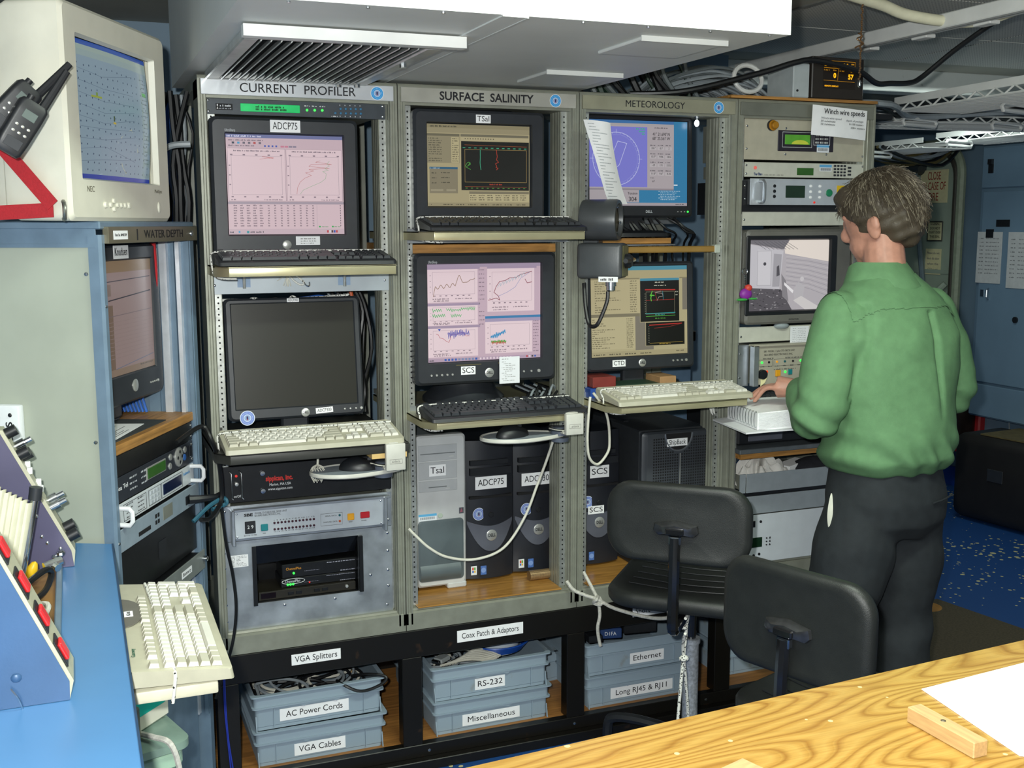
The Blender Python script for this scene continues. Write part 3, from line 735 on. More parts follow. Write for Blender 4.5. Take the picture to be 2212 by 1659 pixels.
c.rect(0, 0, 1, .055, '#cdb5be').words(.01, .045, .015, .02, '#3c3c50', 8, 0).rect(.08, .015, .095, .035, '#57a2c9').rect(.15, .012, .17, .035, '#3a97a0').words(.18, .3, .016, .018, '#56505c', 7, 0)
c.rect(.775, .068, .79, .085, '#3cae5a').rect(.89, .068, .905, .085, '#3cae5a').words(.80, .86, .07, .012, '#5f9b6b', 2, 0).words(.91, .97, .07, .012, '#5f9b6b', 2, 0)
for k, cc in enumerate(('#c0424a', '#d8d8d8', '#4d3a36', '#3b57b0', '#c0424a')): c.rect(.845+k*.02, .015, .86+k*.02, .04, cc)
m1 = crt('black tube monitor labelled ADCP75 with a pink two-graph screen', (.229, -.005, 1.578), .408, .394, (-.161, .161, .077, .349), .40, M_CHAR, c, curve=0)
bz = m1.children[0]
sticker(bz, 'ADCP75', 0.0, -.0004, .372, .083, .033, .028)
text('UltraSharp', .010, mat('pale_print', '#c9cdd2', .6), bz, (-.15, -.0003, .358), width=.028)
cv = Canvas(.068, .024); cv.rect(0, 0, 1, 1, '#e8e9ec').words(.2, .85, .66, .14, '#555', 3, 0).words(.2, .5, .4, .12, '#777', 4, 0).words(.55, .85, .4, .12, '#777', 6, 0).words(.2, .75, .14, .12, '#777', 5, 0)
cv.build('note_label', bz, (.02, -.0006, .047), M_PRINT)
disc(bz, -.005, 0, .048, .0125)
shelf1 = thing('monitor_shelf', 'dark shelf plank under the ADCP75 monitor', 'shelf', (.035, .045, 1.560))
obj('plank', G().box(0, .47, 0, .45, 0, .018), mat('dark_board', '#2a2622', .6, 0, .1), shelf1)
# keyboard shelf, mounting plate below it, keyboard and cords
M_PLATE = mat('pale_blue_grey_plate', '#b3bcc2', .42, .2, .04, 10)
pn = rack_panel('shelf_mount_plate', 'pale blue grey mounting plate under the ADCP75 keyboard', .008, .530, 1.490, 1.590, M_PLATE, .0265)
screws(pn, [(.018, .085), (.018, .025), (.503, .03)])
for x in (.098, .383):
    cl = obj('tape_patch', G().box(x-.018, x+.018, -.0006, 0, .018, .07), mat('clear_tape', '#93a9c4', .25, 0, .05), pn)
    obj('pull_rod', G().cyl((x, -.006, .015), (x, -.006, .055), .0045, n=10), M_ZINC, pn)
    obj('hook_eye', G().tube([(x-.012, -.004, .058), (x-.012, -.012, .062), (x-.004, -.012, .066), (x-.004, -.004, .062)], .0016, 6), M_SCREW, pn)
tray('bronze keyboard shelf below the ADCP75 monitor', .037, .484, -.2, 1.573, .22, .026, M_TRAY)
keyboard('black keyboard on the bronze shelf below the ADCP75 monitor', (.012, -.205, 1.5735), 0, .472, .158, M_KB, M_KK, .15)
def kb_cord(label, x0, yb, ytop, zt, yf, zb, W, slope=0.0, dz=0):
    """elastic cord lying across a keyboard and round its end under the shelf"""
    pts = [(x0+W*.99, ytop, zt+.004+slope), (x0+W*.7, ytop, zt+.004+slope*.7), (x0+W*.35, ytop, zt+.004), (x0+.03, ytop, zt+.004), (x0-.004, ytop-.004, zt-.001), (x0-.008, ytop-.03, zt-.022), (x0-.002, yf+.09, zb+.004), (x0+.012, yf+.05, zb-.004), (x0+.05, yf+.05, zb-.006)]
    return cable('elastic_tie', label, pts, .0026, M_BUNGEE, 'flecked elastic cords holding keyboards', 7, 5, 'cord')
kb_cord('flecked elastic cord tied round the ADCP75 keyboard', .012, 0, -.082, 1.607, -.2, 1.546, .472)
kn = thing('frayed_loop', 'frayed white cord loop hanging under the ADCP75 keyboard shelf', 'cord', (.226, .022, 1.53), 0)
obj('loop', G().tube([(0, 0, .018), (.02, -.006, .012), (.045, -.008, -.010), (.038, -.008, -.018), (.018, -.006, -.006), (0, -.004, .016)], .0028, 6, 5), M_BUNGEE, kn)
obj('hook_end', G().tube([(.045, -.006, -.012), (.055, -.006, -.022), (.062, -.006, -.02), (.062, -.006, -.01)], .0022, 6, 3), M_SCREW, kn)
rr = random.Random(5)
for k in range(7):
    a = rr.uniform(-2.6, -1.2)
    obj('frayed_end', G().tube([(0, 0, .016), (.4*.03*math.cos(a), -.004, .016+.4*.04*math.sin(a)), (.034*math.cos(a), rr.uniform(-.01, 0), .016+.038*math.sin(a))], .0012, 5, 3), M_CORDW, kn)

# dark flat monitor
t, hd = lcd('dark switched-off flat monitor labelled ADCP300', (.243, .0, 1.078), .388, .345, (-.173, .173, .034, .328), M_CHAR, None, .055, .11, screen_col='#26251e')
sticker(hd, 'ADCP300', .0, -.0004, .337, .034, .011, .010); sticker(hd, 'ADCP300', .075, -.0004, .017, .05, .016, .013, (0, -.05, 0))
brand_badge(hd, .02, 0, .014, .0125)
for k in range(4): disc(hd, .135+k*.0165, 0, .017, .0028 if k < 3 else .0045, None, 'button', 10)
emblem(hd, (-.145, -.0014, .008), .021, '#7a8fd0')
tray('black keyboard shelf below the dark ADCP300 monitor', .022, .512, -.2, 1.077, .50, .026, M_TRAYB, .035)
keyboard('ivory keyboard on the black shelf below the dark monitor', (.010, -.21, 1.078), 0, .487, .165, M_KW, M_KKW, .15, .016, .03, keys2=M_KKG)
kb_cord('flecked elastic cord across the ivory keyboard in the profiler rack', .010, 0, -.085, 1.115, -.2, 1.05, .487)
obj('bracket', G().box(.006, .03, .018, .0265, 1.004, 1.115), M_TRAYB, racks[0], (-RX[0], 0, -RB)); 
mouse_platform('pale mouse tray clamped to the black shelf in the profiler rack', (.358, -.135, 1.000), '', .110, .078)
mouse('black mouse on the tray in the profiler rack', (.385, -.135, .9985), 1.35)
wb = thing('wood_shim', 'small pale wood shim under the black keyboard shelf', 'wood block', (.405, -.2, 1.037))
obj('block', G().box(0, .10, .0, .1, 0, .014), mat('pale_pine', '#d9b776', .6, 0, .08, 20), wb)
ta = thing('tassel', 'frayed white cord tassel hanging under the black keyboard shelf', 'cord', (.272, -.1, 1.05))
obj('stem', G().tube([(0, 0, 0), (.002, -.002, -.02), (0, -.004, -.04)], .0035, 6, 3), M_CORDW, ta)
for k in range(14):
    a = 2*PI*k/14; obj('strand', G().tube([(0, -.004, -.036), (.016*math.cos(a), -.004+.014*math.sin(a), -.045), (.02*math.cos(a+.5), -.004+.016*math.sin(a), -.065), (.010*math.cos(a+1), -.004, -.08-.004*(k % 3))], .0013, 5, 3), M_CORDW, ta)
# black panel with red lettering
M_BP = mat('black_panel', '#17181a', .35, .1, .1, 30, .05, 300)
u = rack_panel('black_recorder_panel', 'black rack panel with red maker lettering and two clips', .016, .520, .893, .999, M_BP, cat='instrument', depth=.3)
M_REDT = mat('red_print', '#c8281e', .5, 0, .03); M_WHT_INK = mat('white_print', '#dfe2e4', .6, 0, 0)
text('sippican, inc.', .020, M_REDT, u, (.170, -.0005, .062), width=.078, bold=.0008)
text('Marion, MA USA', .011, M_WHT_INK, u, (.172, -.0005, .044), width=.062); text('www.sippican.com', .011, M_WHT_INK, u, (.172, -.0005, .031), width=.07)
text('on/Off', .010, M_WHT_INK, u, (.049, -.0005, .018), width=.02)
for x in (.034, .062): obj('wire_clip', G().tube([(x-.006, 0, .093), (x, -.008, .086), (x, -.010, .05), (x, -.008, .016), (x+.006, 0, .008)], .002, 6), M_SCREW, u)
disc(u, .048, 0, .078, .004, M_LED_R, 'red_lamp', 10); disc(u, .048, 0, .055, .006, None, 'toggle_boss', 12, .008)
for z in (.08, .028): disc(u, .122, 0, z, .008, M_SCREW, 'thumb_screw', 14, .006)
screws(u, [(.008, .09)])
# carousel deck unit
M_PALE = mat('pale_silver_panel', '#c3cad0', .38, .35, .04, 20)
u = rack_panel('carousel_deck_unit', 'silver deck unit with two rows of small lamps and three square buttons', .018, .519, .779, .884, M_ALU, cat='instrument', depth=.3)
obj('fascia', G().box(.032, .470, -.022, 0, .012, .093, .001), M_PALE, u)
obj('top_cover', G().box(.03, .49, -.03, 0, .093, .1, .001), M_ALU, u)
for x in (.024, .470): obj('side_handle', G().box(x, x+.010, -.034, 0, -.006, .098, .002), M_ALU, u)
Y = -.0226
text('SBE', .011, M_INK, u, (.073, Y, .080), width=.025, bold=.0005); text('MODEL 33 CAROUSEL DECK UNIT', .0075, M_INK, u, (.137, Y, .083), width=.092)
text('SEA-BIRD ELECTRONICS, INC.', .0075, M_INK, u, (.128, Y, .076), width=.076)
g = G().box(.062, .092, Y-.003, Y, .026, .062, .001); obj('thumbwheel', g, M_BLACK, u); text('2 9', .014, M_WHT_INK, u, (.077, Y-.0036, .045))
text('BOTTLE TO FIRE', .0045, M_INK, u, (.077, Y, .020), width=.036); text('FIRE', .0045, M_INK, u, (.1165, Y, .022)); text('RESET', .0045, M_INK, u, (.37, Y, .030)); text('POWER', .0045, M_INK, u, (.41, Y, .030))
obj('square_button', G().box(.107, .127, Y-.005, Y, .030, .050, .0015), mat('teal_button', '#1f7d84', .4, 0, .03), u)
obj('square_button', G().box(.360, .380, Y-.005, Y, .036, .056, .0015), mat('amber_button', '#e2a024', .4, 0, .03), u)
obj('square_button', G().box(.399, .427, Y-.005, Y, .038, .057, .0015), mat('red_button', '#b3202a', .4, 0, .03), u)
for j in range(2):
    for k in range(12):
        disc(u, .146+k*.0104, Y, .050-j*.019, .0036, mat('dark_lamp', '#3c1d2a', .3, 0, 0), 'lamp', 8)
    text('1 2 3 4 5 6 7 8 9 10 11 12' if j == 0 else '13 14 15 16 17 18 19 20 21 22 23 24', .0042, M_INK, u, (.203, Y, .0575 if j == 0 else .0235), width=.118)
obj('lamp_frame', G().tube([(.281, Y, .026), (.345, Y, .026), (.345, Y, .062), (.281, Y, .062)], .0005, 4, closed=True), M_INK, u)
text('SERIAL DATA', .0055, M_INK, u, (.311, Y, .054), width=.034); text('CAROUSEL DATA', .0055, M_INK, u, (.309, Y, .036), width=.042)
disc(u, .337, Y, .054, .0036, mat('teal_lamp', '#1f5d64', .3, 0, 0), 'lamp', 8); disc(u, .337, Y, .036, .0036, mat('orange_lamp', '#b5542a', .3, 0, 0), 'lamp', 8)
screws(u, [(.010, .09), (.010, .016), (.490, .09), (.490, .02)]); screws(u, [(.04, .086), (.04, .018), (.462, .086), (.462, .018)], .003, y=Y)
# aluminium panel with window
t = thing('aluminium_window_panel', 'scuffed bare aluminium panel with a rectangular window of black boxes', 'panel', (.010, .0265, .512))
M_SCUFF = mat('scuffed_aluminium', '#a3a9ae', .34, .55, .22, 9, .10, 45)  # scuffs, plus mottled highlights painted in as contrasty tone
g = G(); W, H = .508, .266; a, b, c, d = .102, .404, .074, .247
g.box(0, W, 0, .004, 0, c).box(0, W, 0, .004, d, H).box(0, a, 0, .004, c, d).box(b, W, 0, .004, c, d)
obj('face_plate', g, M_SCUFF, t)
obj('window_liner', G().box(a-.001, a, .004, .10, c, d).box(b, b+.001, .004, .10, c, d).box(a, b, .004, .10, d, d+.001).box(a, b, .004, .10, c-.001, c).box(a, b, .20, .21, c, d), M_BP, t)
obj('flap', G().add([(a, -.001, d), (b, -.001, d), (b-.004, .03, d-.055), (a+.004, .02, d-.06)], [(0, 1, 2, 3)]), mat('black_glossy_film', '#0d0d0f', .15, 0, .2, 30), t)
obj('window_edge', G().box(b, b+.012, -.012, 0, c, d, .001).box(a-.012, a, -.004, 0, c-.006, d), M_BP, t)
screws(t, [(.012, .235), (.012, .19), (.012, .13), (.012, .08), (.012, .03), (.495, .245), (.495, .19), (.495, .13), (.495, .08), (.49, .02), (.44, .12), (.18, .06), (.33, .06)], .0045)
cv = Canvas(.052, .036); cv.rect(0, 0, 1, 1, '#e3e4e6')
for k in range(8): cv.words(.08, .3, .86-k*.11, .06, '#444', k, 0).words(.36, .92, .86-k*.11, .06, '#555', k+20, .5)
cv.build('index_label', t, (.027, -.0006, .19), M_PRINT)
def modbox(label, x0, x1, z0, z1, y, title, col, lamps):
    t = thing('video_modulator', label, 'electronics', (x0, y, z0), 0, 'black boxes behind the aluminium window')
    obj('box', G().box(0, x1-x0, 0, .1, 0, z1-z0, .002), M_BP, t)
    text(title, .011, mat('print_'+col, col, .5, 0, 0), t, (.035, -.0006, (z1-z0)*.66), width=.045)
    cv = Canvas(x1-x0, z1-z0); cv.words(.6, .98, .8, .07, '#aab', 4, 0).words(.78, .98, .12, .07, '#aab', 5, 0).words(.3, .5, .38, .05, '#889', 5, 0)
    cv.build('panel_print', t, (0, -.0005, 0), M_PRINT)
    for i, (x, m) in enumerate(lamps): disc(t, x, 0, (z1-z0)*.33, .0035 if m is M_LED_G else .0025, m, 'indicator_lamp', 8)
    return t
modbox('upper black modulator box with orange lettering behind the window', .190, .416, .640, .682, .062, 'ChannelPlus', '#c98a2a', [(.035, M_LED_G)])
mb = modbox('lower black modulator box with white oval logo behind the window', .186, .414, .612, .6395, .060, 'ChannelPlus', '#cfd3da', [(.02, M_LED_G), (.028, M_LED_G), (.036, M_LED_G), (.085, M_LED_R)])
obj('oval_logo', G().tube([(.037+.034*math.cos(a), -.0008, .018+.008*math.sin(a)) for a in [2*PI*k/24 for k in range(24)]], .0007, 5, closed=True), M_WHT_INK, mb)
t = thing('low_receiver', 'low brown-black receiver at the bottom of the aluminium window', 'electronics', (.118, .045, .5865))
obj('box', G().box(0, .290, 0, .12, 0, .025, .001), mat('brown_black', '#221f18', .4, 0, .06), t)
obj('smoked_window', G().box(.006, .05, -.001, 0, .004, .021), mat('smoked', '#120707', .15, 0, 0), t)
for k in range(4): obj('button', G().box(.085+k*.024+(.03 if k > 1 else 0), .103+k*.024+(.03 if k > 1 else 0), -.002, 0, .008, .018, .001), M_BP, t)
disc(t, .262, 0, .014, .005, None, 'knob', 10, .006)

# gear seen behind: plywood backing, junction boxes, rope over the dark monitor, cable bundles
t = thing('plywood_backboard', 'plywood backboard with grey junction boxes behind the ADCP75 monitor', 'board', (.30, .62, 1.50))
obj('board', G().box(0, .27, 0, .02, 0, .44), M_WOOD, t)
obj('junction_box', G().box(.16, .23, -.04, 0, .20, .27, .003), mat('grey_enclosure', '#8d9092', .4, .2, .04), t); obj('junction_box', G().box(.16, .225, -.05, 0, .10, .18, .003), mat('dark_enclosure', '#4a4d4f', .4, .2, .04), t)
t = thing('safety_rope', 'flecked rope with carabiner across the top of the dark monitor', 'rope', (0, .05, 1.468))
obj('rope', G().tube([(.035, 0, .004), (.08, 0, .003), (.125, 0, .002)], .0042, 7, 3), M_BUNGEE, t); obj('knot', G().ball((.135, 0, .002), (.016, .01, .009), 10), M_BUNGEE, t)
obj('carabiner', G().tube([(.155, 0, -.002), (.19, 0, .008), (.205, 0, .004), (.195, 0, -.006), (.16, 0, -.006)], .0026, 6, 4, closed=True), M_SCREW, t)
obj('ring', G().tube([(.245+.010*math.cos(a), 0, .0+.010*math.sin(a)) for a in [2*PI*k/12 for k in range(12)]], .003, 6, closed=True), M_BUNGEE, t)
obj('rope_tail', G().tube([(.25, 0, .002), (.33, 0, .005), (.41, 0, .010)], .0042, 7, 3), M_BUNGEE, t); obj('rope_tail', G().tube([(.25, 0, -.004), (.33, 0, -.003), (.41, 0, .004)], .0032, 7, 3), M_BUNGEE, t)
M_CBL = mat('blue_cable', '#2f63b8', .4, 0, .06); M_CBK = mat('black_cable', '#17181a', .4, 0, .06); M_CGR = mat('grey_cable', '#8f979c', .45, 0, .05); M_COR = mat('orange_cable', '#c8592c', .45, 0, .05)
rr = random.Random(8)
for k in range(16):
    z = 1.22+k*.014+rr.uniform(-.006, .006); y = .16+rr.uniform(0, .12)
    cable('blue_network_cable', 'blue network cable bundled behind the dark ADCP300 monitor', [(.046, y+.05, z-.03), (.09, y, z), (.2, y+.03, z+.01), (.4, y+.06, z+rr.uniform(-.05, .05)), (.5, y+.10, z-.1)], .0034, M_CBL, 'blue network cables in the profiler rack', 6, 4)
for k in range(15):
    x = .425+k*.0055+rr.uniform(-.006, .006); y = .17+rr.uniform(0, .2)
    cable('black_power_cable', '%s cable hanging beside the dark ADCP300 monitor', [(x-.03, y, 1.50), (x, y, 1.42), (x+rr.uniform(-.02, .02), y, 1.3), (x+rr.uniform(-.01, .03), y+.02, 1.18), (x-.01, y, 1.10)], rr.choice((.0035, .005, .006)), M_CBK if k % 5 else M_CGR, 'black cables in the profiler rack', 6, 4)
cable('orange_cable', 'orange cable hanging beside the dark ADCP300 monitor', [(.44, .16, 1.49), (.452, .16, 1.40), (.458, .16, 1.30), (.47, .18, 1.16)], .006, M_COR, None, 7, 5)
for k in range(8):
    x = .45+rr.uniform(-.03, .05); y = .2+rr.uniform(0, .25); z0 = 1.60
    cable('loose_cable', 'loose thin %s cable behind the ADCP75 monitor', [(x-.06, y, z0), (x, y, z0+.07), (x+.03, y+.03, z0+.15), (x+.02*k/8, y+.05, z0+.30)], .003, (M_CBK, M_CGR, M_COR, M_CORDW)[k % 4], 'loose cables behind the ADCP75 monitor', 6, 4)
# ------------------------------------------------------------------ rack two: surface salinity
c = Canvas(.322, .237)
c.rect(0, 0, 1, 1, '#aa9f7b').rect(0, .955, 1, 1, '#8b8264').words(.03, .3, .965, .02, '#3c3a30', 1, 0)
c.rect(0, .895, 1, .955, '#958c6e').rect(0, .855, .31, .885, '#6b6652').rect(.32, .855, .99, .885, '#6f6a57')
c.rect(0, .53, .31, .852, '#8e866b').rect(.23, .535, .305, .845, '#b5aa83')
for k in range(11): c.words(.015, .14, .82-k*.027, .014, '#4a4638', k, .3).words(.24, .30, .82-k*.027, .014, '#4a4638', k+30, .4)
c.rect(.02, .16, .29, .48, '#857d66').rect(.02, .455, .29, .48, '#2f5f7d').words(.03, .12, .46, .014, '#c8d6de', 3, 0)
for k in range(3): c.words(.04, .09, .40-k*.06, .014, '#3a382c', k, 0).words(.13, .22, .405-k*.06, .014, '#3a382c', k+9, 0)
c.rect(.03, .185, .15, .21, '#9c947a').rect(.18, .185, .27, .21, '#9c947a')
c.rect(.325, .20, .995, .80, '#15150f').rect(.325, .81, .995, .85, '#b0a582')
for k in range(12): c.rect(.36+k*.025, .825, .37+k*.025, .837, '#5a5340')
c.frame(.36, .30, .97, .70, '#a58a52', .004).line([(.36, .755), (.97, .745)], '#a3552c', .004).line([(.36, .245), (.97, .24)], '#a3552c', .004)
for k in range(12): c.rect(.34+k*.055, .715, .365+k*.055, .725, '#3aa07a'); c.rect(.365+k*.052, .222, .385+k*.052, .23, '#4f8a3a')
c.line([(.51, .70), (.51, .60), (.508, .54), (.51, .50), (.516, .455)], '#45b88d', .006)
c.line([(.67, .70), (.672, .66), (.678, .62), (.67, .58), (.69, .55), (.66, .53), (.672, .50), (.665, .485), (.685, .475), (.67, .455)], '#c0402c', .006)
c.line([(.36, .49), (.385, .54), (.40, .545), (.405, .51), (.39, .50), (.41, .54), (.415, .52), (.37, .485), (.40, .465), (.415, .455)], '#55a345', .005)
c.words(.60, .74, .265, .018, '#b0402a', 5, 0)
c.rect(.40, .06, .995, .16, '#b8ad86').rect(.40, .155, .995, .185, '#7d765f')
for r_ in range(3):
    for k in range(7): c.words(.41+k*.083, .41+k*.083+.06, .13-r_*.027, .014, '#4a4638', r_*9+k, 0)
c.rect(0, 0, 1, .045, '#9a9070')
for k in range(8): c.words(.03+k*.12, .12+k*.12, .014, .016, '#4c4636', k, .3)
m2 = crt('black tube monitor labelled TSal with a dark plot in a beige window', (.803, -.005, 1.662), .412, .350, (-.163, .161, .072, .310), .40, M_CHAR, c, curve=0)
sticker(m2.children[0], 'TSal', .008, -.0004, .326, .046, .024, .022)
t = thing('cable_box', 'small black box lying on top of the TSal monitor', 'box', (.66, .06, 2.0125)); obj('lid', loft(G(), [[(p[0], p[1], 0) for p in rrect(-.05, .30, 0, .2, .02)], [(p[0]*.9, p[1], .018) for p in rrect(-.04, .28, .01, .2, .02)]]), M_BP, t)
tray('bronze keyboard shelf below the TSal monitor', .594, 1.052, -.2, 1.661, .60, .024, M_TRAY)
br = rack_panel('shelf_bracket', 'bare aluminium bracket strip under the TSal keyboard shelf', .568, 1.10, 1.626, 1.668, M_ALU, .024, .003)
screws(br, [(.010, .032), (.52, .03)])
keyboard('black keyboard on the bronze shelf below the TSal monitor', (.583, -.205, 1.6615), 0, .475, .158, M_KB, M_KK, .17)
kb_cord('flecked elastic cord tied round the TSal keyboard', .583, 0, -.082, 1.698, -.2, 1.637, .475)
t = thing('paper_slip', 'thin white paper slip under the TSal keyboard', 'paper', (.65, -.203, 1.662)); obj('sheet', G().surf(lambda u, v: (.19*u, -.004+.1*v, .0006+.004*math.exp(-((u-.1)/.05)**2)*(1-v)), 12, 3), M_WHITE, t)
t = thing('wood_shelf', 'bare wood plank shelf over the SCS monitor', 'shelf', (.588, .036, 1.596)); obj('plank', G().box(0, .475, 0, .5, 0, .026, .001), M_WOOD, t)

c = Canvas(.362, .292)
c.rect(0, 0, 1, 1, '#c9afbd').rect(0, .965, 1, 1, '#a896ac')
panels = [((.0, .61, .435, .945), 0), ((.0, .375, .435, .575), 1), ((.0, .05, .435, .345), 2), ((.52, .50, .945, .945), 3), ((.50, .065, .925, .395), 4)]
for (x0, z0, x1, z1), k in panels:
    c.rect(x0, z1, x1+.02, z1+.025, '#a794ab'); c.rect(x0, z0, x1, z1, '#ead3d9'); w, h = x1-x0, z1-z0
    c.frame(x0+.09*w+.005, z0+.24*h, x1-.06*w, z1-.08*h, '#b7a3ae', .003)
    for j in range(7): c.rect(x0+.12*w+j*.115*w, z0+.19*h, x0+.16*w+j*.115*w, z0+.215*h, '#8a7784')
    for j in range(4): c.rect(x0+.045*w, z0+.3*h+j*.17*h, x0+.07*w, z0+.315*h+j*.17*h, '#8a7784')
    c.words(x0+.1*w, x0+.45*w, z0+.09*h, .013, '#7d6b78', k, 0).words(x0+.55*w, x0+.9*w, z0+.09*h, .013, '#7d6b78', k+5, 0).words(x0+.12*w, x0+.45*w, z0+.03*h, .013, '#7d6b78', k+9, 0)
for k in range(14): c.words(.445, .495, .93-k*.043, .012, '#7d6b78', k, .4)
for k in range(12): c.words(.935, .985, .42-k*.032, .012, '#7d6b78', k+40, .4)
rr = random.Random(2)
c.line([(.05+.36*i/40, .76+.05*(i/40)+.02*math.sin(i*1.1)*(1 if i < 22 else .2)+.09*math.exp(-((i-25)/2.5)**2)+(.04 if i > 28 else 0)*(i-28)/12 - .09*math.exp(-(i/1.2)**2)) for i in range(41)], '#8a6a4a', .005)
for x0_, x1_, zz in ((.04, .12, .53), (.16, .20, .535), (.20, .29, .53), (.29, .41, .54), (.04, .15, .475), (.20, .29, .473)):
    n_ = int((x1_-x0_)*120)
    c.line([(x0_+(x1_-x0_)*i/n_, zz+.018*((-1)**i)*rr.uniform(.3, 1)) for i in range(n_+1)], '#2fb35c', .005)
c.line([(.07, .29), (.09, .28), (.10, .25), (.13, .24), (.16, .21), (.18, .20), (.19, .23), (.20, .28), (.25, .28), (.30, .30), (.33, .26), (.36, .26)], '#b8525a', .004)
c.line([(.17+.19*i/46, .285+.05*math.sin(i*2.3)*rr.uniform(.2, 1)) for i in range(47)], '#4a4fae', .005); c.poly([(.085, .34), (.11, .34), (.098, .315)], '#3f58b8')
c.line([(.53, .62), (.60, .64), (.63, .62), (.62, .66), (.58, .70), (.60, .76), (.63, .81), (.68, .82), (.72, .845), (.78, .85), (.82, .88), (.86, .89), (.92, .91)], '#8c4150', .006)
for k in range(9): c.line([(.61+k*.027, .75+k*.013), (.635+k*.027, .795+k*.013), (.64+k*.027, .77+k*.013)], '#9fb7c4', .004)
c.line([(.62, .66), (.70, .70), (.77, .75), (.82, .84), (.90, .90)], '#8f97c0', .004).line([(.86, .83), (.88, .79), (.92, .80)], '#8c4150', .006)
c.line([(.555+.13*i/30, .185+.02*math.sin(i*1.9)*rr.uniform(.3, 1)) for i in range(31)], '#4fae4a', .009); c.line([(.555+.13*i/30, .175+.03*math.sin(i*2.7)*rr.uniform(.3, 1)) for i in range(31)], '#c4524a', .004)
c.line([(.55+.13*i/26, .235+.055*(i/26)+.03*math.sin(i*2.1)*rr.uniform(.3, 1)) for i in range(27)], '#3f97c9', .009)
c.rect(.50, .43, 1, .455, '#3f7fb0').rect(.50, .395, 1, .43, '#a89bb8')
c.rect(0, 0, 1, .035, '#b7a0b4').words(.01, .06, .01, .016, '#444', 4, 0)
for k in range(10): c.rect(.14+k*.03, .008, .158+k*.03, .03, '#3f63b4' if k < 4 or k == 9 else '#7f8fb4')
for k in range(10): c.rect(.45+k*.03, .008, .465+k*.03, .028, '#e6d3da')
for k in range(4): c.rect(.87+k*.025, .01, .885+k*.025, .028, ('#c0424a', '#e6d3da', '#444', '#3f63b4')[k])
m3 = crt('black tube monitor labelled SCS with five pink graph windows', (.817, -.012, 1.205), .452, .392, (-.184, .178, .068, .358), .42, M_CHAR, c, curve=0)
bz = m3.children[0]
text('UltraSharp', .011, mat('pale_print', '#c9cdd2', .6), bz, (-.17, -.0003, .366), width=.028)
sticker(bz, 'SCS', -.062, -.0004, .040, .046, .025, .024); brand_badge(bz, .006, 0, .030, .0145)
for k in range(5): disc(bz, -.178+k*.0165, 0, .030, .0036, None, 'button', 10)
for k in range(3): disc(bz, .119+k*.025, 0, .028, .0034 if k < 2 else .0055, None, 'button', 10)
obj('chin', loft(G(), [at_y([(-.20, .004), (.20, .004), (.18, .052), (-.18, .058)], 0), at_y([(-.195, .008), (.195, .008), (.172, .048), (-.172, .054)], -.006)]), M_CHAR, m3, (0, -.0005, 0)) if False else None
obj('tape_strip', G().box(-.10, -.02, -.0005, 0, .056, .0585).box(.035, .095, -.0005, 0, .056, .060), mat('old_yellow_tape', '#5d5638', .5, 0, .05), bz)
obj('stand_neck', G().lathe([(.13, -.075), (.13, -.062), (.10, -.035), (.09, 0)], c=(-.02, .17, 0), n=24), M_CHAR, m3)
cv = Canvas(.066, .082); cv.rect(0, 0, 1, 1, '#e4e6ea').words(.12, .5, .9, .035, '#777', 2, 0)
for k in range(11): cv.words(.12+.08*(k % 3), .8-.15*(k % 2), .80-k*.07, .03, '#888', k, .4)
t = thing('note_card', 'white printed card hanging from the chin of the SCS monitor', 'card', (.852, -.022, 1.200)); obj('card', G().box(0, .066, 0, .0006, 0, .082), M_WHITE, t); cv.build('card_print', t, (0, -.0003, 0), M_PRINT)
tray('bronze keyboard shelf below the SCS monitor', .595, 1.053, -.2, 1.126, .60, .021, M_TRAY)
br = rack_panel('shelf_bracket', 'bare aluminium bracket tab beside the SCS keyboard shelf', .566, .61, 1.096, 1.14, M_ALU, .024, .003); screws(br, [(.010, .02)])
keyboard('black keyboard on the bronze shelf below the SCS monitor', (.578, -.215, 1.1265), .012, .484, .165, M_KB, M_KK, .13)
kb_cord('flecked elastic cord tied round the SCS keyboard', .578, 0, -.085, 1.156, -.2, 1.10, .484)
t = thing('paper_slip', 'white paper slip lying under the SCS keyboard', 'paper', (.68, -.203, 1.1262)); obj('sheet', G().surf(lambda u, v: (.22*u, -.004+.1*v, .0004+.0015*math.sin(3*u)), 8, 3), M_WHITE, t)
mouse_platform('pale mouse tray clamped to the shelf below the SCS monitor', (.862, -.14, 1.062), '', .150, .065)
mouse('black mouse on the tray below the SCS monitor', (.845, -.145, 1.0605), 1.9)
t = thing('wood_shelf', 'varnished wood shelf under the three tower computers', 'shelf', (.590, .004, .500)); obj('plank', G().box(0.002, .484, .0, .55, 0.0135, .018, .001), mat('varnished_wood', '#b07f3e', .25, 0, .14, 8, .03, 60, stretch=(1, 12, 12)), t)
# beige workstation tower
t = thing('tower_computer', 'pale grey tower computer labelled Tsal with dark lower door', 'computer', (.630, .135, .5185), 0, 'tower computers on the wood shelf')
W, H, D = .165, .505, .42
M_PT = mat('pale_tower', '#c4c6c6', .42, 0, .03, 15); M_DG = mat('grey_green_door', '#5d686c', .4, .1, .04, 15); M_PT2 = mat('pale_bay', '#b4b7b9', .42, 0, .03, 15)
obj('case', G().box(0, W, .03, D, .012, H-.004, .003), mat('grey_case', '#7f8789', .5, 0, .04), t)
g = loft(G(), [at_y(rrect(0, W, .012, H, .006), .03), at_y(rrect(0, W, .012, H, .012), .006), at_y(rrect(.006, W-.006, .018, H-.006, .012), 0)]); obj('front_bezel', g, M_PT, t)
obj('foot', G().box(.10, W, -.002, .05, 0, .02, .004), M_PT, t)
for z0, z1 in ((.425, .475), (.365, .421), (.325, .36)): obj('drive_bay', G().box(.008, W-.03, -.002, .001, z0, z1, .001), M_PT2, t)
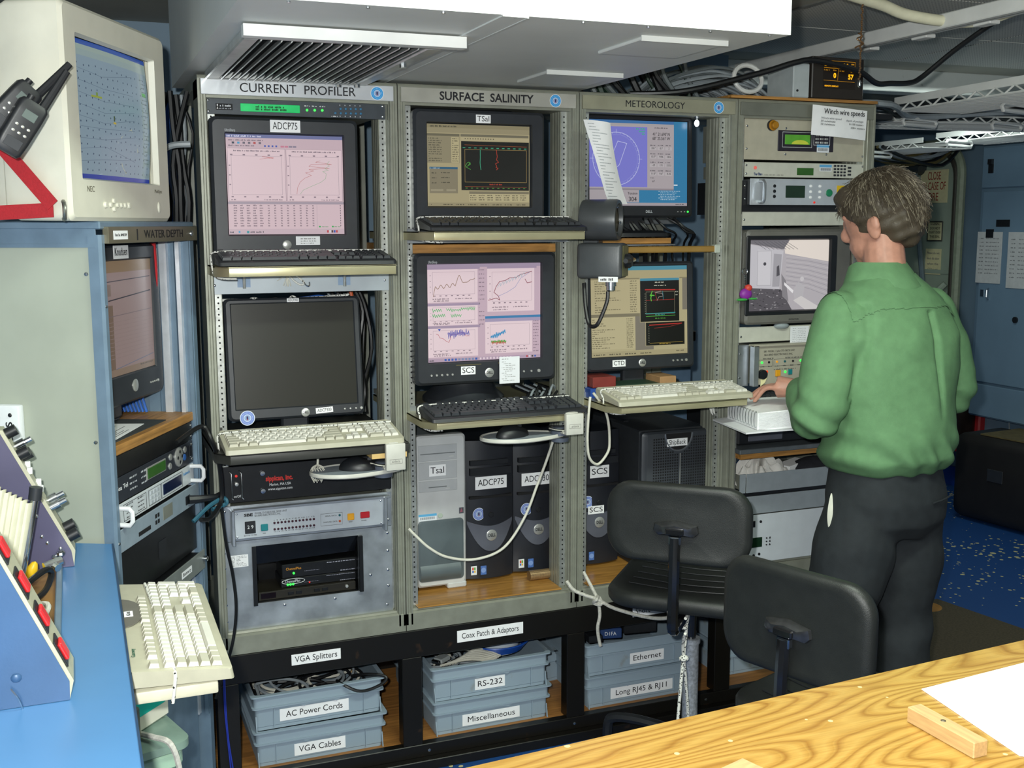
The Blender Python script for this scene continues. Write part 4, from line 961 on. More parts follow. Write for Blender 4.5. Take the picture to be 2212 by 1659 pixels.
[obj('drive_slot', G().box(a, b, -.0028, -.001, z, z+.003), mat('slot_grey', '#6f7375', .5, 0, 0), t) for a, b, z in ((.014, W-.036, .446), (.04, .10, .338))]
[obj('eject_key', G().box(a, a+.015, -.004, -.001, z, z+.004), M_PT, t) for a, z in ((W-.056, .434), (W-.07, .331))]
for z in (.335, .349): obj('usb_port', G().box(W-.052, W-.036, -.001, .001, z-.0045, z+.0045), M_HOLE, t)
obj('lower_door', loft(G(), [at_y(rrect(.004, W-.010, .032, .232, .012), .001), at_y(rrect(.004, W-.010, .032, .232, .012), -.003), at_y(rrect(.010, W-.016, .038, .226, .010), -.005)]), M_DG, t)
obj('door_bulge', G().surf(lambda u, v: (.008+(W-.03)*u, -.005-.010*math.sin(PI*v), .036+.05*v), 8, 7), M_DG, t)
disc(t, .078, 0, .245, .008, mat('pale_green_key', '#b7c4b4', .4, 0, .03), 'power_button'); sticker(t, 'Tsal', .07, -.002, .393, .055, .036, .03)
cv = Canvas(.06, .022); cv.rect(0, 0, 1, 1, '#e6eaee').rect(0, .65, 1, 1, '#5fb0de'); [cv.rect(.1+k*.035, .2, .1+k*.035+(.012 if k % 3 else .022), .55, '#333') for k in range(23)]; cv.build('asset_label', t, (.006, -.0006, .232), M_PRINT)
cv = Canvas(.016, .02); cv.rect(0, 0, 1, 1, '#51525a').poly([(.2, .2), (.8, .3), (.5, .9)], '#a0586a'); cv.build('small_sticker', t, (W-.024, -.0006, .245), M_PRINT)
tower_dark('charcoal tower computer labelled ADCP75', .808, .165, .5185, 'ADCP75', group='tower computers on the wood shelf')
tower_dark('charcoal tower computer labelled ADCP300', .982, .180, .5185, 'ADCP300', H=.462, group='tower computers on the wood shelf')
t = thing('mesh_tube', 'perforated tan metal tube lying before the ADCP300 computer', 'tube', (1.005, .115, .535))
def mesh_mat():
    m = bpy.data.materials.new('perforated_tan'); m.use_nodes = True; nt = m.node_tree; N = nt.nodes; L = nt.links; b = N['Principled BSDF']
    tc = N.new('ShaderNodeTexCoord'); v = N.new('ShaderNodeTexVoronoi'); v.inputs['Scale'].default_value = 260; v.inputs['Randomness'].default_value = 0; L.new(tc.outputs['Object'], v.inputs['Vector'])
    r = N.new('ShaderNodeValToRGB'); r.color_ramp.elements[0].position = .3; r.color_ramp.elements[0].color = (*lin('#4b3a26'), 1); r.color_ramp.elements[1].position = .4; r.color_ramp.elements[1].color = (*lin('#b79a72'), 1)
    L.new(v.outputs['Distance'], r.inputs['Fac']); L.new(r.outputs['Color'], b.inputs['Base Color']); b.inputs['Metallic'].default_value = .5; b.inputs['Roughness'].default_value = .35
    return m
obj('tube', G().cyl((0, 0, 0), (.13, 0, 0), .0165, n=20), mesh_mat(), t)
cable('ivory_cable', 'ivory cord hanging in a long curve before the tower computers', [(.56, -.015, .775), (.582, -.02, .750), (.62, -.03, .712), (.677, -.03, .677), (.767, -.03, .660), (.860, -.03, .686), (.93, -.03, .775), (.97, -.04, .880), (.998, -.05, .96), (1.013, -.08, 1.045)], .0042, M_CORDW, None, 8, 8, 'cord')
# rear shelves and clutter seen past the screens of racks two and three
t = thing('gyro_box', 'grey equipment cabinet lettered GYRO behind the TSal monitor', 'cabinet', (1.02, .55, 1.62)); obj('cabinet', G().box(0, .16, 0, .2, 0, .2, .003), mat('grey_cabinet', '#8f9694', .5, 0, .03), t); text('GYRO', .03, M_INK, t, (.075, -.001, .045), bold=.001)
rr = random.Random(12)
for k in range(22):
    z = 1.86+rr.uniform(-.05, .12); y = .3+rr.uniform(0, .25); x = 1.02+rr.uniform(-.02, .03)
    cable('grey_cable', '%s cable looping behind the TSal monitor', [(x-.12, y, z), (x, y, z+rr.uniform(-.04, .04)), (x+.06, y, z+rr.uniform(-.05, .05)), (x+.12, y+.03, z+rr.uniform(-.08, .08))], rr.choice((.003, .004, .006)), (M_CBK, M_CGR, M_CBK, M_CBL, M_COR)[k % 5] if k != 4 else M_COR, 'cables behind the TSal monitor', 6, 4)
for k in range(7):
    x = .95+k*.016; cable('power_lead', '%s lead lying behind the SCS keyboard', [(x, .02, 1.135), (x+.03, .05, 1.155+.01*(k % 3)), (x+.06, .10, 1.14), (x+.02, .18, 1.16)], .004, (M_CBK, M_CGR)[k % 2], 'leads behind the SCS keyboard', 6, 4)
# ------------------------------------------------------------------ rack three: meteorology
c = Canvas(.352, .268)
c.rect(0, 0, 1, 1, '#2f7ba6').rect(0, .965, .86, 1, '#3a6ea5').rect(0, .94, .86, .965, '#a9a3a6')
c.rect(0, .20, .86, .94, '#ada4a8').rect(.0, .22, .585, .925, '#7b7bd0')
c.ring(.27, .55, .235, '#b9bde8', .008); c.ring(.27, .55, .215, '#9a9edb', .003)
for k in range(36):
    a = 2*PI*k/36; r0 = .225; r1 = .25 if k % 9 else .28; ar = .352/.268
    c.line([(.27+r0*math.cos(a), .55+r0*ar*math.sin(a)), (.27+r1*.93*math.cos(a), .55+r1*.93*ar*math.sin(a))], '#b9bde8', .005)
c.line([(.285, .755), (.375, .73), (.30, .48), (.205, .37), (.195, .50), (.285, .755)], '#bfc2ec', .007)
for k in range(3): c.words(.47+.03*k, .57, .895-k*.03, .022, '#3fae8a', k, 0, 3, 8)
for i, r_ in enumerate(((.70, .665), (.60, .565), (.50, .465), (.40, .365))):
    for k in range(3): c.words(.615+k*.08, .675+k*.08, r_[0]+.01, .014, '#4d4850', i*3+k, 0).rect(.61+k*.08, r_[1]-.005, .68+k*.08, r_[1]+.032, '#b9b2b5')
c.words(.615, .66, .325, .014, '#4d4850', 8, 0).words(.66, .80, .915, .014, '#4d4850', 3, 0)
c.rect(0, .185, .86, .205, '#8f878e').rect(0, .04, .50, .185, '#aaa2a6').rect(0, 0, 1, .035, '#a49ca2').words(.88, .97, .01, .015, '#444', 4, 0)
for k in range(6): c.words(.70+.02*(k % 2), .93-.03*(k % 3), .17-k*.02, .011, '#b8d0de', k, 0)
c.rect(.86, .24, .9, .255, '#cfdfe8')
met, hd = lcd('black flat monitor with a blue compass dial and position figures', (1.370, .055, 1.640), .383, .322, (-.180, .172, .037, .305), M_BLACK, c, .062, .03)
def scr_text(s, x, z, size, w=None, col=None): return text(s, size, col or M_INK, hd, (x, .0012, z), width=w)
X0, Z0 = -.180, .037; f_ = lambda u: X0+.352*u; h_ = lambda v: Z0+.268*v
scr_text("41\u00b0 21.690' N", f_(.725), h_(.845), .0135, .062); scr_text("68\u00b0 25.561' W", f_(.725), h_(.795), .0135, .064)
for i, row in enumerate((("331\u00b0", "0.7", "2"), ("13.7\u00b0", "93%", "1016"), ("-19", "171", "32.52"), ("11.0\u00b0", "9.6\u00b0", "0.35"))):
    for k, s in enumerate(row): scr_text(s, f_(.645+k*.08), h_(.68-i*.1), .0085)
scr_text('67', f_(.645), h_(.29), .0085); scr_text('Tension', f_(.43), h_(.145), .011); scr_text('304', f_(.43), h_(.075), .020)
text('DELL', .012, mat('pale_print', '#c9cdd2', .6), hd, (.03, -.0003, .018), width=.024)
for k in range(4): disc(hd, .135+k*.0125, 0, .018, .0022 if k < 3 else .003, None if k < 3 else M_LED_G, 'button', 8)
t = thing('wood_shelf', 'thin wood plank shelf under the compass monitor', 'shelf', (1.20, .05, 1.618)); obj('plank', G().box(0, .28, 0, .35, 0, .018, .001), M_WOOD, t)
t = thing('pull_rod', 'gold coloured rod across the rack under the compass monitor', 'rod', (1.19, -.005, 1.590)); obj('bar', G().box(0, .43, -.008, .008, 0, .020, .003), mat('gold_anodised', '#b9924f', .3, .5, .06, 8), t); obj('clamp', G().box(.415, .437, -.012, .012, -.004, .024, .003), mat('clear_acrylic', '#b9c0b4', .15, 0, .05), t)
t = thing('sliding_plate', 'dull metal sliding plate above the gold rod', 'plate', (1.19, .02, 1.612)); obj('plate', G().prism([(0, 0), (.25, 0), (.30, .02), (.32, .20), (0, .20)], 'z', 0, .004), M_ALU, t)
# CTD screen
c = Canvas(.352, .290)
c.rect(0, 0, 1, 1, '#b3a983').rect(0, .955, 1, 1, '#4a8ba0').rect(0, .87, 1, .955, '#aea37d').rect(0, .855, 1, .87, '#8d8466').rect(.95, .50, 1, .855, '#7d776a').rect(.45, .06, .64, .52, '#7d776a')
c.rect(0, .47, .50, .855, '#b8ad87').rect(0, .44, .50, .475, '#7d765f').rect(0, .08, .45, .44, '#bab08a')
for k in range(14): c.words(.04, .30, .83-k*.026, .013, '#5c563f', k, .6).words(.40, .47, .83-k*.026, .013, '#5c563f', k+60, 0)
for k in range(15): c.words(.01, .24, .41-k*.0225, .012, '#5c563f', k+20, .5).words(.36, .43, .41-k*.0225, .012, '#5c563f', k+80, 0)
c.rect(.50, .37, .92, .87, '#b0a580').rect(.505, .375, .915, .835, '#0e0e0c').rect(.505, .835, .915, .862, '#4a8ba0').rect(.555, .10, .975, .37, '#b0a580').rect(.56, .105, .97, .365, '#0e0e0c')
c.frame(.565, .46, .865, .71, '#8d8a70', .003); c.line([(.56, .735), (.87, .728)], '#b8302a', .012).line([(.565, .615), (.865, .62)], '#a82a26', .005).line([(.56, .465), (.87, .47)], '#2f9a9a', .008).line([(.565, .435), (.87, .44)], '#58a83a', .006)
c.words(.66, .76, .81, .014, '#c8c8b4', 3, 0).words(.65, .78, .775, .013, '#c8c8b4', 4, 0).words(.66, .76, .445, .012, '#2f9a9a', 5, 0).words(.66, .77, .405, .012, '#58a83a', 6, 0)
c.line([(.62, .61), (.615, .64), (.62, .66), (.61, .67), (.65, .668), (.615, .675), (.625, .70), (.63, .715)], '#63c043', .010).line([(.68, .61), (.70, .65), (.745, .66), (.735, .69), (.66, .70), (.72, .715)], '#9a8c86', .006).line([(.74, .715), (.745, .66), (.745, .62)], '#3b8a9a', .005).line([(.66, .70), (.68, .62)], '#b03a34', .004)
for k in range(10): c.rect(.552, .47+k*.024, .56, .474+k*.024, '#b8b8a0'); c.rect(.587, .14+k*.02, .595, .143+k*.02, '#b8b8a0')
c.words(.875, .91, .70, .014, '#c8c8b4', 5, 0).words(.875, .91, .665, .012, '#c8c8b4', 6, 0)
c.line([(.60, .335), (.94, .345)], '#b8302a', .010).line([(.65, .30), (.80, .31), (.93, .34)], '#8a2a24', .005).line([(.60, .13), (.95, .135)], '#a58a3a', .004).words(.70, .82, .115, .012, '#b89a3a', 6, 0)
c.rect(0, 0, 1, .055, '#a89e7a'); [c.words(.02+k*.16, .14+k*.16, .018, .016, '#3d3a2e', k, .4) for k in range(4)]; c.words(.88, .97, .03, .012, '#3d3a2e', 9, 0)
ctd, hd2 = lcd('charcoal flat monitor labelled CTD with black plot windows', (1.378, .045, 1.135), .392, .350, (-.180, .172, .046, .336), M_CHAR, c, .075, .055)
sticker(hd2, 'CTD', -.085, -.0004, .024, .047, .022, .020); brand_badge(hd2, .0, 0, .022, .013)
for k in range(4): disc(hd2, .115+k*.0165, 0, .024, .0036 if k < 3 else .005, None, 'button', 10)
for x0, x1, z, m, nm, lb in ((1.178, 1.26, 1.165, mat('dark_red_spine', '#7c2f28', .6, 0, .05), 'book', 'dark red book lying behind the ivory keyboard of the CTD shelf'), (1.25, 1.42, 1.135, mat('green_board', '#2f4a3a', .5, 0, .1, 40), 'circuit_board', 'green circuit board box under the CTD monitor'), (1.42, 1.48, 1.155, mat('tan_box', '#a9835a', .6, 0, .06), 'box', 'small tan cardboard box under the CTD monitor')):
    t = thing(nm, lb, nm.replace('_', ' '), (x0, .0, z)); obj('body', G().box(0, x1-x0, 0, .10, 0, .034, .002), m, t)
t = thing('manual', 'blue manual with white lettering Edgeport beside the CTD keyboard', 'book', (1.165, -.01, 1.134)); obj('cover', G().box(0, .09, 0, .10, 0, .030, .001), mat('blue_cover', '#2a4f9e', .4, 0, .04), t); text('Edgeport', .011, M_WHT_INK, t, (.055, -.0006, .018), width=.045)
tray('bronze keyboard shelf below the CTD monitor', 1.178, 1.622, -.2, 1.134, .60, .021, M_TRAY)
keyboard('ivory keyboard on the bronze shelf below the CTD monitor', (1.166, -.21, 1.135), .012, .478, .165, M_KW, M_KKW, .14, .016, .03, keys2=M_KKG)
kb_cord('flecked elastic cord across the ivory keyboard under the CTD monitor', 1.166, 0, -.085, 1.170, -.2, 1.11, .478)
br = rack_panel('shelf_bracket', 'bare aluminium bracket tab beside the CTD keyboard shelf', 1.137, 1.19, 1.10, 1.15, M_ALU, .024, .003)
# instrument on the post: ribbed eye tube over a switch box
t = thing('strobe_instrument', 'dark grey instrument tube and switch box bolted to the rack post', 'instrument', (1.165, -.085, 1.50), 0)
M_INST = mat('dark_enamel', '#4b4e50', .38, .2, .05, 20, .06, 200)
D = Vector((.766, -.643, 0)); C0 = Vector((-.05, .038, .193)); L_ = .115
obj('tube', G().lathe([(.052, 0), (.060, .004), (.062, .012), (.062, L_-.006), (.060, L_), (.050, L_), (.047, L_-.012), (.047, L_-.03), (.0001, L_-.032)], D, C0, 32), M_INST, t)
obj('eye_ring', G().lathe([(.047, L_-.012), (.034, L_-.012), (.030, L_-.022), (.0001, L_-.026)], D, C0, 28), mat('brassy_dark', '#5a5140', .35, .5, .06), t)
S = D.cross(Vector((0, 0, 1)))
for a in (0, 90, 180, 270):
    p = C0 + D*(L_-.008) + (S*math.cos(math.radians(a+10)) + Vector((0, 0, 1))*math.sin(math.radians(a+10)))*.040
    obj('bolt', G().ball(p, .0055, 8), M_SCREW, t)
for k in range(16):
    a = 2*PI*k/16; p = C0+D*(L_-.020)
    e_ = S*math.cos(a)+Vector((0, 0, 1))*math.sin(a); obj('rib', G().tube([p+e_*.012, p+e_*.031], .0014, 4), M_BLACK, t)
ang = math.atan2(D.y, D.x)
bx = obj('switch_box', G().box(-.07, .07, -.045, .045, .005, .112, .012, 3), M_INST, t, (.0, .0, .012), (0, 0, ang))
obj('end_plate', G().box(.0705, .073, -.036, .036, .012, .105, .002), mat('olive_plate', '#6c6a4c', .45, .2, .08, 30), bx)
obj('switch_boss', G().lathe([(.022, 0), (.022, .012), (.016, .020), (.0001, .022)], (1, 0, 0), (.073, 0, .058), 18), M_BLACK, bx)
obj('switch_lever', G().tube([(.088, -.012, .058), (.088, -.05, .060), (.088, -.068, .060)], .0075, 8), M_BLACK, bx); obj('guard_lug', G().tube([(.088, .012, .058), (.088, .04, .062), (.088, .055, .060)], .006, 8), M_SCREW, bx)
cv = Canvas(.06, .016); cv.rect(0, 0, 1, 1, '#e8e8ea').words(.1, .9, .25, .5, '#444', 3, 0)
cv.build('cable_label', bx, (.0, -.0462, -.004), M_PRINT)
obj('cable_gland', G().lathe([(.010, -.012), (.017, -.012), (.017, -.03), (.014, -.03), (.014, -.042), (.010, -.046)], c=(.03, -.01, .012), n=16), M_SCREW, bx)
obj('bracket', G().box(-.07, -.02, .03, .085, .10, .14, .004), M_INST, bx)
cable('black_lead', 'short black lead hanging from the grey switch box', [(1.170, -.115, 1.478), (1.168, -.115, 1.45), (1.155, -.11, 1.41), (1.140, -.10, 1.375), (1.130, -.07, 1.375), (1.126, -.05, 1.43), (1.130, -.03, 1.50)], .0062, M_CBK, None, 8, 6, 'cord')
# curled printout
t = thing('curled_printout', 'curled white printed sheet hanging before the compass monitor', 'paper', (0, 0, 0))
def curl(u, v):   # v 0 top, 1 bottom
    x = 1.103+.078*u + .088*v**2.2*(1-.1*u) + .012*u*v; z = 1.990-.010*u - .248*v + .01*u*v; y = -.075 - .03*math.sin(2.2*u)*(1-v) - .05*math.sin(PI*v)*(1-u*.5) + .035*v*u
    return (x, y, z)
obj('sheet', G().surf(curl, 10, 18, thick=(.0003, .0008, 0)), M_WHITE, t)
rr = random.Random(4)
g = G()
for k in range(26):
    v = .04+k*.036; u0 = .08+.1*rr.random(); u1 = u0+rr.uniform(.15, .7)
    P = [Vector(curl(u0+(min(u1, .95)-u0)*i/5, v)) + Vector((-.0004, -.0012, 0)) for i in range(6)]; Q = [Vector(curl(u0+(min(u1, .95)-u0)*i/5, v+.011)) + Vector((-.0004, -.0012, 0)) for i in range(6)]
    for i in range(5): g.add([P[i], P[i+1], Q[i+1], Q[i]], [(0, 1, 2, 3)])
o = obj('printed_lines', g, mat('faint_print', '#bcc0c2', .8, 0, .1, 200), t); o['kind'] = 'stuff'
# computers below
t = thing('wood_shelf', 'brown wood shelf under the SCS and ShipBack computers', 'shelf', (1.165, .004, .500)); obj('plank', G().box(0, .47, .0, .55, 0.0135, .018, .001), mat('varnished_wood', '#b07f3e', .25), t)
tower_dark('charcoal tower computer carrying two SCS labels', 1.205, .175, .5185, 'SCS', group='tower computers on the brown shelf', low='SCS')
t = thing('server_computer', 'wide dark server computer labelled ShipBack with perforated front', 'computer', (1.398, .07, .5185)); W, H = .262, .476
M_SV = mat('server_grey', '#3b3f45', .4, .15, .04, 20)
obj('case', G().box(0, W, .025, .55, 0, H, .004), mat('server_case', '#33363a', .5, .1, .06), t)
g = loft(G(), [at_y(rrect(0, W, 0, H-.004, .01), .025), at_y(rrect(0, W, 0, H-.004, .012), .008), at_y(rrect(.014, W-.006, .006, H-.010, .010), 0)]); fr_ = obj('front_bezel', g, M_SV, t)
hg = G()
for i in range(24):
    for j in range(46):
        x = .042+i*.0090; z = .02+j*.0095
        if x > W-.012: continue
        if ((x-.135)/.052)**2 + ((z-(H-.01))/.062)**2 < 1.25 or abs(x-.142) < .007 or (x-.142)**2+(z-.27)**2 < .02**2: continue
        hg.add([(x-.0028, -.0004, z-.0028), (x+.0028, -.0004, z-.0028), (x+.0028, -.0004, z+.0028), (x-.0028, -.0004, z+.0028)], [(0, 1, 2, 3)])
o = obj('vent_holes', hg, M_HOLE, fr_); o['kind'] = 'stuff'
arc = [(.135+.052*math.cos(a), H-.012+.06*math.sin(a)) for a in [PI+PI*k/16 for k in range(17)]]
obj('handle_recess', G().prism(arc, 'y', -.001, .004), M_HOLE, fr_); obj('recess_rim', G().tube([(p[0], -.002, p[1]) for p in arc], .0035, 6), mat('chrome_rim', '#9aa0a8', .25, .7, .03), fr_)
obj('centre_groove', G().box(.141, .144, -.0012, 0, .28, .395), M_CHROMEBTN, fr_); disc(t, .142, 0, .268, .013, mat('blue_silver', '#8d93c4', .3, .4, .05), 'badge')
sticker(t, 'ShipBack', .128, -.004, H-.042, .078, .026, .024)
obj('key_tag', G().tube([(.152, -.004, .262), (.162, -.006, .25), (.160, -.006, .235), (.148, -.006, .225)], .0022, 5, 4), M_SCREW, t)
obj('lid_slot', G().box(.03, .05, .2, .5, H, H+.004), M_BLACK, t)
cable('ivory_cable_loop', 'ivory cable hanging in a long loop beside the rack post', [(1.135, -.07, 1.15), (1.127, -.075, 1.09), (1.124, -.075, 1.01), (1.135, -.07, .955), (1.166, -.065, .933), (1.198, -.065, .965), (1.206, -.065, 1.00), (1.200, -.065, 1.07), (1.180, -.065, 1.12), (1.150, -.06, 1.16)], .0042, M_CORDW, None, 8, 6, 'cord')
kn = thing('cord_tassel', 'frayed white cord hanging under the CTD keyboard shelf', 'cord', (1.565, -.05, 1.11)); 
for k in range(6): obj('strand', G().tube([(0, 0, 0), (.008+.003*k, -.003, -.02), (.02+.004*k, .002*k, -.045-.004*(k % 3))], .0018, 5, 4), M_BUNGEE, kn)
# coils and boxes behind racks three
for k in range(12):
    r_ = .058+.0028*(k % 5); cx, cz = 1.64+.003*(k % 4), 1.86+.003*(k % 3)
    cable('coiled_cable', 'grey cable coil hanging behind the compass monitor', [(cx+r_*math.cos(a)*.75, .28+.008*k, cz+r_*1.05*math.sin(a)) for a in [2*PI*j/18 for j in range(19)]], .0032, M_CGR, 'coiled grey cables behind the compass monitor', 6, 2)
t = thing('wall_box', 'pale metal box behind the compass monitor', 'box', (1.62, .50, 1.68)); obj('box', G().box(0, .14, 0, .15, 0, .10, .002), M_ALU, t)
t = thing('small_enclosure', 'small grey enclosure standing on the pale metal box', 'box', (1.645, .42, 1.782)); obj('case', G().box(0, .10, 0, .12, 0, .045, .003), mat('grey_enclosure', '#8d9092', .4), t)
t = thing('indicator_bulb', 'small bright bulb hanging under the METEOROLOGY header', 'lamp', (1.555, .03, 2.005)); obj('cap', G().cyl((0, 0, .012), (0, 0, .022), .008, n=12), M_SCREW, t); obj('bulb', G().ball((0, 0, -.004), (.008, .008, .011), 12), mat('bulb_glow', '#f4f6ff', .2, 0, 0, emit=6), t); obj('stem', G().cyl((0, 0, .004), (0, 0, .014), .003, n=8), M_SCREW, t)
rr = random.Random(21)
for k in range(14):
    x = 1.25+rr.uniform(0, .3); cable('black_lead', 'black lead under the compass monitor', [(x, .12, 1.70), (x+.03, .10, 1.66+rr.uniform(-.02, .02)), (x+.08, .12, 1.645), (x+.11, .2, 1.60), (x+.13+rr.uniform(0, .03), .25, 1.45)], rr.choice((.004, .006)), M_CBK, 'black leads under the compass monitor', 6, 4)
t = thing('work_counter', 'dark counter with blue cabinet behind the CTD monitor', 'counter', (1.40, .58, .45)); obj('top', G().box(0, .50, 0, .35, .78, .82, .003), mat('dark_counter', '#2d2f31', .5, 0, .06), t); obj('cabinet', G().box(0.01, .49, .02, .35, 0, .78), mat('blue_cabinet', '#5d7690', .5, 0, .05), t)
rr = random.Random(31)
for k in range(9):
    x = 1.62+rr.uniform(-.02, .06); cable('tangled_wire', 'tangled %s wire lying on the dark counter', [(x, .6, 1.275), (x+.04, .58+rr.uniform(0, .08), 1.30+rr.uniform(0, .03)), (x+.08, .66, 1.275+rr.uniform(0, .05)), (x+.13, .64, 1.28)], .003, (M_CGR, M_CBK, M_CORDW)[k % 3], 'tangled wires on the dark counter', 6, 4)
# ------------------------------------------------------------------ rack four
M_BG = mat('beige_panel', '#b3ae9c', .48, 0, .03, 30, .03, 500); M_IV = mat('ivory_panel', '#c3c4b8', .45, 0, .03, 30)
X4 = 1.734
u = rack_panel('winch_readout_panel', 'tall beige panel with green display and amber knob', X4, 2.216, 1.890, 2.022, M_BG, cat='instrument', depth=.3)
obj('bezel', G().box(.128, .352, -.004, 0, .030, .098, .002), mat('dark_purple_bezel', '#2a2630', .4, 0, .04), u)
d = obj('display', G().box(.154, .255, -.006, -.004, .052, .084, .001), mat('green_lcd', '#4b8a2b', .3, 0, .05, emit=.35), u)
obj('yellow_patch', G().prism([(.18+.038*(1+math.cos(a))*.9, .053+.014*math.sin(a)) for a in [PI*k/10 for k in range(11)]], 'y', -.0066, -.006), mat('yellow_green', '#a9b03a', .3, 0, .03, emit=.35), d)  # yellow-green half oval on the display
obj('display_frame', G().tube([(.145, -.0045, .043), (.262, -.0045, .043), (.262, -.0045, .092), (.145, -.0045, .092)], .0009, 4, closed=True).tube([(.27, -.0045, .052), (.335, -.0045, .052), (.335, -.0045, .092), (.27, -.0045, .092)], .0009, 4, closed=True), M_WHT_INK, u)
for i in range(3):
    for j in range(3): obj('key', G().box(.276+i*.0185, .290+i*.0185, -.007, -.004, .057+j*.012, .064+j*.012, .001), M_CHROMEBTN, u)
cv = Canvas(.05, .026); cv.rect(0, 0, 1, 1, '#dfe3e8').rect(0, .65, 1, 1, '#5fa8d8'); [cv.rect(.12+k*.035, .2, .12+k*.035+(.014 if k % 3 else .024), .55, '#333') for k in range(22)]; cv.build('asset_label', u, (.283, -.0045, .028), M_PRINT)
obj('amber_knob', G().lathe([(.017, 0), (.017, .008), (.012, .009), (.012, .022), (.010, .024), (.0001, .024)], (0, -1, 0), (.105, 0, .112), 18), mat('amber_knob', '#b07a1c', .3, .2, .05), u); obj('knob_collar', G().lathe([(.018, 0), (.018, .007), (.012, .008)], (0, -1, 0), (.103, 0, .112), 18), M_BLACK, u)
screws(u, [(.008, .108), (.008, .035), (.475, .018), (.16, .104), (.16, .020), (.325, .022)])
u = rack_panel('modem_panel', 'pale one-unit panel with small display, keypad and red lamp', X4+.004, 2.222, 1.834, 1.882, M_IV, cat='instrument', depth=.3)
disc(u, .04, 0, .030, .006, mat('pink_lamp', '#e06a62', .3, 0, 0, emit=.3), 'lamp', 12); text('TrueTime', .011, mat('blue_ink', '#2c3d6e', .5, 0, 0), u, (.052, -.0004, .009), width=.034, bold=.0006)
obj('display', G().box(.205, .272, -.001, 0, .008, .032, .001), mat('green_lcd_dark', '#2f5a22', .3, 0, .05, emit=.1), u)
cv = Canvas(.13, .045); cv.words(.0, .62, .12, .09, '#8a8a80', 3, 0); cv.build('panel_print', u, (.075, -.0003, 0), M_PRINT)
cv = Canvas(.05, .022); cv.rect(0, 0, 1, 1, '#dfe3e8').rect(0, .6, 1, 1, '#5fa8d8'); [cv.rect(.1+k*.05, .1, .13+k*.05, .5, '#333') for k in range(17)]; cv.build('asset_label', u, (.296, -.0003, .022), M_PRINT)
for i in range(4):
    for j in range(4): obj('key', G().box(.354+i*.0135, .363+i*.0135, -.003, 0, .006+j*.0105, .0125+j*.0105, .0006), M_CHAR, u)
for j in range(3): obj('key', G().box(.412, .426, -.003, 0, .009+j*.0115, .0155+j*.0115, .0006), M_CHAR, u)
screws(u, [(.005, .038), (.005, .010), (.474, .040), (.474, .008)])
u = thing('silver_amplifier', 'bright silver two-unit amplifier with handle and round green button', 'instrument', (1.728, .002, 1.742)); M_SIL = mat('bright_silver', '#cdd3da', .3, .45, .04, 14)
obj('face_plate', G().box(.018, .452, 0, .005, 0, .086, .001), M_SIL, u); obj('chassis', G().box(.03, .44, .005, .3, .002, .084), M_ALU, u)
obj('rack_ear', G().box(0, .018, .018, .022, 0, .08).box(-.002, .0, .02, .3, -.03, .08), M_BLACK, u)
handle_bar(u, .052, .010, .078, .03, .0055, M_ALU)
for z in (.062, .045, .028): disc(u, .111, 0, z, .0055, M_BLACK, 'jack', 12)
obj('display', G().box(.155, .232, -.002, 0, .024, .064, .0015), mat('dark_green_window', '#17301f', .15, 0, .05), u)
for i in range(2):
    for j in range(3): disc(u, .255+i*.037, 0, .026+j*.0185, .005, M_WHITE, 'key', 12)
disc(u, .271, 0, .009, .004, M_LED_R, 'lamp', 10); disc(u, .33, 0, .041, .0125, mat('green_button', '#1e7d57', .35, 0, .03), 'green_button', 20, .006)
obj('caution_label', G().box(.362, .43, -.001, 0, .012, .066), mat('yellow_label', '#d6b01e', .5, 0, .03), u); obj('socket', G().lathe([(.016, 0), (.016, .006), (.0001, .007)], (0, -1, 0), (.392, -.001, .04), 18), M_BLACK, u)
screws(u, [(-.001+.009, .062), (.009, .02)], y=.018)
obj('dark_gap', G().box(.0, .46, .02, .03, -.022, 0), M_BLACK, u)
u = rack_panel('blank_panel', 'plain ivory blank panel above the camera picture monitor', X4, 2.216, 1.674, 1.722, M_IV); screws(u, [(.006, .02), (.476, .02)])
# picture tube monitor with deck camera view
c = Canvas(.318, .240)
c.rect(0, 0, 1, 1, '#b9b3b8').poly([(.42, 1), (1, 1), (1, .68), (.44, .80)], '#efe4da').poly([(.0, 1), (.5, 1), (.42, .86), (.0, .94)], '#77747a').poly([(0, .93), (.42, .84), (.38, .30), (0, .32)], '#c9c6cc')
c.poly([(.10, .86), (.28, .84), (.27, .36), (.10, .36)], '#d4d1d6').frame(.10, .36, .27, .84, '#a5a2a8', .006).ellipse(.19, .66, .018, '#4a484e').poly([(.30, .80), (.40, .79), (.38, .34), (.29, .34)], '#a9a6ac')
for k in range(14): c.line([(.46, .76-k*.03), (.75, .72-k*.032), (1, .66-k*.036)], '#9d99a0' if k % 2 else '#c6c1c4', .007)
c.poly([(.0, .33), (.40, .30), (.55, 0), (0, 0)], '#5d595f'); rr = random.Random(6)
for k in range(60):
    x, z = rr.uniform(.02, .45), rr.uniform(.01, .30); c.rect(x, z, x+rr.uniform(.01, .03), z+rr.uniform(.005, .018), rr.choice(('#8d898e', '#3d3a40', '#a29ea2', '#4a474c')))
c.poly([(.40, .52), (.46, .42), (.50, .12), (.42, .20)], '#8b878c').poly([(.44, .40), (.56, .28), (.55, .24), (.44, .36)], '#efecee').poly([(.56, .30), (.62, .40), (.70, .34), (.68, .12), (.58, .10)], '#bdb9bd').poly([(.66, .20), (.95, .0), (.72, 0), (.56, .14)], '#d6d1d0').poly([(.34, .62), (.37, .64), (.38, .50), (.34, .48)], '#57545a').ellipse(.665, .44, .025, '#cfcbce')
for k in range(9): c.line([(.05+.05*k, .97), (.20+.05*k, .86)], '#57545a', .005)
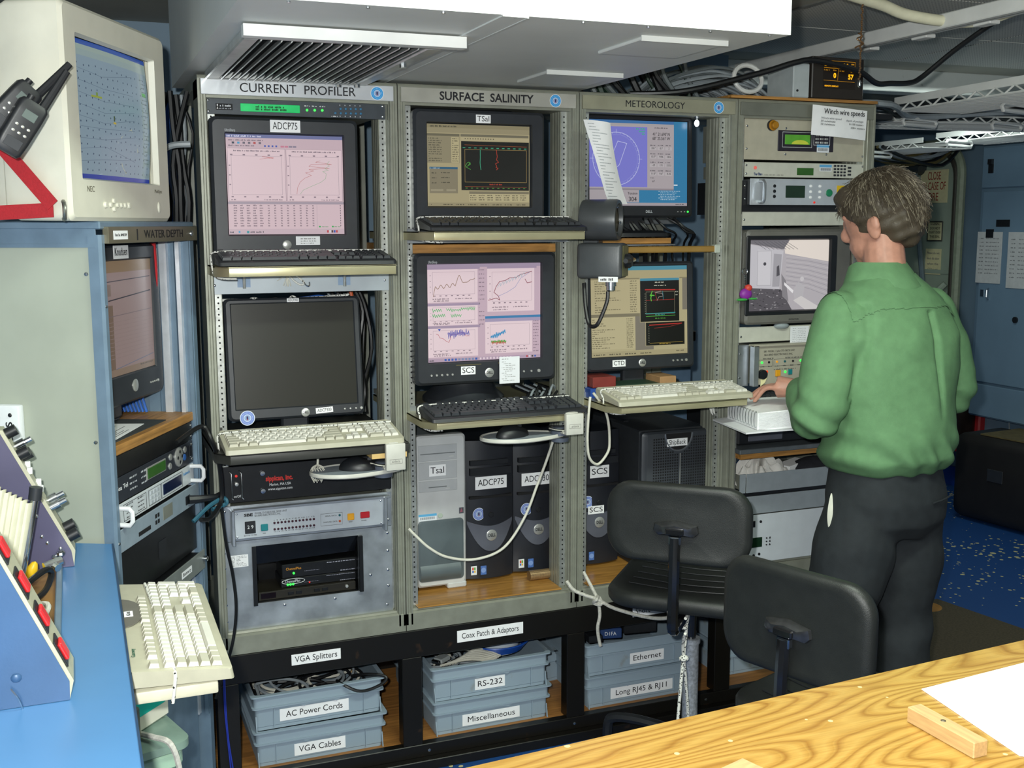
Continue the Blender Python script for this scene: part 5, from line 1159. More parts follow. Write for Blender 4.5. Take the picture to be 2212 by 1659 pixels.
m4 = crt('grey tube monitor showing a black and white deck camera view', (1.952, .002, 1.345), .424, .316, (-.196, .122, .046, .281), .40, mat('grey_bezel', '#6d6c66', .42, 0, .04, 20), None, curve=0, group='tube monitors')
bz = m4.children[0]
obj('black_surround', bezel_ring(G(), (-.214, .150, .030, .297), (-.196, .122, .046, .281), -.001, .010, .004, .008, .004, .002), M_BLACK, m4)
c.build('screen_picture', m4, (-.196, .0095, .044), M_SCREEN); text('MONITOR', .008, M_INK, m4, (-.02, -.0006, .014), width=.04)
u = rack_panel('blank_panel', 'plain ivory blank panel under the camera picture monitor', X4, 2.216, 1.284, 1.336, M_IV); screws(u, [(.006, .02)])
obj('plastic_dome', G().ball((.165, -.002, .052), (.03, .02, .012), 12), mat('clear_grey', '#9aa4a8', .15, 0, .03), u)
cv = Canvas(.075, .105); cv.rect(0, 0, 1, 1, '#e6e8ec')
for k in range(15): cv.words(.12, .3, .92-k*.06, .025, '#8a8a90', k, 0).words(.4, .85, .92-k*.06, .025, '#8a8a90', k+9, 0)
cv.line([(.34, .04), (.34, .96)], '#b0b0b6', .006); t = thing('table_card', 'white printed table card hanging below the camera monitor', 'card', (1.928, .012, 1.228)); obj('card', G().box(0, .075, 0, .0006, 0, .105), M_WHITE, t); cv.build('card_print', t, (0, -.0004, 0), M_PRINT)
u = thing('ctd_deck_unit', 'beige CTD deck unit with green lamps and amber button', 'instrument', (1.725, .004, 1.136), 0); M_DK = mat('deck_beige', '#a9a595', .45, 0, .04, 20)
obj('fascia', G().box(.068, .44, 0, .004, .004, .136, .001), M_DK, u); obj('side_cheek', G().box(.046, .068, -.012, .012, 0, .140, .002), M_ALU, u); obj('rack_ear', G().box(0.006, .046, .020, .024, 0, .140), M_ALU, u); obj('chassis', G().box(.068, .44, .004, .3, .004, .136), M_POST2, u); obj('top_lip', G().box(.046, .45, -.012, .02, .136, .142), M_DK, u)
Y = -.0006
text('SBE  MODEL 11 plus CTD DECK UNIT', .0085, M_INK, u, (.155, Y, .117), width=.125); text('SEA-BIRD ELECTRONICS INC', .0085, M_INK, u, (.152, Y, .105), width=.115)
obj('lamp_frame', G().tube([(.075, Y, .066), (.128, Y, .066), (.128, Y, .089), (.075, Y, .089)], .0005, 4, closed=True).tube([(.134, Y, .066), (.26, Y, .066), (.26, Y, .089), (.134, Y, .089)], .0005, 4, closed=True), M_INK, u)
for x, m in ((.086, M_LED_G), (.114, M_BLACK), (.146, mat('amber_lamp', '#d9922a', .3, 0, 0, emit=.4)), (.178, mat('teal_lamp', '#1f5d64')), (.211, M_BLACK), (.243, M_LED_G), (.275, M_LED_G)): disc(u, x, 0, .080, .004, m, 'lamp', 10)
cv = Canvas(.3, .12); [cv.words(.02+k*.1, .08+k*.1, .50, .035, '#444', k, 0) for k in range(7)]; cv.words(.05, .2, .72, .04, '#444', 8, 0).words(.35, .6, .72, .04, '#444', 9, 0).words(.2, .5, .40, .04, '#444', 3, 0); cv.build('panel_print', u, (.075, -.0003, .004), M_PRINT)
obj('rotary_knob', G().lathe([(.017, 0), (.016, .012), (.0001, .013)], (0, -1, 0), (.087, 0, .040), 20), M_BLACK, u); obj('amber_button', G().box(.14, .160, -.006, 0, .030, .052, .0015), mat('amber_button', '#e2a024'), u)
disc(u, .181, 0, .044, .004, M_LED_G, 'lamp', 10); disc(u, .107, 0, .048, .0045, mat('red_orange_lamp', '#e04a2a', .3, 0, 0, emit=.5), 'lamp', 10); obj('teal_button', G().box(.192, .208, -.005, 0, .034, .052, .001), mat('teal_button', '#1f7d84'), u)
obj('tape_tag', G().add([(.078, -.006, .034), (.105, -.010, .038), (.092, -.014, .014), (.076, -.010, .0), (.080, -.005, .012)], [(0, 1, 2, 3, 4)]), mat('cream_tape', '#d6cf9a', .6, 0, .03), u); screws(u, [(.012, .03), (.012, .11)], y=.02)
t = thing('wood_ledge', 'brown wood ledge carrying the small black keyboard', 'shelf', (1.735, -.13, 1.050)); obj('plank', G().box(0, .47, 0, .30, 0, .03, .002), M_WOOD, t)
keyboard('small black keyboard under the CTD deck unit', (1.742, -.125, 1.0805), 0, .43, .15, M_KB, M_KK, .12)
# open notebook on the ledge
t = thing('open_notebook', 'thick white open notebook on the ledge beside the man', 'book', (1.60, -.30, 1.046), -.14)
def page(u_, v_): return (.01+.33*u_, .01+.22*v_, .052+.012*math.sin(PI*u_)*(.4+.6*v_) + .01*v_)
obj('cover', G().surf(lambda a, b: (-.045+.42*a, -.005+.25*b, .014*math.sin(2.6*a)-.018*a*(1-b)), 12, 4, thick=(0, 0, -.005)), mat('white_card', '#e4e5e8', .6, 0, .02), t)
g = G(); n = 12
for k in range(14):
    g.surf(lambda a, b, k=k: (.004+.30*a, .008+.23*b, .006+.0038*k+.012*math.sin(2.6*a)*(1-k/18) + .008*b), n, 2)
o = obj('pages', g, M_WHITE, t); o['kind'] = 'stuff'
obj('page_block', G().prism([(.0, .004), (.30, .004), (.30, .058), (.15, .066), (.0, .056)], 'y', .012, .23), M_WHITE, t)
g = G(); [g.tube([(-.002+.006*math.cos(a), .02+k*.02, .035+.026*math.sin(a)) for a in [2*PI*j/10 for j in range(10)]], .0012, 4, closed=True) for k in range(10)]; o = obj('spiral_binding', g, M_SCREW, t); o['kind'] = 'stuff'
# lower part: dark computer, grey shelf edge, rag, drawer, panels, white power unit
t = thing('tower_computer', 'dark computer lying on the shelf behind the notebook', 'computer', (1.755, .05, .925), 0, 'tower computers lying down'); obj('case', G().box(0, .42, 0, .35, 0, .115, .006), M_BLACK, t); obj('front_inlay', G().box(.04, .18, -.004, 0, .012, .10, .004), mat('tower_shield', '#5c5f6a'), t); disc(t, .11, -.004, .06, .018)
t = thing('steel_shelf', 'grey steel shelf with a brown wood edge below the notebook', 'shelf', (1.734, .0, .888)); obj('wood_edge', G().box(0, .48, 0, .4, 0, .018), M_WOOD, t); obj('steel_lip', G().box(-.006, .48, -.006, .4, .018, .034, .002), mat('grey_steel', '#6f767a', .45, .3, .06), t)
t = thing('drawer_unit', 'open grey metal drawer holding a rag', 'drawer', (1.730, -.012, .772)); obj('front', G().box(.024, .482, 0, .004, 0, .066, .001), mat('grey_enamel', '#9ca5ab', .45, .1, .03), t); obj('front_ear', G().box(0, .022, .004, .008, 0, .066), mat('grey_enamel', '#9ca5ab', .45, .1, .03), t); obj('tray', G().box(.03, .475, .004, .4, 0, .006).box(.03, .034, .004, .4, .006, .05).box(.471, .475, .004, .4, .006, .05), M_POST2, t); obj('shadow_gap', G().box(.0, .48, .012, .02, -.014, 0), M_BLACK, t)
t = thing('rag', 'crumpled white rag lying in the open grey drawer', 'cloth', (1.87, .08, .782)); rr = random.Random(14)
def ragf(u_, v_):
    a = 2*PI*u_; r_ = .11*math.sqrt(v_) ; h_ = .075*(1-v_**1.5)+.012*math.sin(7*a+5*v_)+.010*math.sin(13*a-9*v_)
    return (r_*1.15*math.cos(a)*(1+.12*math.sin(3*a)), r_*.8*math.sin(a), max(.001, h_))
obj('cloth', G().surf(ragf, 60, 16), mat('white_rag', '#d6d4cf', .9, 0, .08, 20, .3, 80), t, sharp=0)
t = thing('white_carton', 'small white carton in the open grey drawer', 'box', (1.98, .06, .806)); obj('carton', G().box(0, .10, 0, .06, 0, .026, .001), M_WHITE, t, None, (0, -.12, .25))
t = thing('black_bundle', 'dark cloth bundle in the open grey drawer', 'cloth', (2.10, .08, .782)); obj('cloth', G().ball((0, 0, .03), (.10, .06, .045), 14), mat('dark_cloth', '#1d1e24', .9, 0, .2, 30, .4, 60), t)
u = rack_panel('blank_panel', 'plain grey blank panel above the white power unit', X4, 2.216, .694, .757, mat('grey_enamel', '#9ca5ab'), -.005)
u = rack_panel('power_unit', 'tall white power supply panel with dark window and small keys', X4, 2.216, .520, .690, mat('cool_white_panel', '#cfd6dc', .42, 0, .02, 20), -.005, cat='instrument', depth=.4)
obj('switch', G().box(.04, .063, -.003, 0, .128, .15, .002), M_BLACK, u); obj('window', G().box(.045, .093, -.002, 0, .055, .09, .001), mat('dark_green_window', '#17301f'), u); disc(u, .085, 0, .145, .005, M_BLACK, 'lamp', 10); disc(u, .082, 0, .030, .005, M_BLACK, 'lamp', 10); disc(u, .06, 0, .027, .005, M_BLACK, 'lamp', 10)
for k in range(3): disc(u, .111, 0, .06+k*.012, .0028, M_BLACK, 'key', 8); obj('key', G().prism([(.121, .057+k*.012), (.129, .057+k*.012), (.125, .065+k*.012)], 'y', -.001, 0), M_BLACK, u)
# on top of the racks: wooden strip, amber display box, sign, keychain
t = thing('top_board', 'thin plywood board lying on the far rack', 'board', (1.66, .0, 2.0825)); obj('board', G().box(0, .58, -.004, .6, 0, .009), M_WOOD, t)
t = thing('display_box', 'dark brown display box with amber figures on top of the rack', 'display', (1.965, -.01, 2.092), .05); M_DB = mat('brown_black_box', '#2b2622', .4, 0, .05)
obj('box', G().box(0, .218, .0, .12, 0, .135, .003), M_DB, t); c = Canvas(.135, .092); c.rect(0, 0, 1, 1, '#120a04').line([(.02, .72), (.98, .70)], '#c98a12', .018).line([(.02, .97), (.98, .97), (.98, .60)], '#c98a12', .014).line([(.04, .80), (.98, .78)], '#c98a12', .02).rect(.03, .78, .10, .86, '#e2a010').line([(.02, .28), (.98, .26)], '#c98a12', .012).line([(.46, .68), (.45, .30)], '#c98a12', .014)
for k in range(3): c.rect(.52+k*.1, .86, .56+k*.1, .90, '#e2a010')
c.rect(.86, .86, .95, .91, '#b07a12'); c.words(.02, .2, .62, .05, '#b07a12', 3, 0).words(.3, .42, .62, .05, '#b07a12', 4, 0).words(.5, .68, .61, .05, '#b07a12', 5, 0); c.rect(.85, .6, .9, .65, '#b07a12')
scr = c.build('screen_picture', t, (.045, -.0006, .034), M_SCREEN); M_AMB = mat('amber_glow', '#ffb31a', .4, 0, 0, emit=1.0)
text('0', .022, M_AMB, t, (.045+.35*.135, -.0016, .034+.45*.092), bold=.0006); text('57', .022, M_AMB, t, (.045+.85*.135, -.0016, .034+.43*.092), bold=.0006); text('REMOTE DISPLAY', .007, M_AMB, t, (.045+.26*.135, -.0016, .034+.08*.092), width=.058)
t = thing('grey_box', 'pale grey enclosure standing beside the amber display box', 'box', (1.895, -.005, 2.092)); obj('case', G().box(0, .064, 0, .15, 0, .11, .003), mat('pale_grey_box', '#a9b1b3', .45, 0, .03), t); disc(t, .016, 0, .022, .004, M_BLACK, 'screw_hole', 8)
t = thing('wire_speed_sign', 'white paper sign headed Winch wire speeds taped to the rack header', 'sign', (1.962, -.018, 1.972), 0, rot=(0, .035, 0)); obj('sheet', G().surf(lambda a, b: (.222*a, -.012*math.sin(PI*a)*(.3+.7*(1-b)), .098*b-.006*a), 10, 5, thick=(0, .0006, 0)), M_WHITE, t)
SR = (PI/2, 0, 0)
text('Winch wire speeds', .024, M_INK, t, (.120, -.0135, .078), width=.165, bold=.0002)
M_GINK = mat('faint_ink', '#6f7076', .8, 0, 0)
for s, x, z, w, m in (('Winch wire speed', .068, .056, .082, M_GINK), ('30 m/minute', .055, .046, .058, M_INK), ('50 m/minute', .055, .036, .058, M_INK), ('depth of package', .163, .053, .07, M_GINK), ('0-100 meters', .170, .042, .058, M_INK), ('100+ meters', .176, .030, .056, M_INK)): text(s, .0085, m, t, (x, -.0135, z), width=w)
t = thing('toy_keychain', 'purple and green toy figure on a chain hanging from the post', 'keychain', (1.728, -.005, 1.44)); obj('ring', G().tube([(.0+.010*math.cos(a), 0, .085+.010*math.sin(a)) for a in [2*PI*k/12 for k in range(12)]], .0015, 5, closed=True), M_SCREW, t)
for k in range(5): obj('chain_link', G().ball((.002, 0, .072-k*.008), (.0025, .002, .0045), 6), M_SCREW, t)
obj('body', G().ball((.006, 0, .010), (.024, .014, .020), 12), mat('toy_purple', '#8a2d9e', .5, 0, .05), t); obj('head', G().ball((.014, -.002, .030), (.014, .012, .012), 12), mat('toy_red', '#d8473a', .5, 0, .05), t); obj('foot', G().ball((-.012, -.006, -.008), (.022, .01, .005), 10), mat('toy_green', '#3fae4a', .5, 0, .05), t); obj('foot', G().ball((.03, -.006, -.006), (.018, .01, .004), 10), mat('toy_green', '#3fae4a', .5, 0, .05), t)
# ------------------------------------------------------------------ crates under the bench
M_CR = mat('crate_blue_grey', '#92a3b0', .5, 0, .05, 12, .04, 80, second='#8b9292', thr=.70)
_crate = None
def crate(label, x, y, z, title, W=.405, D=.50, H=.112, rotz=0, size=.03, tx=0, ty=0, tr=0.0):
    t = thing('storage_crate', label, 'crate', (x, y, z), rotz, 'stackable blue grey crates under the racks')
    g = G(); w = .004
    def ring(s0, z_, ins): return [(p[0], p[1], z_) for p in rrect(ins, W-ins, ins, D-ins, .012)]
    # walls with double skin, flaring foot and two rims
    loft(g, [ring(0, 0, .012), ring(0, .010, .012), ring(0, .012, .010), ring(0, H*.62, .010), ring(0, H*.62, .0), ring(0, H*.66, .0), ring(0, H*.66, .006), ring(0, H*.96, .006), ring(0, H*.96, -.004), ring(0, H, -.004), ring(0, H, .010), ring(0, .006, .016)], True, True)
    obj('tub', g, M_CR, t)
    for xx in (.065, W-.065): obj('stiffening_rib', G().box(xx-.0015, xx+.0015, .0045, .012, .008, H*.62), M_CR, t)
    for xx in (.012, W-.012): obj('corner_gusset', G().prism([(.002, .0), (.012, .0), (.012, .045)], 'x', xx-.0015, xx+.0015), M_CR, t)
    obj('latch_lip', G().prism([(.14, H*.62), (.27, H*.62), (.255, H*.54), (.245, H*.58), (.165, H*.58), (.155, H*.54)], 'y', .002, .008), M_CR, t)
    if title:
        tw = .022+.0135*len(title); s = obj('name_card', G().box(-tw/2, tw/2, -.0006, 0, -.019, .019), M_WHITE, t, (W/2+tx, .0085, H*.32+ty), (0, -tr, 0))
        text(title, .027, M_INK, s, (0, -.001, 0), width=tw*.82)
    return t
Y0 = .035
crate('lower crate marked VGA Cables', .088, Y0, .0705, 'VGA Cables', tx=-.005, ty=.0)
crate('upper crate marked AC Power Cords with tangled leads', .085, Y0, .184, 'AC Power Cords', rotz=.012, tx=-.015, ty=.004)
crate('lower crate marked Miscellaneous', .646, Y0, .0705, 'Miscellaneous', tx=-.005)
crate('upper crate marked RS-232 with loose connectors', .642, Y0, .183, 'RS-232', tx=-.005, ty=.002)
crate('lower crate marked Long RJ45 and RJ11', 1.180, Y0, .0705, 'Long RJ45 & RJ11', tx=.01, ty=.004)
crate('upper crate marked Ethernet beside the chair', 1.178, Y0, .183, 'Ethernet', tx=.03, ty=.004)
crate('unmarked crate behind the Miscellaneous crate', 1.062+.005, .25, .0705, None, W=.10, D=.36) if False else None
t = thing('storage_crate', 'plain crate standing on the far bay shelf', 'crate', (1.735, .10, .0705), 0, 'stackable blue grey crates under the racks')
for ch in bpy.data.objects['storage_crate'].children:
    if ch.name.split('.')[0] in ('tub', 'stiffening_rib', 'corner_gusset'): c2 = ch.copy(); COL.objects.link(c2); c2.parent = t
t2 = thing('storage_crate', 'plain crate stacked upon the far bay crate', 'crate', (1.735, .10, .183), 0, 'stackable blue grey crates under the racks')
for ch in t.children: c2 = ch.copy(); COL.objects.link(c2); c2.parent = t2
# contents
rr = random.Random(41)
def loops(name, label, group, cx, cy, cz, mats, n, rmin, rmax, rad, sx=1.6):
    for k in range(n):
        x, y = cx+rr.uniform(-.12, .12), cy+rr.uniform(-.08, .12); r = rr.uniform(rmin, rmax); ph = rr.uniform(0, 6); ti = rr.uniform(.15, .75)
        pts = []
        for j in range(11):
            a = ph + j*.58; pts.append((min(max(x+r*sx*math.cos(a), cx-.165), cx+.165), min(max(y+r*math.sin(a), cy-.12), cy+.3), cz+.006*(k % 5)+ti*r*(.9+math.sin(a))*.62))
        cable(name, label, pts, rad*rr.uniform(.8, 1.1), mats[k % len(mats)], group, 7, 4)
M_CWH = mat('off_white_cable', '#cfcdc0', .5, 0, .04)
loops('power_cable', 'tangled %s power cable in the AC Power Cords crate', 'power cords in the crate', .285, .19, .225, (M_CBK, M_CBK, M_CWH, M_CGR, M_CBK), 20, .045, .085, .0048)
cable('power_cable', 'black power cord looped over the rim of its crate', [(.40, .10, .29), (.44, .06, .305), (.49, .035, .300), (.485, .026, .285), (.44, .024, .270), (.40, .024, .272), (.36, .04, .292), (.35, .08, .29)], .0048, M_CBK, None, 7, 5)
loops('serial_cable', '%s serial cable in the RS-232 crate', 'serial cables in the crate', .80, .18, .222, (M_CGR, M_CWH, M_CGR, M_CBK), 12, .04, .07, .0042)
for k in range(7):
    r = .085+.0035*k; cable('blue_coil', 'blue network cable coil on the RS-232 crate', [(.925+r*math.cos(a), .20+r*.9*math.sin(a), .275+.004*k) for a in [2*PI*j/16 for j in range(17)]], .0035, mat('bright_blue_cable', '#1f55b8', .35, 0, .05), 'blue coil on the RS-232 crate', 6, 2)
for k in range(6): cable('grey_coil', 'off-white cable bundle beside the blue coil', [(.70+.01*k, .13, .265), (.78+.01*k, .10+.008*k, .285+.003*k), (.86+.008*k, .075+.006*k, .278)], .004, M_CWH, 'off-white bundle in the RS-232 crate', 6, 5)
t = thing('tape_roll', 'pale plastic spool inside the blue cable coil', 'spool', (.925, .20, .268)); obj('spool', G().lathe([(.060, 0), (.072, 0), (.072, .055), (.060, .055), (.060, 0)], n=28), mat('pale_spool', '#c3cdd6', .4, 0, .03), t)
t = thing('serial_plug', 'grey serial connector lying in the RS-232 crate', 'connector', (.685, .115, .280), .6); obj('hood', G().box(0, .05, -.018, .018, 0, .016, .004), mat('plug_grey', '#9aa0a0', .45, 0, .04), t); obj('shell', G().box(-.012, 0, -.016, .016, .002, .014, .003), M_SCREW, t)
for i, (x, y, z, w, d_, h, m, lb) in enumerate(((1.25, .10, .285, .085, .14, .035, mat('blue_carton', '#27406f', .45, 0, .05), 'blue printed carton in the Ethernet crate'), (1.35, .10, .288, .12, .16, .045, M_BLACK, 'black adaptor box in the Ethernet crate'), (1.20, .06, .29, .05, .11, .026, M_BLACK, 'black power brick at the corner of the Ethernet crate'))):
    t = thing('carton' if i == 0 else 'adaptor_box', lb, 'box', (x, y, z), -.25+.1*i); obj('box', G().box(0, w, 0, d_, 0, h, .003), m, t)
    if i == 0: text('D1FA', .018, M_WHT_INK, t, (.045, -.001, .018), width=.04)
t = thing('carton', 'white and tan carton standing behind the AC Power Cords crate', 'box', (.455, .36, .0705)); obj('box', G().box(0, .08, 0, .18, 0, .27), mat('kraft_card', '#a98a62', .7, 0, .06), t); obj('white_panel', G().box(-.0, .081, -.001, 0, .14, .27), M_WHITE, t)
cv = Canvas(.035, .012); [cv.rect(k*.06, 0, k*.06+(.02 if k % 3 else .04), 1, '#222') for k in range(17)]; cv.build('barcode', t, (.035, -.0016, .245), M_PRINT)
t = thing('storage_crate', 'plain crate lying deep behind the RS-232 crate', 'crate', (1.075, .28, .0705), .12, 'stackable blue grey crates under the racks')
for ch in bpy.data.objects['storage_crate'].children:
    if ch.name.split('.')[0] in ('tub',): c2 = ch.copy(); COL.objects.link(c2); c2.parent = t
cable('blue_string', 'doubled blue string hanging at the corner of the bench', [(.002, -.012, .40), (.001, -.014, .30), (.006, -.014, .20), (.012, -.014, .10), (.016, -.016, .055), (.018, -.016, .10), (.008, -.016, .20), (.004, -.016, .30), (.004, -.014, .40)], .0022, mat('royal_blue_string', '#2438a8', .6, 0, .05), None, 6, 4, 'string')
# rope tied between the rack post and the chair
M_ROPE = mat('white_rope', '#cbc9bf', .75, 0, .1, 120, .2, 300)
rp = thing('tie_rope', 'off-white rope tied from the rack post to the chair', 'rope', (0, 0, 0))
obj('rope', G().tube([(1.085, -.01, .545), (1.10, -.03, .520), (1.13, -.05, .505), (1.17, -.07, .490), (1.20, -.12, .475), (1.25, -.22, .475), (1.27, -.32, .500), (1.275, -.40, .545)], .0058, 8, 6), M_ROPE, rp)
obj('rope_bight', G().tube([(1.155, .012, .56), (1.165, -.03, .52), (1.17, -.07, .488)], .0055, 8, 6), M_ROPE, rp)
obj('knot', G().tube([(1.165+.012*math.cos(a), -.072+.010*math.sin(a*2), .488+.012*math.sin(a)) for a in [2*PI*k/10 for k in range(10)]], .0058, 7, 2, closed=True), M_ROPE, rp)
obj('rope_tail', G().tube([(1.17, -.07, .484), (1.172, -.075, .44), (1.165, -.075, .40), (1.172, -.07, .36), (1.178, -.07, .335)], .0055, 8, 6), M_ROPE, rp)
# ------------------------------------------------------------------ turned rack (water depth), its monitor, desk and equipment
WN = Vector((-.275, -.5, 0)); WA = math.atan2(.895, .446)
WR = Matrix.Rotation(WA, 4, 'Z')
def WL(x, y, z): return tuple(WN + (WR @ Vector((x, y, 0))) + Vector((0, 0, z)))
M_BLG = mat('blue_grey_frame', '#6f8598', .42, .15, .05, 20, .04, 200); M_GGR = mat('grey_green_panel', '#a7aea0', .5, 0, .04, 5, .05, 60)
wd = thing('instrument_cabinet', 'blue grey cabinet with grey green side under the WATER DEPTH plate', 'cabinet', tuple(WN), WA)
W = .555; H = 1.69
obj('side_panel', G().box(.0, .012, .018, .75, .02, 1.64), M_GGR, wd)
obj('top_band', G().box(-.004, .0, .012, .76, 1.637, H, .001).box(-.006, W, .0, .76, H-.018, H, .003), M_BLG, wd)
obj('band_edge', G().box(-.007, -.004, .012, .76, 1.632, 1.640), M_BLG, wd)
obj('corner_post', G().prism([(-.006, .03), (-.006, .006), (0, 0), (.014, 0), (.014, .03)], 'z', .0, 1.66), M_BLG, wd)
obj('far_post', G().prism([(W-.03, 0), (W-.006, 0), (W, .006), (W, .06), (W-.03, .06)], 'z', 0, 1.66), M_BLG, wd)
M_CHR = mat('bright_rail', '#d3d7de', .28, .35, .05, 30)
for k, (y, w) in enumerate(((.002, .010), (.026, .011), (.044, .008), (.062, .020), (.10, .03))):
    obj('inner_rail', G().box(W-.046 if k % 2 else W-.038, W-.03, y, y+w, .3, 1.64), M_CHR if k in (1, 3) else M_BLG, wd)
obj('far_side_panel', G().box(W-.03, W-.022, .06, .75, .02, 1.64), M_BLG, wd)
obj('back_panel', G().box(.012, W-.03, .72, .74, .02, 1.64), mat('dark_back', '#1c2634', .6, 0, .1), wd)
obj('foot_plinth', G().box(0, W, .02, .75, 0, .06), M_BLG, wd)
pl_ = obj('title_plate', G().box(.014, W, -.010, .004, 1.640, 1.678, .001), mat('bronze_plate', '#77725f', .35, .4, .06, 9), wd)
text('WATER DEPTH', .028, M_INK, pl_, (.33, -.0106, 1.659), name='title_lettering', width=.245); obj('plate_slot', G().box(.165, .169, -.0112, -.01, 1.646, 1.672), M_INK, pl_)
sticker(pl_, 'Dear Sta. 8640/2109', .075, -.0105, 1.659, .075, .020, .009); disc(pl_, W-.045, -.010, 1.659, .008, M_SCREW, 'lock', 14, .004)
screws(wd, [(.005, 1.50), (.005, .95)])
obj('panel_screw', G().lathe([(.005, 0), (.004, .002), (.0001, .003)], (-1, 0, 0), (-.0005, .04, 1.573), 8), M_SCREW, wd); obj('panel_screw', G().lathe([(.005, 0), (.004, .002), (.0001, .003)], (-1, 0, 0), (-.0005, .04, 1.19), 8), M_SCREW, wd)
# Knudsen monitor
c = Canvas(.335, .292); c.rect(0, 0, 1, 1, '#8a7774').rect(0, .90, 1, 1, '#7c6750').rect(0, .05, .22, .62, '#6d5b4e').rect(0, .0, 1, .06, '#7f6d5e').line([(0, .82), (.97, .84)], '#3c3640', .008).line([(.15, .66), (.97, .71)], '#2f2b33', .010).line([(.05, .52), (.98, .54)], '#6b5f62', .006).line([(.22, .06), (.98, .12)], '#5d6478', .006)
for k in range(10): c.line([(.0, .47-k*.035), (.98, .475-k*.035)], '#84726f', .004)
c.words(.7, .97, .04, .016, '#4c4440', 4, 0); c.rect(.12, .70, .2, .80, '#75645c')
kn_, kh = lcd('dark flat monitor labelled Knudsen inside the turned cabinet', WL(.305, .075, 1.178), .372, .395, (-.162, .138, .075, .357), M_CHAR, None, .06, .0, rotz=WA, round_=.02, by=.10)
c.w = .300; c.h = .282; c.v = [(p[0]*.300/.335, p[1], p[2]*.282/.292) for p in c.v]; c.build('screen_picture', kh, (-.162, .0040, .075), M_SCREEN)
sticker(kh, 'Knudsen', -.045, -.0004, .378, .085, .033, .028); disc(kh, .0, 0, .040, .016)
for k in range(5): disc(kh, .095+k*.012, 0, .034, .0024 if k < 4 else .004, None, 'button', 8)
t = thing('wood_shelf', 'brown wood shelf under the Knudsen monitor', 'shelf', WL(.02, .01, 1.150), WA); obj('plank', G().box(0, .50, 0, .5, 0, .024, .002), M_WOOD, t); obj('dark_mat', G().box(.0, .36, .02, .4, .024, .0265), mat('dark_mat', '#34383a', .8, 0, .06), t)
t = thing('loose_sheet', 'white printed sheet lying before the Knudsen monitor', 'paper', WL(.07, .035, 1.177), WA+.10); obj('sheet', G().box(0, .24, 0, .11, 0, .0012), M_WHITE, t); g = G(); rr = random.Random(9)
for k in range(11): g.box(.02, .02+rr.uniform(.08, .2), .01+k*.0085, .0125+k*.0085, .0012, .0014)
o = obj('printed_lines', g, M_GINK, t); o['kind'] = 'stuff'
t = thing('thumb_screw_post', 'small metal thumb screw standing on the brown shelf', 'knob', WL(.30, .20, 1.175), WA); obj('stem', G().lathe([(.010, 0), (.010, .008), (.004, .012), (.004, .028), (.007, .03), (.0001, .034)], n=12), M_SCREW, t)
def wpanel(name, label, z0, z1, m, cat='instrument', y=.012, x0=.012, x1=.510, depth=.3):
    t = thing(name, label, cat, WL(x0, y, z0), WA); obj('face_plate', G().box(0, x1-x0, 0, .004, 0, z1-z0, .001), m, t)
    if depth: obj('chassis', G().box(.02, x1-x0-.03, .004, depth, .002, z1-z0-.002), M_BP, t)
    return t
u = wpanel('blank_panel', 'black blank panel under the brown shelf in the turned cabinet', 1.099, 1.149, M_BP, 'panel'); screws(u, [(.49, .04), (.49, .01)])
u = wpanel('antenna_controller', 'dark slate unit with green display and round keypad', 1.037, 1.097, mat('slate_dark', '#2b2f37', .45, 0, .04)); screws(u, [(.49, .05), (.49, .01)])
obj('display_frame', G().box(.185, .305, -.003, 0, .018, .050, .001), M_CHROMEBTN, u); obj('display', G().box(.190, .300, -.0045, -.003, .021, .047, .001), mat('green_lcd_dark', '#2f5a22'), u)
disc(u, .395, 0, .034, .026, M_CHROMEBTN, 'direction_pad', 24, .005); disc(u, .34, 0, .045, .009, M_CHROMEBTN, 'key', 14); disc(u, .335, 0, .022, .009, M_CHROMEBTN, 'key', 14); disc(u, .44, 0, .045, .009, M_CHROMEBTN, 'key', 14); disc(u, .435, 0, .025, .009, mat('blue_lamp', '#2f5fa8', .4, 0, 0), 'key', 14)
for a, b in ((0, 1), (1, 0), (0, -1), (-1, 0)): disc(u, .395+a*.014, -.005, .034+b*.014, .005, M_BLACK, 'arrow_key', 8, .001)
text('Sea Tel', .016, M_WHT_INK, u, (.05, -.0006, .034), width=.06); obj('power_switch', G().box(.465, .485, -.004, 0, .018, .05, .002), M_BLACK, u)
cv = Canvas(.12, .05); [cv.words(.05+.55*(k % 2), .4+.5*(k % 2), .8-.28*(k//2), .1, '#cfd3d8', k, 0) for k in range(6)]; cv.build('panel_print', u, (.085, -.0004, .004), M_PRINT)
u = wpanel('gps_receiver', 'white receiver unit with two white handles in the turned cabinet', .982, 1.033, mat('white_unit', '#ced4d8', .42, 0, .03))
for x in (.018, .478): handle_bar(u, x, .006, .046, .036, .0055, mat('white_handle', '#e6e8ea', .4, 0, .02))
obj('display', G().box(.285, .405, -.003, 0, .012, .040, .001), mat('navy_window', '#141f3d', .2, 0, .03), u)
for k in range(3):
    for j in range(3): obj('key', G().box(.205+k*.02, .219+k*.02, -.002, 0, .008+j*.012, .017+j*.012, .0008), mat('pale_key', '#b4bac0', .4, 0, .02), u)
g = G(); [g.tube([(a, -.0006, .006), (b, -.0006, .006), (b, -.0006, .045), (a, -.0006, .045)], .0006, 4, closed=True) for a, b in ((.05, .18), (.195, .270), (.275, .415))]; obj('outline', g, M_INK, u); 
cv = Canvas(.13, .045); [cv.words(.12+.5*(k % 2), .42+.5*(k % 2), .8-.22*(k//2), .09, '#444', k, 0) for k in range(8)]; cv.build('panel_print', u, (.05, -.0004, .003), M_PRINT); text('Ashtech', .012, mat('maker_blue', '#2f7fb8', .5, 0, 0), u, (.445, -.0006, .034), width=.045)
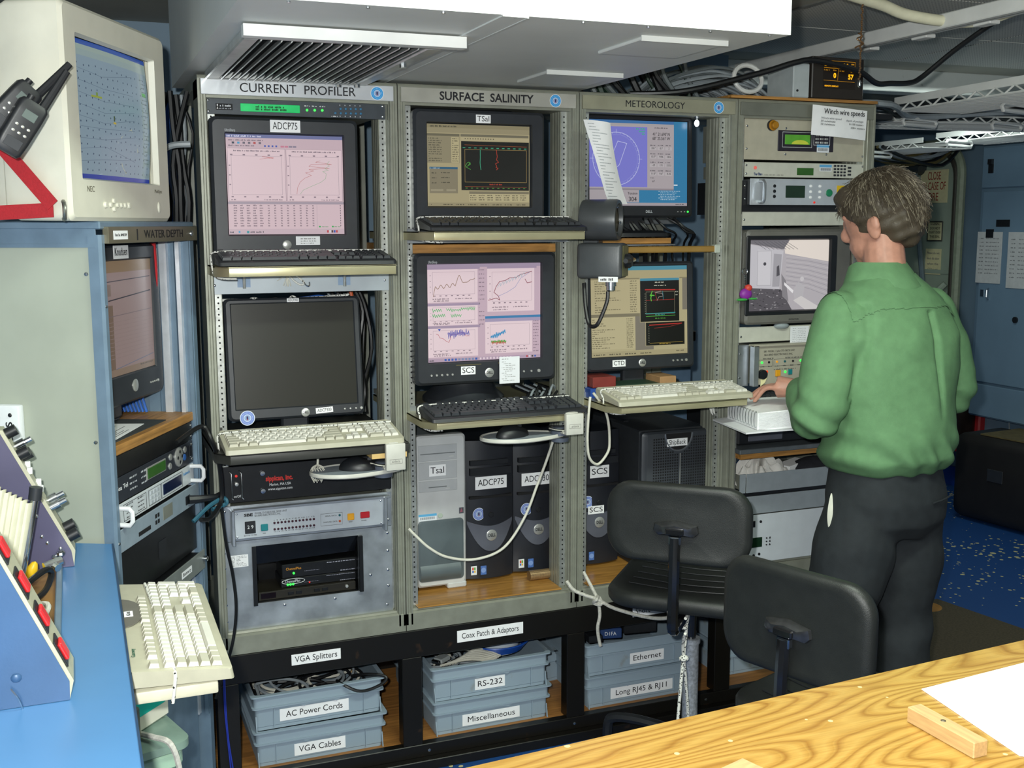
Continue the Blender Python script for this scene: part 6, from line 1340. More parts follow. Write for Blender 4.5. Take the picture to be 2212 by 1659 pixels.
u = wpanel('signal_box', 'pale blue grey flat unit with small sockets in the turned cabinet', .925, .979, mat('pale_blue_unit', '#93a2ae', .4, .1, .04), y=.0); obj('slot', G().box(.10, .17, -.001, 0, .012, .022), M_HOLE, u)
for k, z in ((.20, .03), (.215, .03), (.20, .014), (.215, .014)): obj('socket', G().box(k, k+.010, -.001, 0, z, z+.010), M_HOLE, u)
obj('printed_plate', G().box(.25, .31, -.001, 0, .012, .045), M_POST2, u); obj('inlet', G().box(.40, .43, -.002, 0, .012, .036, .001), M_BLACK, u)
obj('power_plug', G().tube([(.418, -.002, .024), (.44, -.03, .022), (.47, -.055, .020), (.50, -.06, .022)], lambda q: .012-.006*q, 8, 4), M_BLACK, u)
u = wpanel('blank_panel', 'tall black blank panel low in the turned cabinet', .792, .922, M_BP, 'panel'); obj('recess_plate', G().box(.24, .29, -.001, 0, .045, .09), M_BLACK, u)
u = wpanel('drawer_unit', 'grey metal drawer front with small label low in the turned cabinet', .735, .789, mat('grey_drawer', '#7f8582', .45, .2, .05), 'drawer', -.01); sticker(u, 'Battery', .36, -.001, .030, .07, .018, .012); disc(u, .485, 0, .03, .008, M_SCREW, 'thumb_screw', 12, .012)
u = wpanel('blank_panel', 'blue grey blank panel at the foot of the turned cabinet', .10, .730, M_BLG, 'panel', .03)
for k in range(14): cable('blue_network_cable', 'blue cable running behind the Knudsen monitor', [WL(.47+.003*(k % 4), .12+.012*k, 1.62), WL(.475, .14+.012*k, 1.45+.01*k), WL(.48, .15+.012*k, 1.30), WL(.47, .12+.01*k, 1.18)], .0036, M_CBL, 'blue cables in the turned cabinet', 6, 3)
cable('red_cable', 'red strap cable hanging beside the Knudsen monitor', [WL(.468, .08, 1.635), WL(.472, .08, 1.55), WL(.478, .09, 1.45)], .008, mat('red_strap', '#c01f28', .6, 0, .05), None, 8, 4, 'cable')
cable('black_power_lead', 'long black power lead looping past the profiler rack', [WL(.32, -.02, 1.128), WL(.42, -.05, 1.152), (-.02, -.16, 1.115), (.0, -.12, 1.05), (.008, -.10, .98), (.004, -.10, .93), (-.03, -.16, .905), (-.06, -.2, .912)], .0062, M_CBK, None, 8, 8, 'cable')
cable('black_power_lead', 'thin black lead hanging down before the aluminium panel', [(.006, -.09, .92), (.018, -.07, .80), (.035, -.05, .70), (.040, -.05, .60), (.025, -.05, .50), (-.005, -.06, .42), (-.03, -.08, .36)], .0045, M_CBK, None, 8, 8, 'cable')
t = thing('teal_clip', 'teal cable clip hooked round the black lead', 'clip', (.0, -.085, .925)); obj('clip', G().tube([(-.075, -.06, -.03), (-.03, -.03, .0), (.012, 0, .012), (.022, 0, .0), (.012, 0, -.008), (-.02, -.02, -.012)], .006, 6, 4), mat('teal_plastic', '#2f5f72', .45, 0, .04), t)

# big beige tube monitor on top
c = Canvas(.405, .292); c.rect(0, 0, 1, 1, '#7f93a0').rect(0, .965, 1, 1, '#31519a').rect(0, .93, 1, .965, '#8fa09a').rect(0, .885, 1, .93, '#8a9c9c').rect(0, 0, 1, .035, '#2c3f94').rect(0, 0, .08, .035, '#3f8a4a')
c.poly([(0, .885), (.62, .885), (.78, .5), (.80, .3), (.66, .12), (.58, .04), (.50, .3), (.0, .45)], '#93a4ab').poly([(.55, .34), (.70, .42), (.80, .25), (.62, .06), (.56, .12)], '#a2aa98').rect(.88, .05, 1, .88, '#7b8f94').poly([(.0, .45), (.45, .42), (.5, .1), (.3, .035), (0, .035)], '#8fa3b2')
rr = random.Random(77)
for k in range(15):
    for j in range(14):
        x, z = .02+k*.066+rr.uniform(-.008, .008), .07+j*.058+rr.uniform(-.008, .008)
        if x < .97: c.ellipse(x, z, .0055, '#36465c', 6)
for k in range(9):
    z = .12+k*.085; c.line([(.01, z), (.35, z+rr.uniform(-.05, .05)), (.75, z+rr.uniform(-.08, .08))], '#5d6f80', .003)
c.rect(.21, .60, .33, .615, '#8f9a3a').rect(.265, .615, .285, .64, '#6f8a3a').rect(.46, .45, .475, .49, '#3a4a2a').rect(.455, .43, .49, .445, '#b5a03a').rect(.90, .70, .96, .73, '#3f9a4a')
for k in range(22): c.words(.90, .98, .83-k*.032, .010, '#4c5f60', k, .4)
NT = crt('large beige tube monitor showing a sea chart on the turned cabinet', WL(.128, -.004, 1.6905), .535, .452, (-.206, .198, .092, .388), .44, mat('monitor_beige', '#d6d4c4', .45, 0, .03, 12, .03, 600), None, rotz=WA, group='tube monitors', curve=.016, name='tube_monitor')
a, b, cc, d_ = (-.206, .198, .092, .388)
def bulge(x, z): return .016*(((2*(x-a)/(b-a)-1)**2 + (2*(z-cc)/(d_-cc)-1)**2)*.5)
c.build('screen_picture', NT, (a, .0098, cc), M_SCREEN, warp=lambda x, y, z: (x*.404/.405, y + bulge(a+x, cc+z), z*.296/.292))
text('NEC', .018, mat('brown_ink', '#6d6a5c', .6, 0, 0), NT, (-.175, -.0006, .068), width=.034)
text('MultiSync', .012, mat('brown_ink', '#6d6a5c', .6, 0, 0), NT, (.19, -.0006, .073), width=.045)
for k, (x, z) in enumerate(((-.11, .036), (-.085, .036), (-.068, .045), (-.068, .027), (-.05, .036), (-.03, .036), (-.01, .036), (.012, .036))): disc(NT, x, 0, z, .0075 if k in (0, 7) else .006, mat('monitor_beige', '#d6d4c4'), 'button', 14, .005)
obj('power_key', G().ball((.19, 0, .034), (.008, .004, .014), 12), mat('monitor_beige', '#d6d4c4'), NT)
obj('seam', G().box(-.2685, -.268, .14, .1415, .02, .44).box(-.2685, -.268, .2, .2015, .02, .42), mat('seam_grey', '#a9a798', .6, 0, 0), NT)
# red lashing straps, ring, hand radios
M_STRAP = mat('red_webbing', '#a51b24', .6, 0, .05, 200, .15, 400)
def strap(label, p0, p1, w, wd_dir, nrm):
    p0, p1 = Vector(p0), Vector(p1); s = Vector(wd_dir).normalized()*w/2; n_ = Vector(nrm).normalized()*.0018
    g = G().add([p0-s, p0+s, p1+s, p1-s, p0-s+n_, p0+s+n_, p1+s+n_, p1-s+n_], [(0, 1, 2, 3), (7, 6, 5, 4), (0, 4, 5, 1), (1, 5, 6, 2), (2, 6, 7, 3), (3, 7, 4, 0)])
    return tag(obj('lashing_strap', g, M_STRAP), label, 'strap', 'red webbing straps on the big monitor')
sx = -.150
strap('red webbing strap running level along the monitor foot', WL(sx+.0, .03, 1.713), WL(sx-.01, .30, 1.700), .030, (0, 0, 1), WR @ Vector((-1, 0, 0)))
strap('red webbing strap slanting up the monitor side to the radios', WL(sx-.002, .030, 1.722), WL(sx-.012, .26, 2.00), .030, (0, -.35, 1) if False else tuple(WR @ Vector((0, .77, -.64))), WR @ Vector((-1, 0, 0)))
strap('red webbing strap end beside the far monitor corner', WL(.412, .05, 1.70), WL(.414, .10, 1.76), .03, (0, 0, 1), WR @ Vector((1, 0, 0)))
def iron_ring(label, c_, ax):
    ax = Vector(ax).normalized(); q = ax.orthogonal().normalized(); r_ = ax.cross(q)
    g = G().tube([Vector(c_)+(q*math.cos(a)+r_*math.sin(a))*.019 for a in [2*PI*k/20 for k in range(20)]], .0042, 8, closed=True)
    return tag(obj('lashing_ring', g, mat('dull_ring', '#8f9088', .35, .8, .08)), label, 'ring', 'steel lashing rings')
iron_ring('steel ring joining the red straps beside the beige monitor', WL(sx+.008, .012, 1.712), WR @ Vector((-.5, .8, 0)))
iron_ring('steel ring hanging at the far corner of the beige monitor', WL(.420, .03, 1.712), WR @ Vector((.6, -.6, 0)))
def radio(label, loc, rot):
    t = thing('hand_radio', label, 'radio', loc, 0, 'black hand radios', rot=rot)
    body = loft(G(), [[(p[0], p[1], z) for p in rrect(-.028*s, .028*s, -.016*s, .016*s, .008)] for z, s in ((0, .8), (.006, .95), (.03, 1), (.085, 1.02), (.105, 1.0), (.112, .85))]); obj('body', body, M_BLACK, t)
    obj('antenna', G().tube([(.016, 0, .105), (.017, 0, .13), (.018, 0, .17), (.0185, 0, .20)], lambda q: .0095-.0025*q, 10, 3), M_BLACK, t)
    obj('display', G().box(-.012, .014, -.0168, -.016, .075, .092, .001), mat('grey_lcd', '#5f6a66', .3, 0, .03), t)
    for k in range(6): obj('key', G().ball((-.012+.012*(k % 3), -.0162, .058-.014*(k//3)), (.004, .002, .003), 8), M_CHROMEBTN, t)
    obj('speaker_grille', G().box(-.016, .016, -.0166, -.016, .012, .032, .001), M_CHAR, t); obj('knob', G().cyl((-.012, 0, .11), (-.012, 0, .122), .007, n=12), M_BLACK, t)
    return t
radio('black hand radio hanging lower against the beige monitor', (-.448, -.745, 1.822), (.1, .55, .30))
radio('black hand radio hanging higher behind the other radio', (-.470, -.715, 1.868), (.1, .75, .30))
# cables between the turned cabinet and the profiler rack, above the header
rr = random.Random(88)
for k in range(26):
    x = -.13+.005*k+rr.uniform(-.01, .01); y = .22+rr.uniform(0, .25)
    cable('hanging_cable', '%s cable hanging between the beige monitor and the racks', [(x+rr.uniform(-.05, .05), y, 2.06), (x+rr.uniform(-.02, .02), y, 1.95), (x, y, 1.85), (x+rr.uniform(-.02, .03), y, 1.75), (x, y+.02, 1.60)], rr.choice((.004, .006, .008)), (M_CBK, M_CBK, M_CGR, M_CBL, M_CBK, M_CBK, M_CBK)[k % 7], 'cables hanging between cabinet and racks', 6, 3)
cable('grey_hose', 'pale grey hose arching between the beige monitor and the racks', [(-.14, .10, 1.82), (-.11, .08, 1.87), (-.07, .06, 1.895), (-.02, .05, 1.90)], .009, M_CGR, None, 8, 5)

# ------------------------------------------------------------------ blue desk and what stands on it
dk = thing('blue_desk', 'blue topped desk beside the turned cabinet', 'desk', (0, 0, 0)); M_DESK = mat('blue_laminate', '#4f81b3', .33, 0, .03, 4)
obj('desk_top', G().prism([(-.286, -.515), (-.286, -2.6), (-1.3, -2.6), (-1.3, .0)], 'z', .925, .957), M_DESK, dk); obj('edge_band', G().box(-.2895, -.286, -2.6, -.515, .922, .9585), mat('dark_edge', '#26405e', .4, 0, .04), dk)
obj('pedestal', G().box(-.95, -.62, -2.5, -.62, 0, .925), mat('desk_grey', '#59636a', .5, 0, .05), dk)
# near console: blue side, cream sloping face with red rockers
ca = thing('switch_console', 'blue console with red rocker switches along a sloping cream face', 'console', (0, 0, 0))
yA = -1.386; prof = [(-.379, .958), (-.372, .987), (-.470, 1.215), (-.56, 1.215), (-.56, .958)]
obj('housing', G().prism(prof, 'y', yA+.001, yA+.10), mat('console_cream', '#b9b7a0', .45, 0, .04), ca); obj('side_plate', G().prism([(p[0]-.006 if i in (1, 2) else p[0], p[1]) for i, p in enumerate(prof)], 'y', yA-.002, yA+.001), mat('console_blue', '#3a5a80', .4, .1, .05, 8, .05, 200), ca)
sl = Vector((-.470+.372, 0, 1.215-.987)).normalized(); nn = Vector((sl.z, 0, -sl.x))
for k in range(4):
    p = Vector((-.372, yA+.05, .987)) + sl*(.045+.062*k)
    q = Matrix((( sl.x, 0, nn.x, p.x), (0, 1, 0, p.y), (sl.z, 0, nn.z, p.z), (0, 0, 0, 1)))
    obj('switch_frame', G().box(-.023, .023, -.045, .0, 0, .003, .001, M=q), M_BLACK, ca); obj('red_rocker', G().box(-.015, .015, -.038, -.006, .003, .009, .002, M=q), mat('red_rocker', '#d8262a', .35, 0, .03, emit=.15), ca)
obj('cable_tie', G().tube([(-.46, yA-.006, .99), (-.45, yA-.012, .975), (-.445, yA-.008, .955)], .0015, 5, 4), M_SCREW, ca); obj('blister', G().ball((-.452, yA-.004, 1.005), (.008, .004, .007), 10), mat('console_blue', '#4a76a8'), ca)
# far console: violet side, cream face with sockets and knobs
cb = thing('socket_console', 'violet sided console with metal sockets and black knobs', 'console', (0, 0, 0)); yB = -.662
prof = [(-.370, .958), (-.366, .992), (-.492, 1.262), (-.60, 1.262), (-.60, .958)]
obj('housing', G().prism(prof, 'y', yB+.001, yB+.055), mat('console_cream', '#b9b7a0'), cb); obj('side_plate', G().prism([(p[0]-.008 if i in (1, 2) else p[0], p[1]) for i, p in enumerate(prof)], 'y', yB-.002, yB+.001), mat('console_violet', '#4d4a66', .4, .1, .05, 8), cb)
sl = Vector((-.492+.366, 0, 1.262-.992)).normalized(); nn = Vector((sl.z, 0, -sl.x))
def onB(s, y, h): return Vector((-.366, yB+y, .992)) + sl*s + nn*h
for s, y in ((.235, .012), (.225, .040), (.03, .015), (.045, .040), (.285, .02)): obj('black_knob', G().cyl(onB(s, y, 0), onB(s, y, .022), .012, n=14), M_BLACK, cb)
for s, y in ((.25, .045), (.105, .015), (.115, .042)):
    obj('socket_barrel', G().cyl(onB(s, y, 0), onB(s, y, .02), .010, n=12), M_SCREW, cb); obj('socket_pin', G().cyl(onB(s, y, .02), onB(s, y, .035), .006, n=10), M_SCREW, cb)
for s, y in ((.19, .012), (.20, .035), (.145, .015), (.155, .04)): obj('slide_switch', G().cyl(onB(s, y, 0), onB(s+.012, y, .006), .006, n=6), M_WHITE, cb); 
screws(cb, [(-.43, 1.03), (-.42, 1.015), (-.438, 1.075), (-.395, 1.0)], y=yB-.002)
obj('corner_bolt', G().ball((-.395, yB-.012, .992), (.010, .010, .008), 10).ball((-.407, yB-.010, .985), .007, 8), M_SCREW, cb)
# pleated cream screen with a chrome rod between the consoles
pf = thing('pleated_screen', 'pleated cream screen edged with a steel rod between the consoles', 'screen', (0, 0, 0)); M_PLE = mat('pleated_cream', '#d9d6bd', .6, 0, .03)
obj('pleats', G().surf(lambda u, v: (-.443-.038*v-.16*u + .008*math.sin(36*PI*u), -.80-.10*u+.010*math.cos(36*PI*u), 1.135-.185*v + .13*u), 160, 4, thick=(0, .002, 0)), M_PLE, pf)
obj('rod', G().cyl((-.434, -.79, 1.145), (-.474, -.80, .960), .0085, n=14), M_SCREW, pf); obj('socket', G().cyl((-.434, -.79, 1.140), (-.43, -.79, 1.165), .013, n=12), M_CHAR, pf)
bt = thing('base_tray', 'brown wood tray with blue grey rim lying between the consoles', 'tray', (0, 0, .9575)); obj('floor_board', G().box(-.56, -.405, -1.28, -.68, 0, .006), mat('brown_board', '#8f6a3a', .55, 0, .08, 10), bt); obj('rim', G().box(-.405, -.393, -1.20, -.68, 0, .014, .002), M_BLG, bt)
cable('black_coax', 'black coaxial cable looped on the brown tray', [(-.50, -.95, .972), (-.455, -.90, 1.0), (-.42, -.84, 1.008), (-.412, -.82, .99), (-.425, -.88, .975), (-.46, -.95, .972), (-.48, -1.0, .972)], .0062, M_CBK, None, 8, 5, 'cable')
cable('white_coax', 'white cable with metal plug lying on the brown tray', [(-.435, -.96, .978), (-.418, -.97, .980), (-.416, -1.0, .978), (-.43, -1.05, .973), (-.455, -1.10, .970)], .005, M_CWH, None, 8, 5, 'cable')
t = thing('coax_plug', 'silver coaxial plug on the end of the white cable', 'plug', (-.44, -.955, .976), 2.6); obj('barrel', G().lathe([(.007, 0), (.0105, .004), (.0105, .020), (.008, .022), (.008, .032), (.0001, .033)], (1, 0, 0), n=14), M_SCREW, t)
t = thing('coax_tee', 'bright metal tee connector at the end of the black cable', 'connector', (-.408, -.80, 1.005), .4); obj('tee', G().cyl((-.018, 0, 0), (.018, 0, .006), .0085, n=10).cyl((0, 0, 0), (.004, -.016, -.004), .008, n=10), M_SCREW, t)
t = thing('yellow_handle', 'yellow plastic tool handle behind the steel rod', 'tool', (-.452, -.78, .985)); obj('grip', G().ball((0, 0, 0), (.012, .012, .03), 12), mat('yellow_plastic', '#d8b020', .4, 0, .04), t, None, (.2, .4, 0))
wb = thing('outlet_box', 'white box with black handwriting on the grey green cabinet side', 'box', WL(-.024, .205, 1.12), WA); obj('box', G().prism([(0, 0), (-.02, .004), (-.024, .012), (-.024, .145), (-.012, .158), (0, .158)], 'x', 0, .0) if False else G().box(0, .024, 0, .15, 0, .158, .006, 2), mat('white_box', '#dfe3e6', .4, 0, .02), wb)
text('outs', .034, M_INK, wb, (-.0008, .028, .085), rot=(PI/2, -PI/2, -PI/2), width=.07); obj('lid_screw', G().ball((-.0005, .022, .135), (.002, .005, .005), 8), M_BLACK, wb)
# keyboard on its tray at the desk end, things under it
t = thing('keyboard_shelf', 'cream pull-out keyboard board at the end of the blue desk', 'shelf', (-.30, -1.28, .886), 0, 'slide-out keyboard shelves'); obj('board', G().box(0, .155, 0, .52, 0, .022, .004, 2), mat('cream_board', '#d2ceb6', .5, 0, .03), t)
keyboard('ivory keyboard with grey arc badge on the pull-out board', (-.118, -1.285, .9085), PI/2, .49, .175, M_KW, M_KKW, .10, .022, 0, keys2=M_KKG, group='computer keyboards', apron=.018)
KB5 = [o for o in bpy.data.objects if o.get('label') == 'ivory keyboard with grey arc badge on the pull-out board'][0]
zt = .022+.165*math.sin(.10)+.001
obj('arc_badge', G().prism([(.30+.085*math.cos(a), .176-.045*math.sin(a)) for a in [PI*k/12 for k in range(13)]], 'z', zt+.0, zt+.0012), mat('arc_grey', '#6d6a62', .5, 0, .03), KB5, None, None); sb = obj('badge_label', G().box(.275, .305, .150, .166, zt+.001, zt+.002), M_WHITE, KB5)
text('k2ds', .010, M_INK, KB5, (.29, .158, zt+.0024), rot=(0, 0, 0), width=.022); text('Gateway', .010, mat('dark_green_ink', '#2a5a46', .5, 0, 0), KB5, (.085, .160, zt+.0005), rot=(0, 0, 0), width=.04)
cable('elastic_tie', 'flecked elastic cord round the keyboard on the pull-out board', [(-.235, -.80, .944), (-.228, -.95, .944), (-.222, -1.10, .944), (-.218, -1.24, .942), (-.216, -1.288, .935), (-.218, -1.291, .915), (-.222, -1.287, .884)], .003, M_BUNGEE, 'flecked elastic cords holding keyboards', 7, 6, 'cord')
t = thing('beige_monitor', 'small beige monitor with teal screen below the pull-out board', 'monitor', (-.285, -.93, .666), .85); obj('case', G().box(-.02, .13, 0, .12, 0, .145, .006), mat('monitor_beige', '#d6d4c4'), t); obj('screen', G().box(.025, .115, -.001, 0, .035, .125), mat('teal_screen', '#1f9a8a', .3, 0, .03, emit=.2), t); obj('speaker', G().box(-.016, .014, -.02, 0, .0, .07, .004), M_POST2, t)
t = thing('plastic_tub', 'pale green plastic tub with lid below the pull-out board', 'tub', (-.40, -1.0, .0), .30); obj('tub', loft(G(), [[(p[0], p[1], z) for p in rrect(0-i, .22+i, 0-i, .26+i, .03)] for z, i in ((0, -.02), (.60, 0), (.605, .010), (.63, .010), (.64, .0))]), mat('pale_green_plastic', '#a4c3ac', .35, 0, .03), t); obj('lid', loft(G(), [[(p[0], p[1], z) for p in rrect(-.02+i, .24-i, -.02+i, .28-i, .03)] for z, i in ((.641, 0), (.657, 0), (.664, .02))]), mat('grey_green_lid', '#7d9488', .4, 0, .04), t); obj('tape_label', G().box(.12, .18, -.0025, -.0015, .53, .585), M_WHITE, t)
cable('white_rope', 'white rope lying over the green plastic tub', [(-.28, -.90, .671), (-.24, -.95, .675), (-.21, -.98, .668), (-.195, -.975, .60), (-.20, -.97, .50), (-.205, -.97, .40)], .006, M_ROPE, None, 8, 6, 'rope')
# ------------------------------------------------------------------ end wall: door, cabinet, extinguisher, case; mat; overhead trays and cables
dr = struct('door_1', G().prism([(p[0], p[1]) for p in rrect(2.42, 2.99, .25, 2.12, .16, 6)], 'x', 4.86, 4.895), mat('pale_green_door', '#9fae9c', .45, 0, .05, 4), 'pale green watertight door with fire notice')
fr_pts = [(4.85, p[0], p[1]) for p in rrect(2.36, 3.05, .19, 2.18, .20, 8)]
obj('door_gasket', G().tube(fr_pts, .028, 8, closed=True), mat('door_rim', '#8f9a84', .45, 0, .05), dr); obj('door_seal', G().tube([(4.845, p[1]*.0+q[1], q[2]) for p, q in zip(fr_pts, [(0, a[0], a[1]) for a in rrect(2.40, 3.01, .23, 2.14, .18, 8)])], .016, 8, closed=True), mat('dark_rubber', '#3a382f', .6, 0, .05), dr)
obj('door_stiffener', G().box(4.85, 4.86, 2.42, 2.99, 1.36, 1.385).box(4.85, 4.86, 2.42, 2.99, .90, .925), mat('pale_green_door', '#9fae9c'), dr)
lv_ = obj('door_lever', G().tube([(4.80, 2.72, 2.03), (4.79, 2.66, 1.70), (4.79, 2.575, 1.22)], .017, 8), mat('grey_lever', '#6f7f86', .4, .2, .05), dr); obj('lever_hub', G().cyl((4.86, 2.73, 2.04), (4.78, 2.73, 2.04), .05, n=14).cyl((4.79, 2.80, 2.06), (4.79, 2.66, 2.03), .022, n=8), mat('dark_hub', '#3b4244', .45, .2, .05), dr)
obj('hinge_arm', G().tube([(4.83, 2.43, 1.30), (4.80, 2.47, 1.24), (4.80, 2.54, 1.12), (4.80, 2.56, .95)], .022, 8, 5), mat('pale_green_door', '#9fae9c'), dr)
def wall_notice(name, label, y, z, w, h, lines, col='#e6dfae', ink=None, frame=None, x=4.855, cat='sign', group=None):
    t = thing(name, label, cat, (x, y, z), -PI/2, group)     # local -y faces the room (-x)
    obj('sheet', G().box(-w/2, w/2, -.002, 0, -h/2, h/2), mat('notice_'+col, col, .6, 0, .03), t)
    if frame: obj('border', G().tube([(-w/2, -.003, -h/2), (w/2, -.003, -h/2), (w/2, -.003, h/2), (-w/2, -.003, h/2)], .005, 4, closed=True), mat('notice_border', frame, .5, 0, .02), t)
    for s, sz, zz, ww in lines: text(s, sz, ink or M_INK, t, (0, -.003, zz), width=ww)
    return t
M_REDI = mat('dark_red_ink', '#9c2620', .6, 0, 0)
wall_notice('fire_notice', 'cream notice reading CLOSE IN CASE OF FIRE on the green door', 2.60, 1.915, .245, .21, (('CLOSE', .072, .065, .115), ('IN CASE OF', .072, 0, .21), ('FIRE', .072, -.068, .085)), ink=M_REDI)
wall_notice('warning_notice', 'small cream warning notice framed in black on the green door', 2.57, 1.63, .13, .12, (('WARNING', .022, .045, .09), ('DO NOT', .022, .018, .09), ('PAINT OVER', .022, -.008, .10), ('THIS SEAL', .022, -.035, .09)), frame='#2c2c2a')
wall_notice('typed_notice', 'plain cream typed notice low on the green door', 2.575, 1.435, .14, .165, (('Please do not', .022, .055, .11), ('block this door', .022, .02, .11), ('when the', .022, -.015, .10), ('CTD is out', .022, -.05, .09)), ink=M_GINK)
# switchboard cabinet
cb = thing('switchboard_cabinet', 'large blue grey switchboard cabinet mounted on the end wall', 'cabinet', (4.7, 1.95, 0)); M_SW = mat('switchboard_blue', '#7590a6', .42, .1, .03, 4)
obj('casing', G().box(.0, .2, -2.3, .09, .525, 2.13, .01, 2), M_SW, cb); obj('upper_cover', G().box(-.012, .0, -2.28, .075, 1.885, 2.12, .004), M_SW, cb); obj('door_leaf', G().box(-.014, 0, -1.1, .055, .74, 1.865, .004), M_SW, cb); obj('lower_cover', G().box(-.012, 0, -2.28, .08, .535, .725, .004), M_SW, cb)
obj('name_plate', G().box(-.018, -.014, -.16, -.06, 1.66, 1.70), M_BLACK, cb); obj('dark_square', G().box(-.020, -.016, -.045, .012, 1.595, 1.645), M_BLACK, cb); obj('round_lock', G().cyl((-.014, -.245, 1.13), (-.024, -.245, 1.13), .018, n=14), M_BLACK, cb)
obj('latch', G().box(-.02, -.014, .005, .03, 1.25, 1.29).tube([(-.014, -.03, 1.30), (-.035, -.035, 1.29), (-.035, -.035, 1.25), (-.014, -.03, 1.235)], .005, 6), M_SCREW, cb); obj('lever_switch', G().box(-.03, -.012, -.01, .02, 2.02, 2.05).box(-.02, -.012, -.012, .022, 1.97, 2.02), M_BLACK, cb)
for (y, z, w, h, nm) in ((1.93, 1.48, .19, .30, 'printed schedule sheet taped to the cabinet door below the black square'), (1.68, 1.47, .22, .32, 'printed list sheet taped to the cabinet door beside the schedule')):
    t = wall_notice('schedule_sheet', nm, y, z, w, h, (), '#c9cccc', x=4.683, cat='paper', group='printed sheets on the switchboard'); cv = Canvas(w, h)
    for k in range(10): cv.words(.1, .28, .86-k*.075, .022, '#6d7074', k, 0).words(.36, .9, .86-k*.075, .022, '#7d8084', k+5, .2)
    cv.build('sheet_print', t, (-w/2, -.0026, -h/2), M_PRINT)
wall_notice('caution_plate', 'white caution plate with a red border beside the switchboard', 2.13, 1.28, .13, .19, (('FIRE', .03, .06, .07), ('CO2', .03, .02, .05), ('CAUTION', .03, -.03, .09)), '#c9cccc', frame='#a8202a', x=4.895)
for k in range(4): cable('cabinet_lead', 'thin pale lead hanging below the switchboard cabinet', [(4.78, 1.80-.12*k, .53), (4.78, 1.79-.12*k, .45), (4.78, 1.77-.12*k, .36+.04*(k % 2))], .004, M_CGR, 'leads below the switchboard', 6, 3)
t = thing('fire_extinguisher', 'dark brown cylinder on a red wall bracket', 'extinguisher', (4.80, 2.21, .28)); obj('bracket', G().box(.04, .095, -.12, .10, .0, .46, .01).box(-.07, .095, -.12, .10, -.012, .01, .004), mat('red_bracket', '#a3262a', .5, 0, .04), t); obj('cylinder', G().lathe([(.0001, .012), (.085, .012), (.095, .03), (.095, .40), (.07, .46), (.03, .49), (.03, .53), (.0001, .53)], c=(0, 0, 0), n=24), mat('brown_cylinder', '#2e2320', .35, .3, .06), t)
t = thing('equipment_case', 'black hard case with rounded corners standing on the blue deck', 'case', (4.36, 1.30, 0), .12); obj('shell', G().box(0, .40, -.55, .45, 0.01, .50, .06, 3), mat('black_case', '#1f1d1c', .5, 0, .08, 10), t); obj('top_sheet', G().box(.05, .38, -.5, .30, .50, .507), mat('olive_cloth', '#5d5232', .8, 0, .1), t); obj('latch', G().box(-.006, 0, .10, .20, .26, .33, .002), M_CHAR, t)
mt = thing('floor_mat', 'dark brown ribbed mat lying on the blue deck', 'mat', (0, 0, 0)); obj('mat_base', G().prism([(3.2, .62), (3.27, .15), (3.0, -1.3), (1.6, -1.3), (1.6, -.09), (2.34, -.09), (2.34, .62)], 'z', 0, .008), mat('brown_carpet', '#4a4230', .9, 0, .15, 120, .4, 260), mt)
obj('tan_patch', G().lathe([(.07, .008), (.06, .010), (.0001, .0105)], c=(3.08, .56, 0), n=20), mat('tan_patch', '#a0702c', .7, 0, .05), mt)
t = thing('grey_plinth', 'low grey step beside the man on the deck', 'step', (1.9, -.95, 0)); obj('step', G().box(0, .55, 0, .42, .0, .20, .004), M_POST2, t)
bpy.data.objects.remove(t.children[0]); bpy.data.objects.remove(t)

# overhead: strut, beam, white pipe, pull chain, cables
st = thing('strut_channel', 'white slotted strut channel hung under the deckhead', 'strut', (2.215, -1.4, 2.28)); obj('channel', G().box(0, .05, 0, 2.25, 0, .045, .003), M_WHT, st)
for k in range(8): obj('clip', G().box(.045, .085, .12+k*.27, .19+k*.27, -.006, .006, .002), M_WHT, st)
obj('groove', G().box(.02, .03, 0, 2.25, -.0008, .0), mat('grey_groove', '#8f9290', .5, 0, .03), st)
bm_ = thing('deck_beam', 'white painted deck beam with scuffs crossing the deckhead', 'beam', (1.4, 1.42, 2.33)); obj('flange', G().box(0, 3.4, 0, .12, 0, .11, .004), mat('scuffed_white', '#c9ccc8', .5, 0, .03, 20, .05, 60, second='#8a8a84', thr=.72), bm_)
cable('white_conduit', 'thick cream conduit sagging under the deckhead', [(1.80, -.36, 2.352), (1.912, -.33, 2.343), (1.998, -.31, 2.335), (2.095, -.30, 2.316), (2.241, -.32, 2.302), (2.34, -.37, 2.304), (2.40, -.48, 2.338), (2.44, -.62, 2.38), (2.46, -.8, 2.41)], .017, mat('cream_conduit', '#e2e0c4', .45, 0, .03), None, 12, 8, 'conduit')
pc = thing('pull_chain', 'beaded pull chain hanging from the cream conduit', 'chain', (1.897, -.335, 2.345)); me = G().ball((0, 0, 0), .0036, 6).mesh('chain_bead'); me.materials.append(mat('brass_bead', '#8a6a4a', .35, .7, .08))
for k in range(37): obj('chain_bead', me, None, pc, (.0015*math.sin(k*1.7), .0015*math.cos(k*2.1), -.010-k*.0062))
obj('chain_tangle', G().tube([(.012*math.sin(a*2)-.006, .006*math.cos(a), -.10-.008*a) for a in [k*.5 for k in range(12)]], .0024, 5, 3), MATS['brass_bead'], pc); obj('pull_tip', G().lathe([(.004, 0), (.0055, -.006), (.0055, -.016), (.002, -.02)], c=(0, 0, -.238), n=10), M_SCREW, pc)
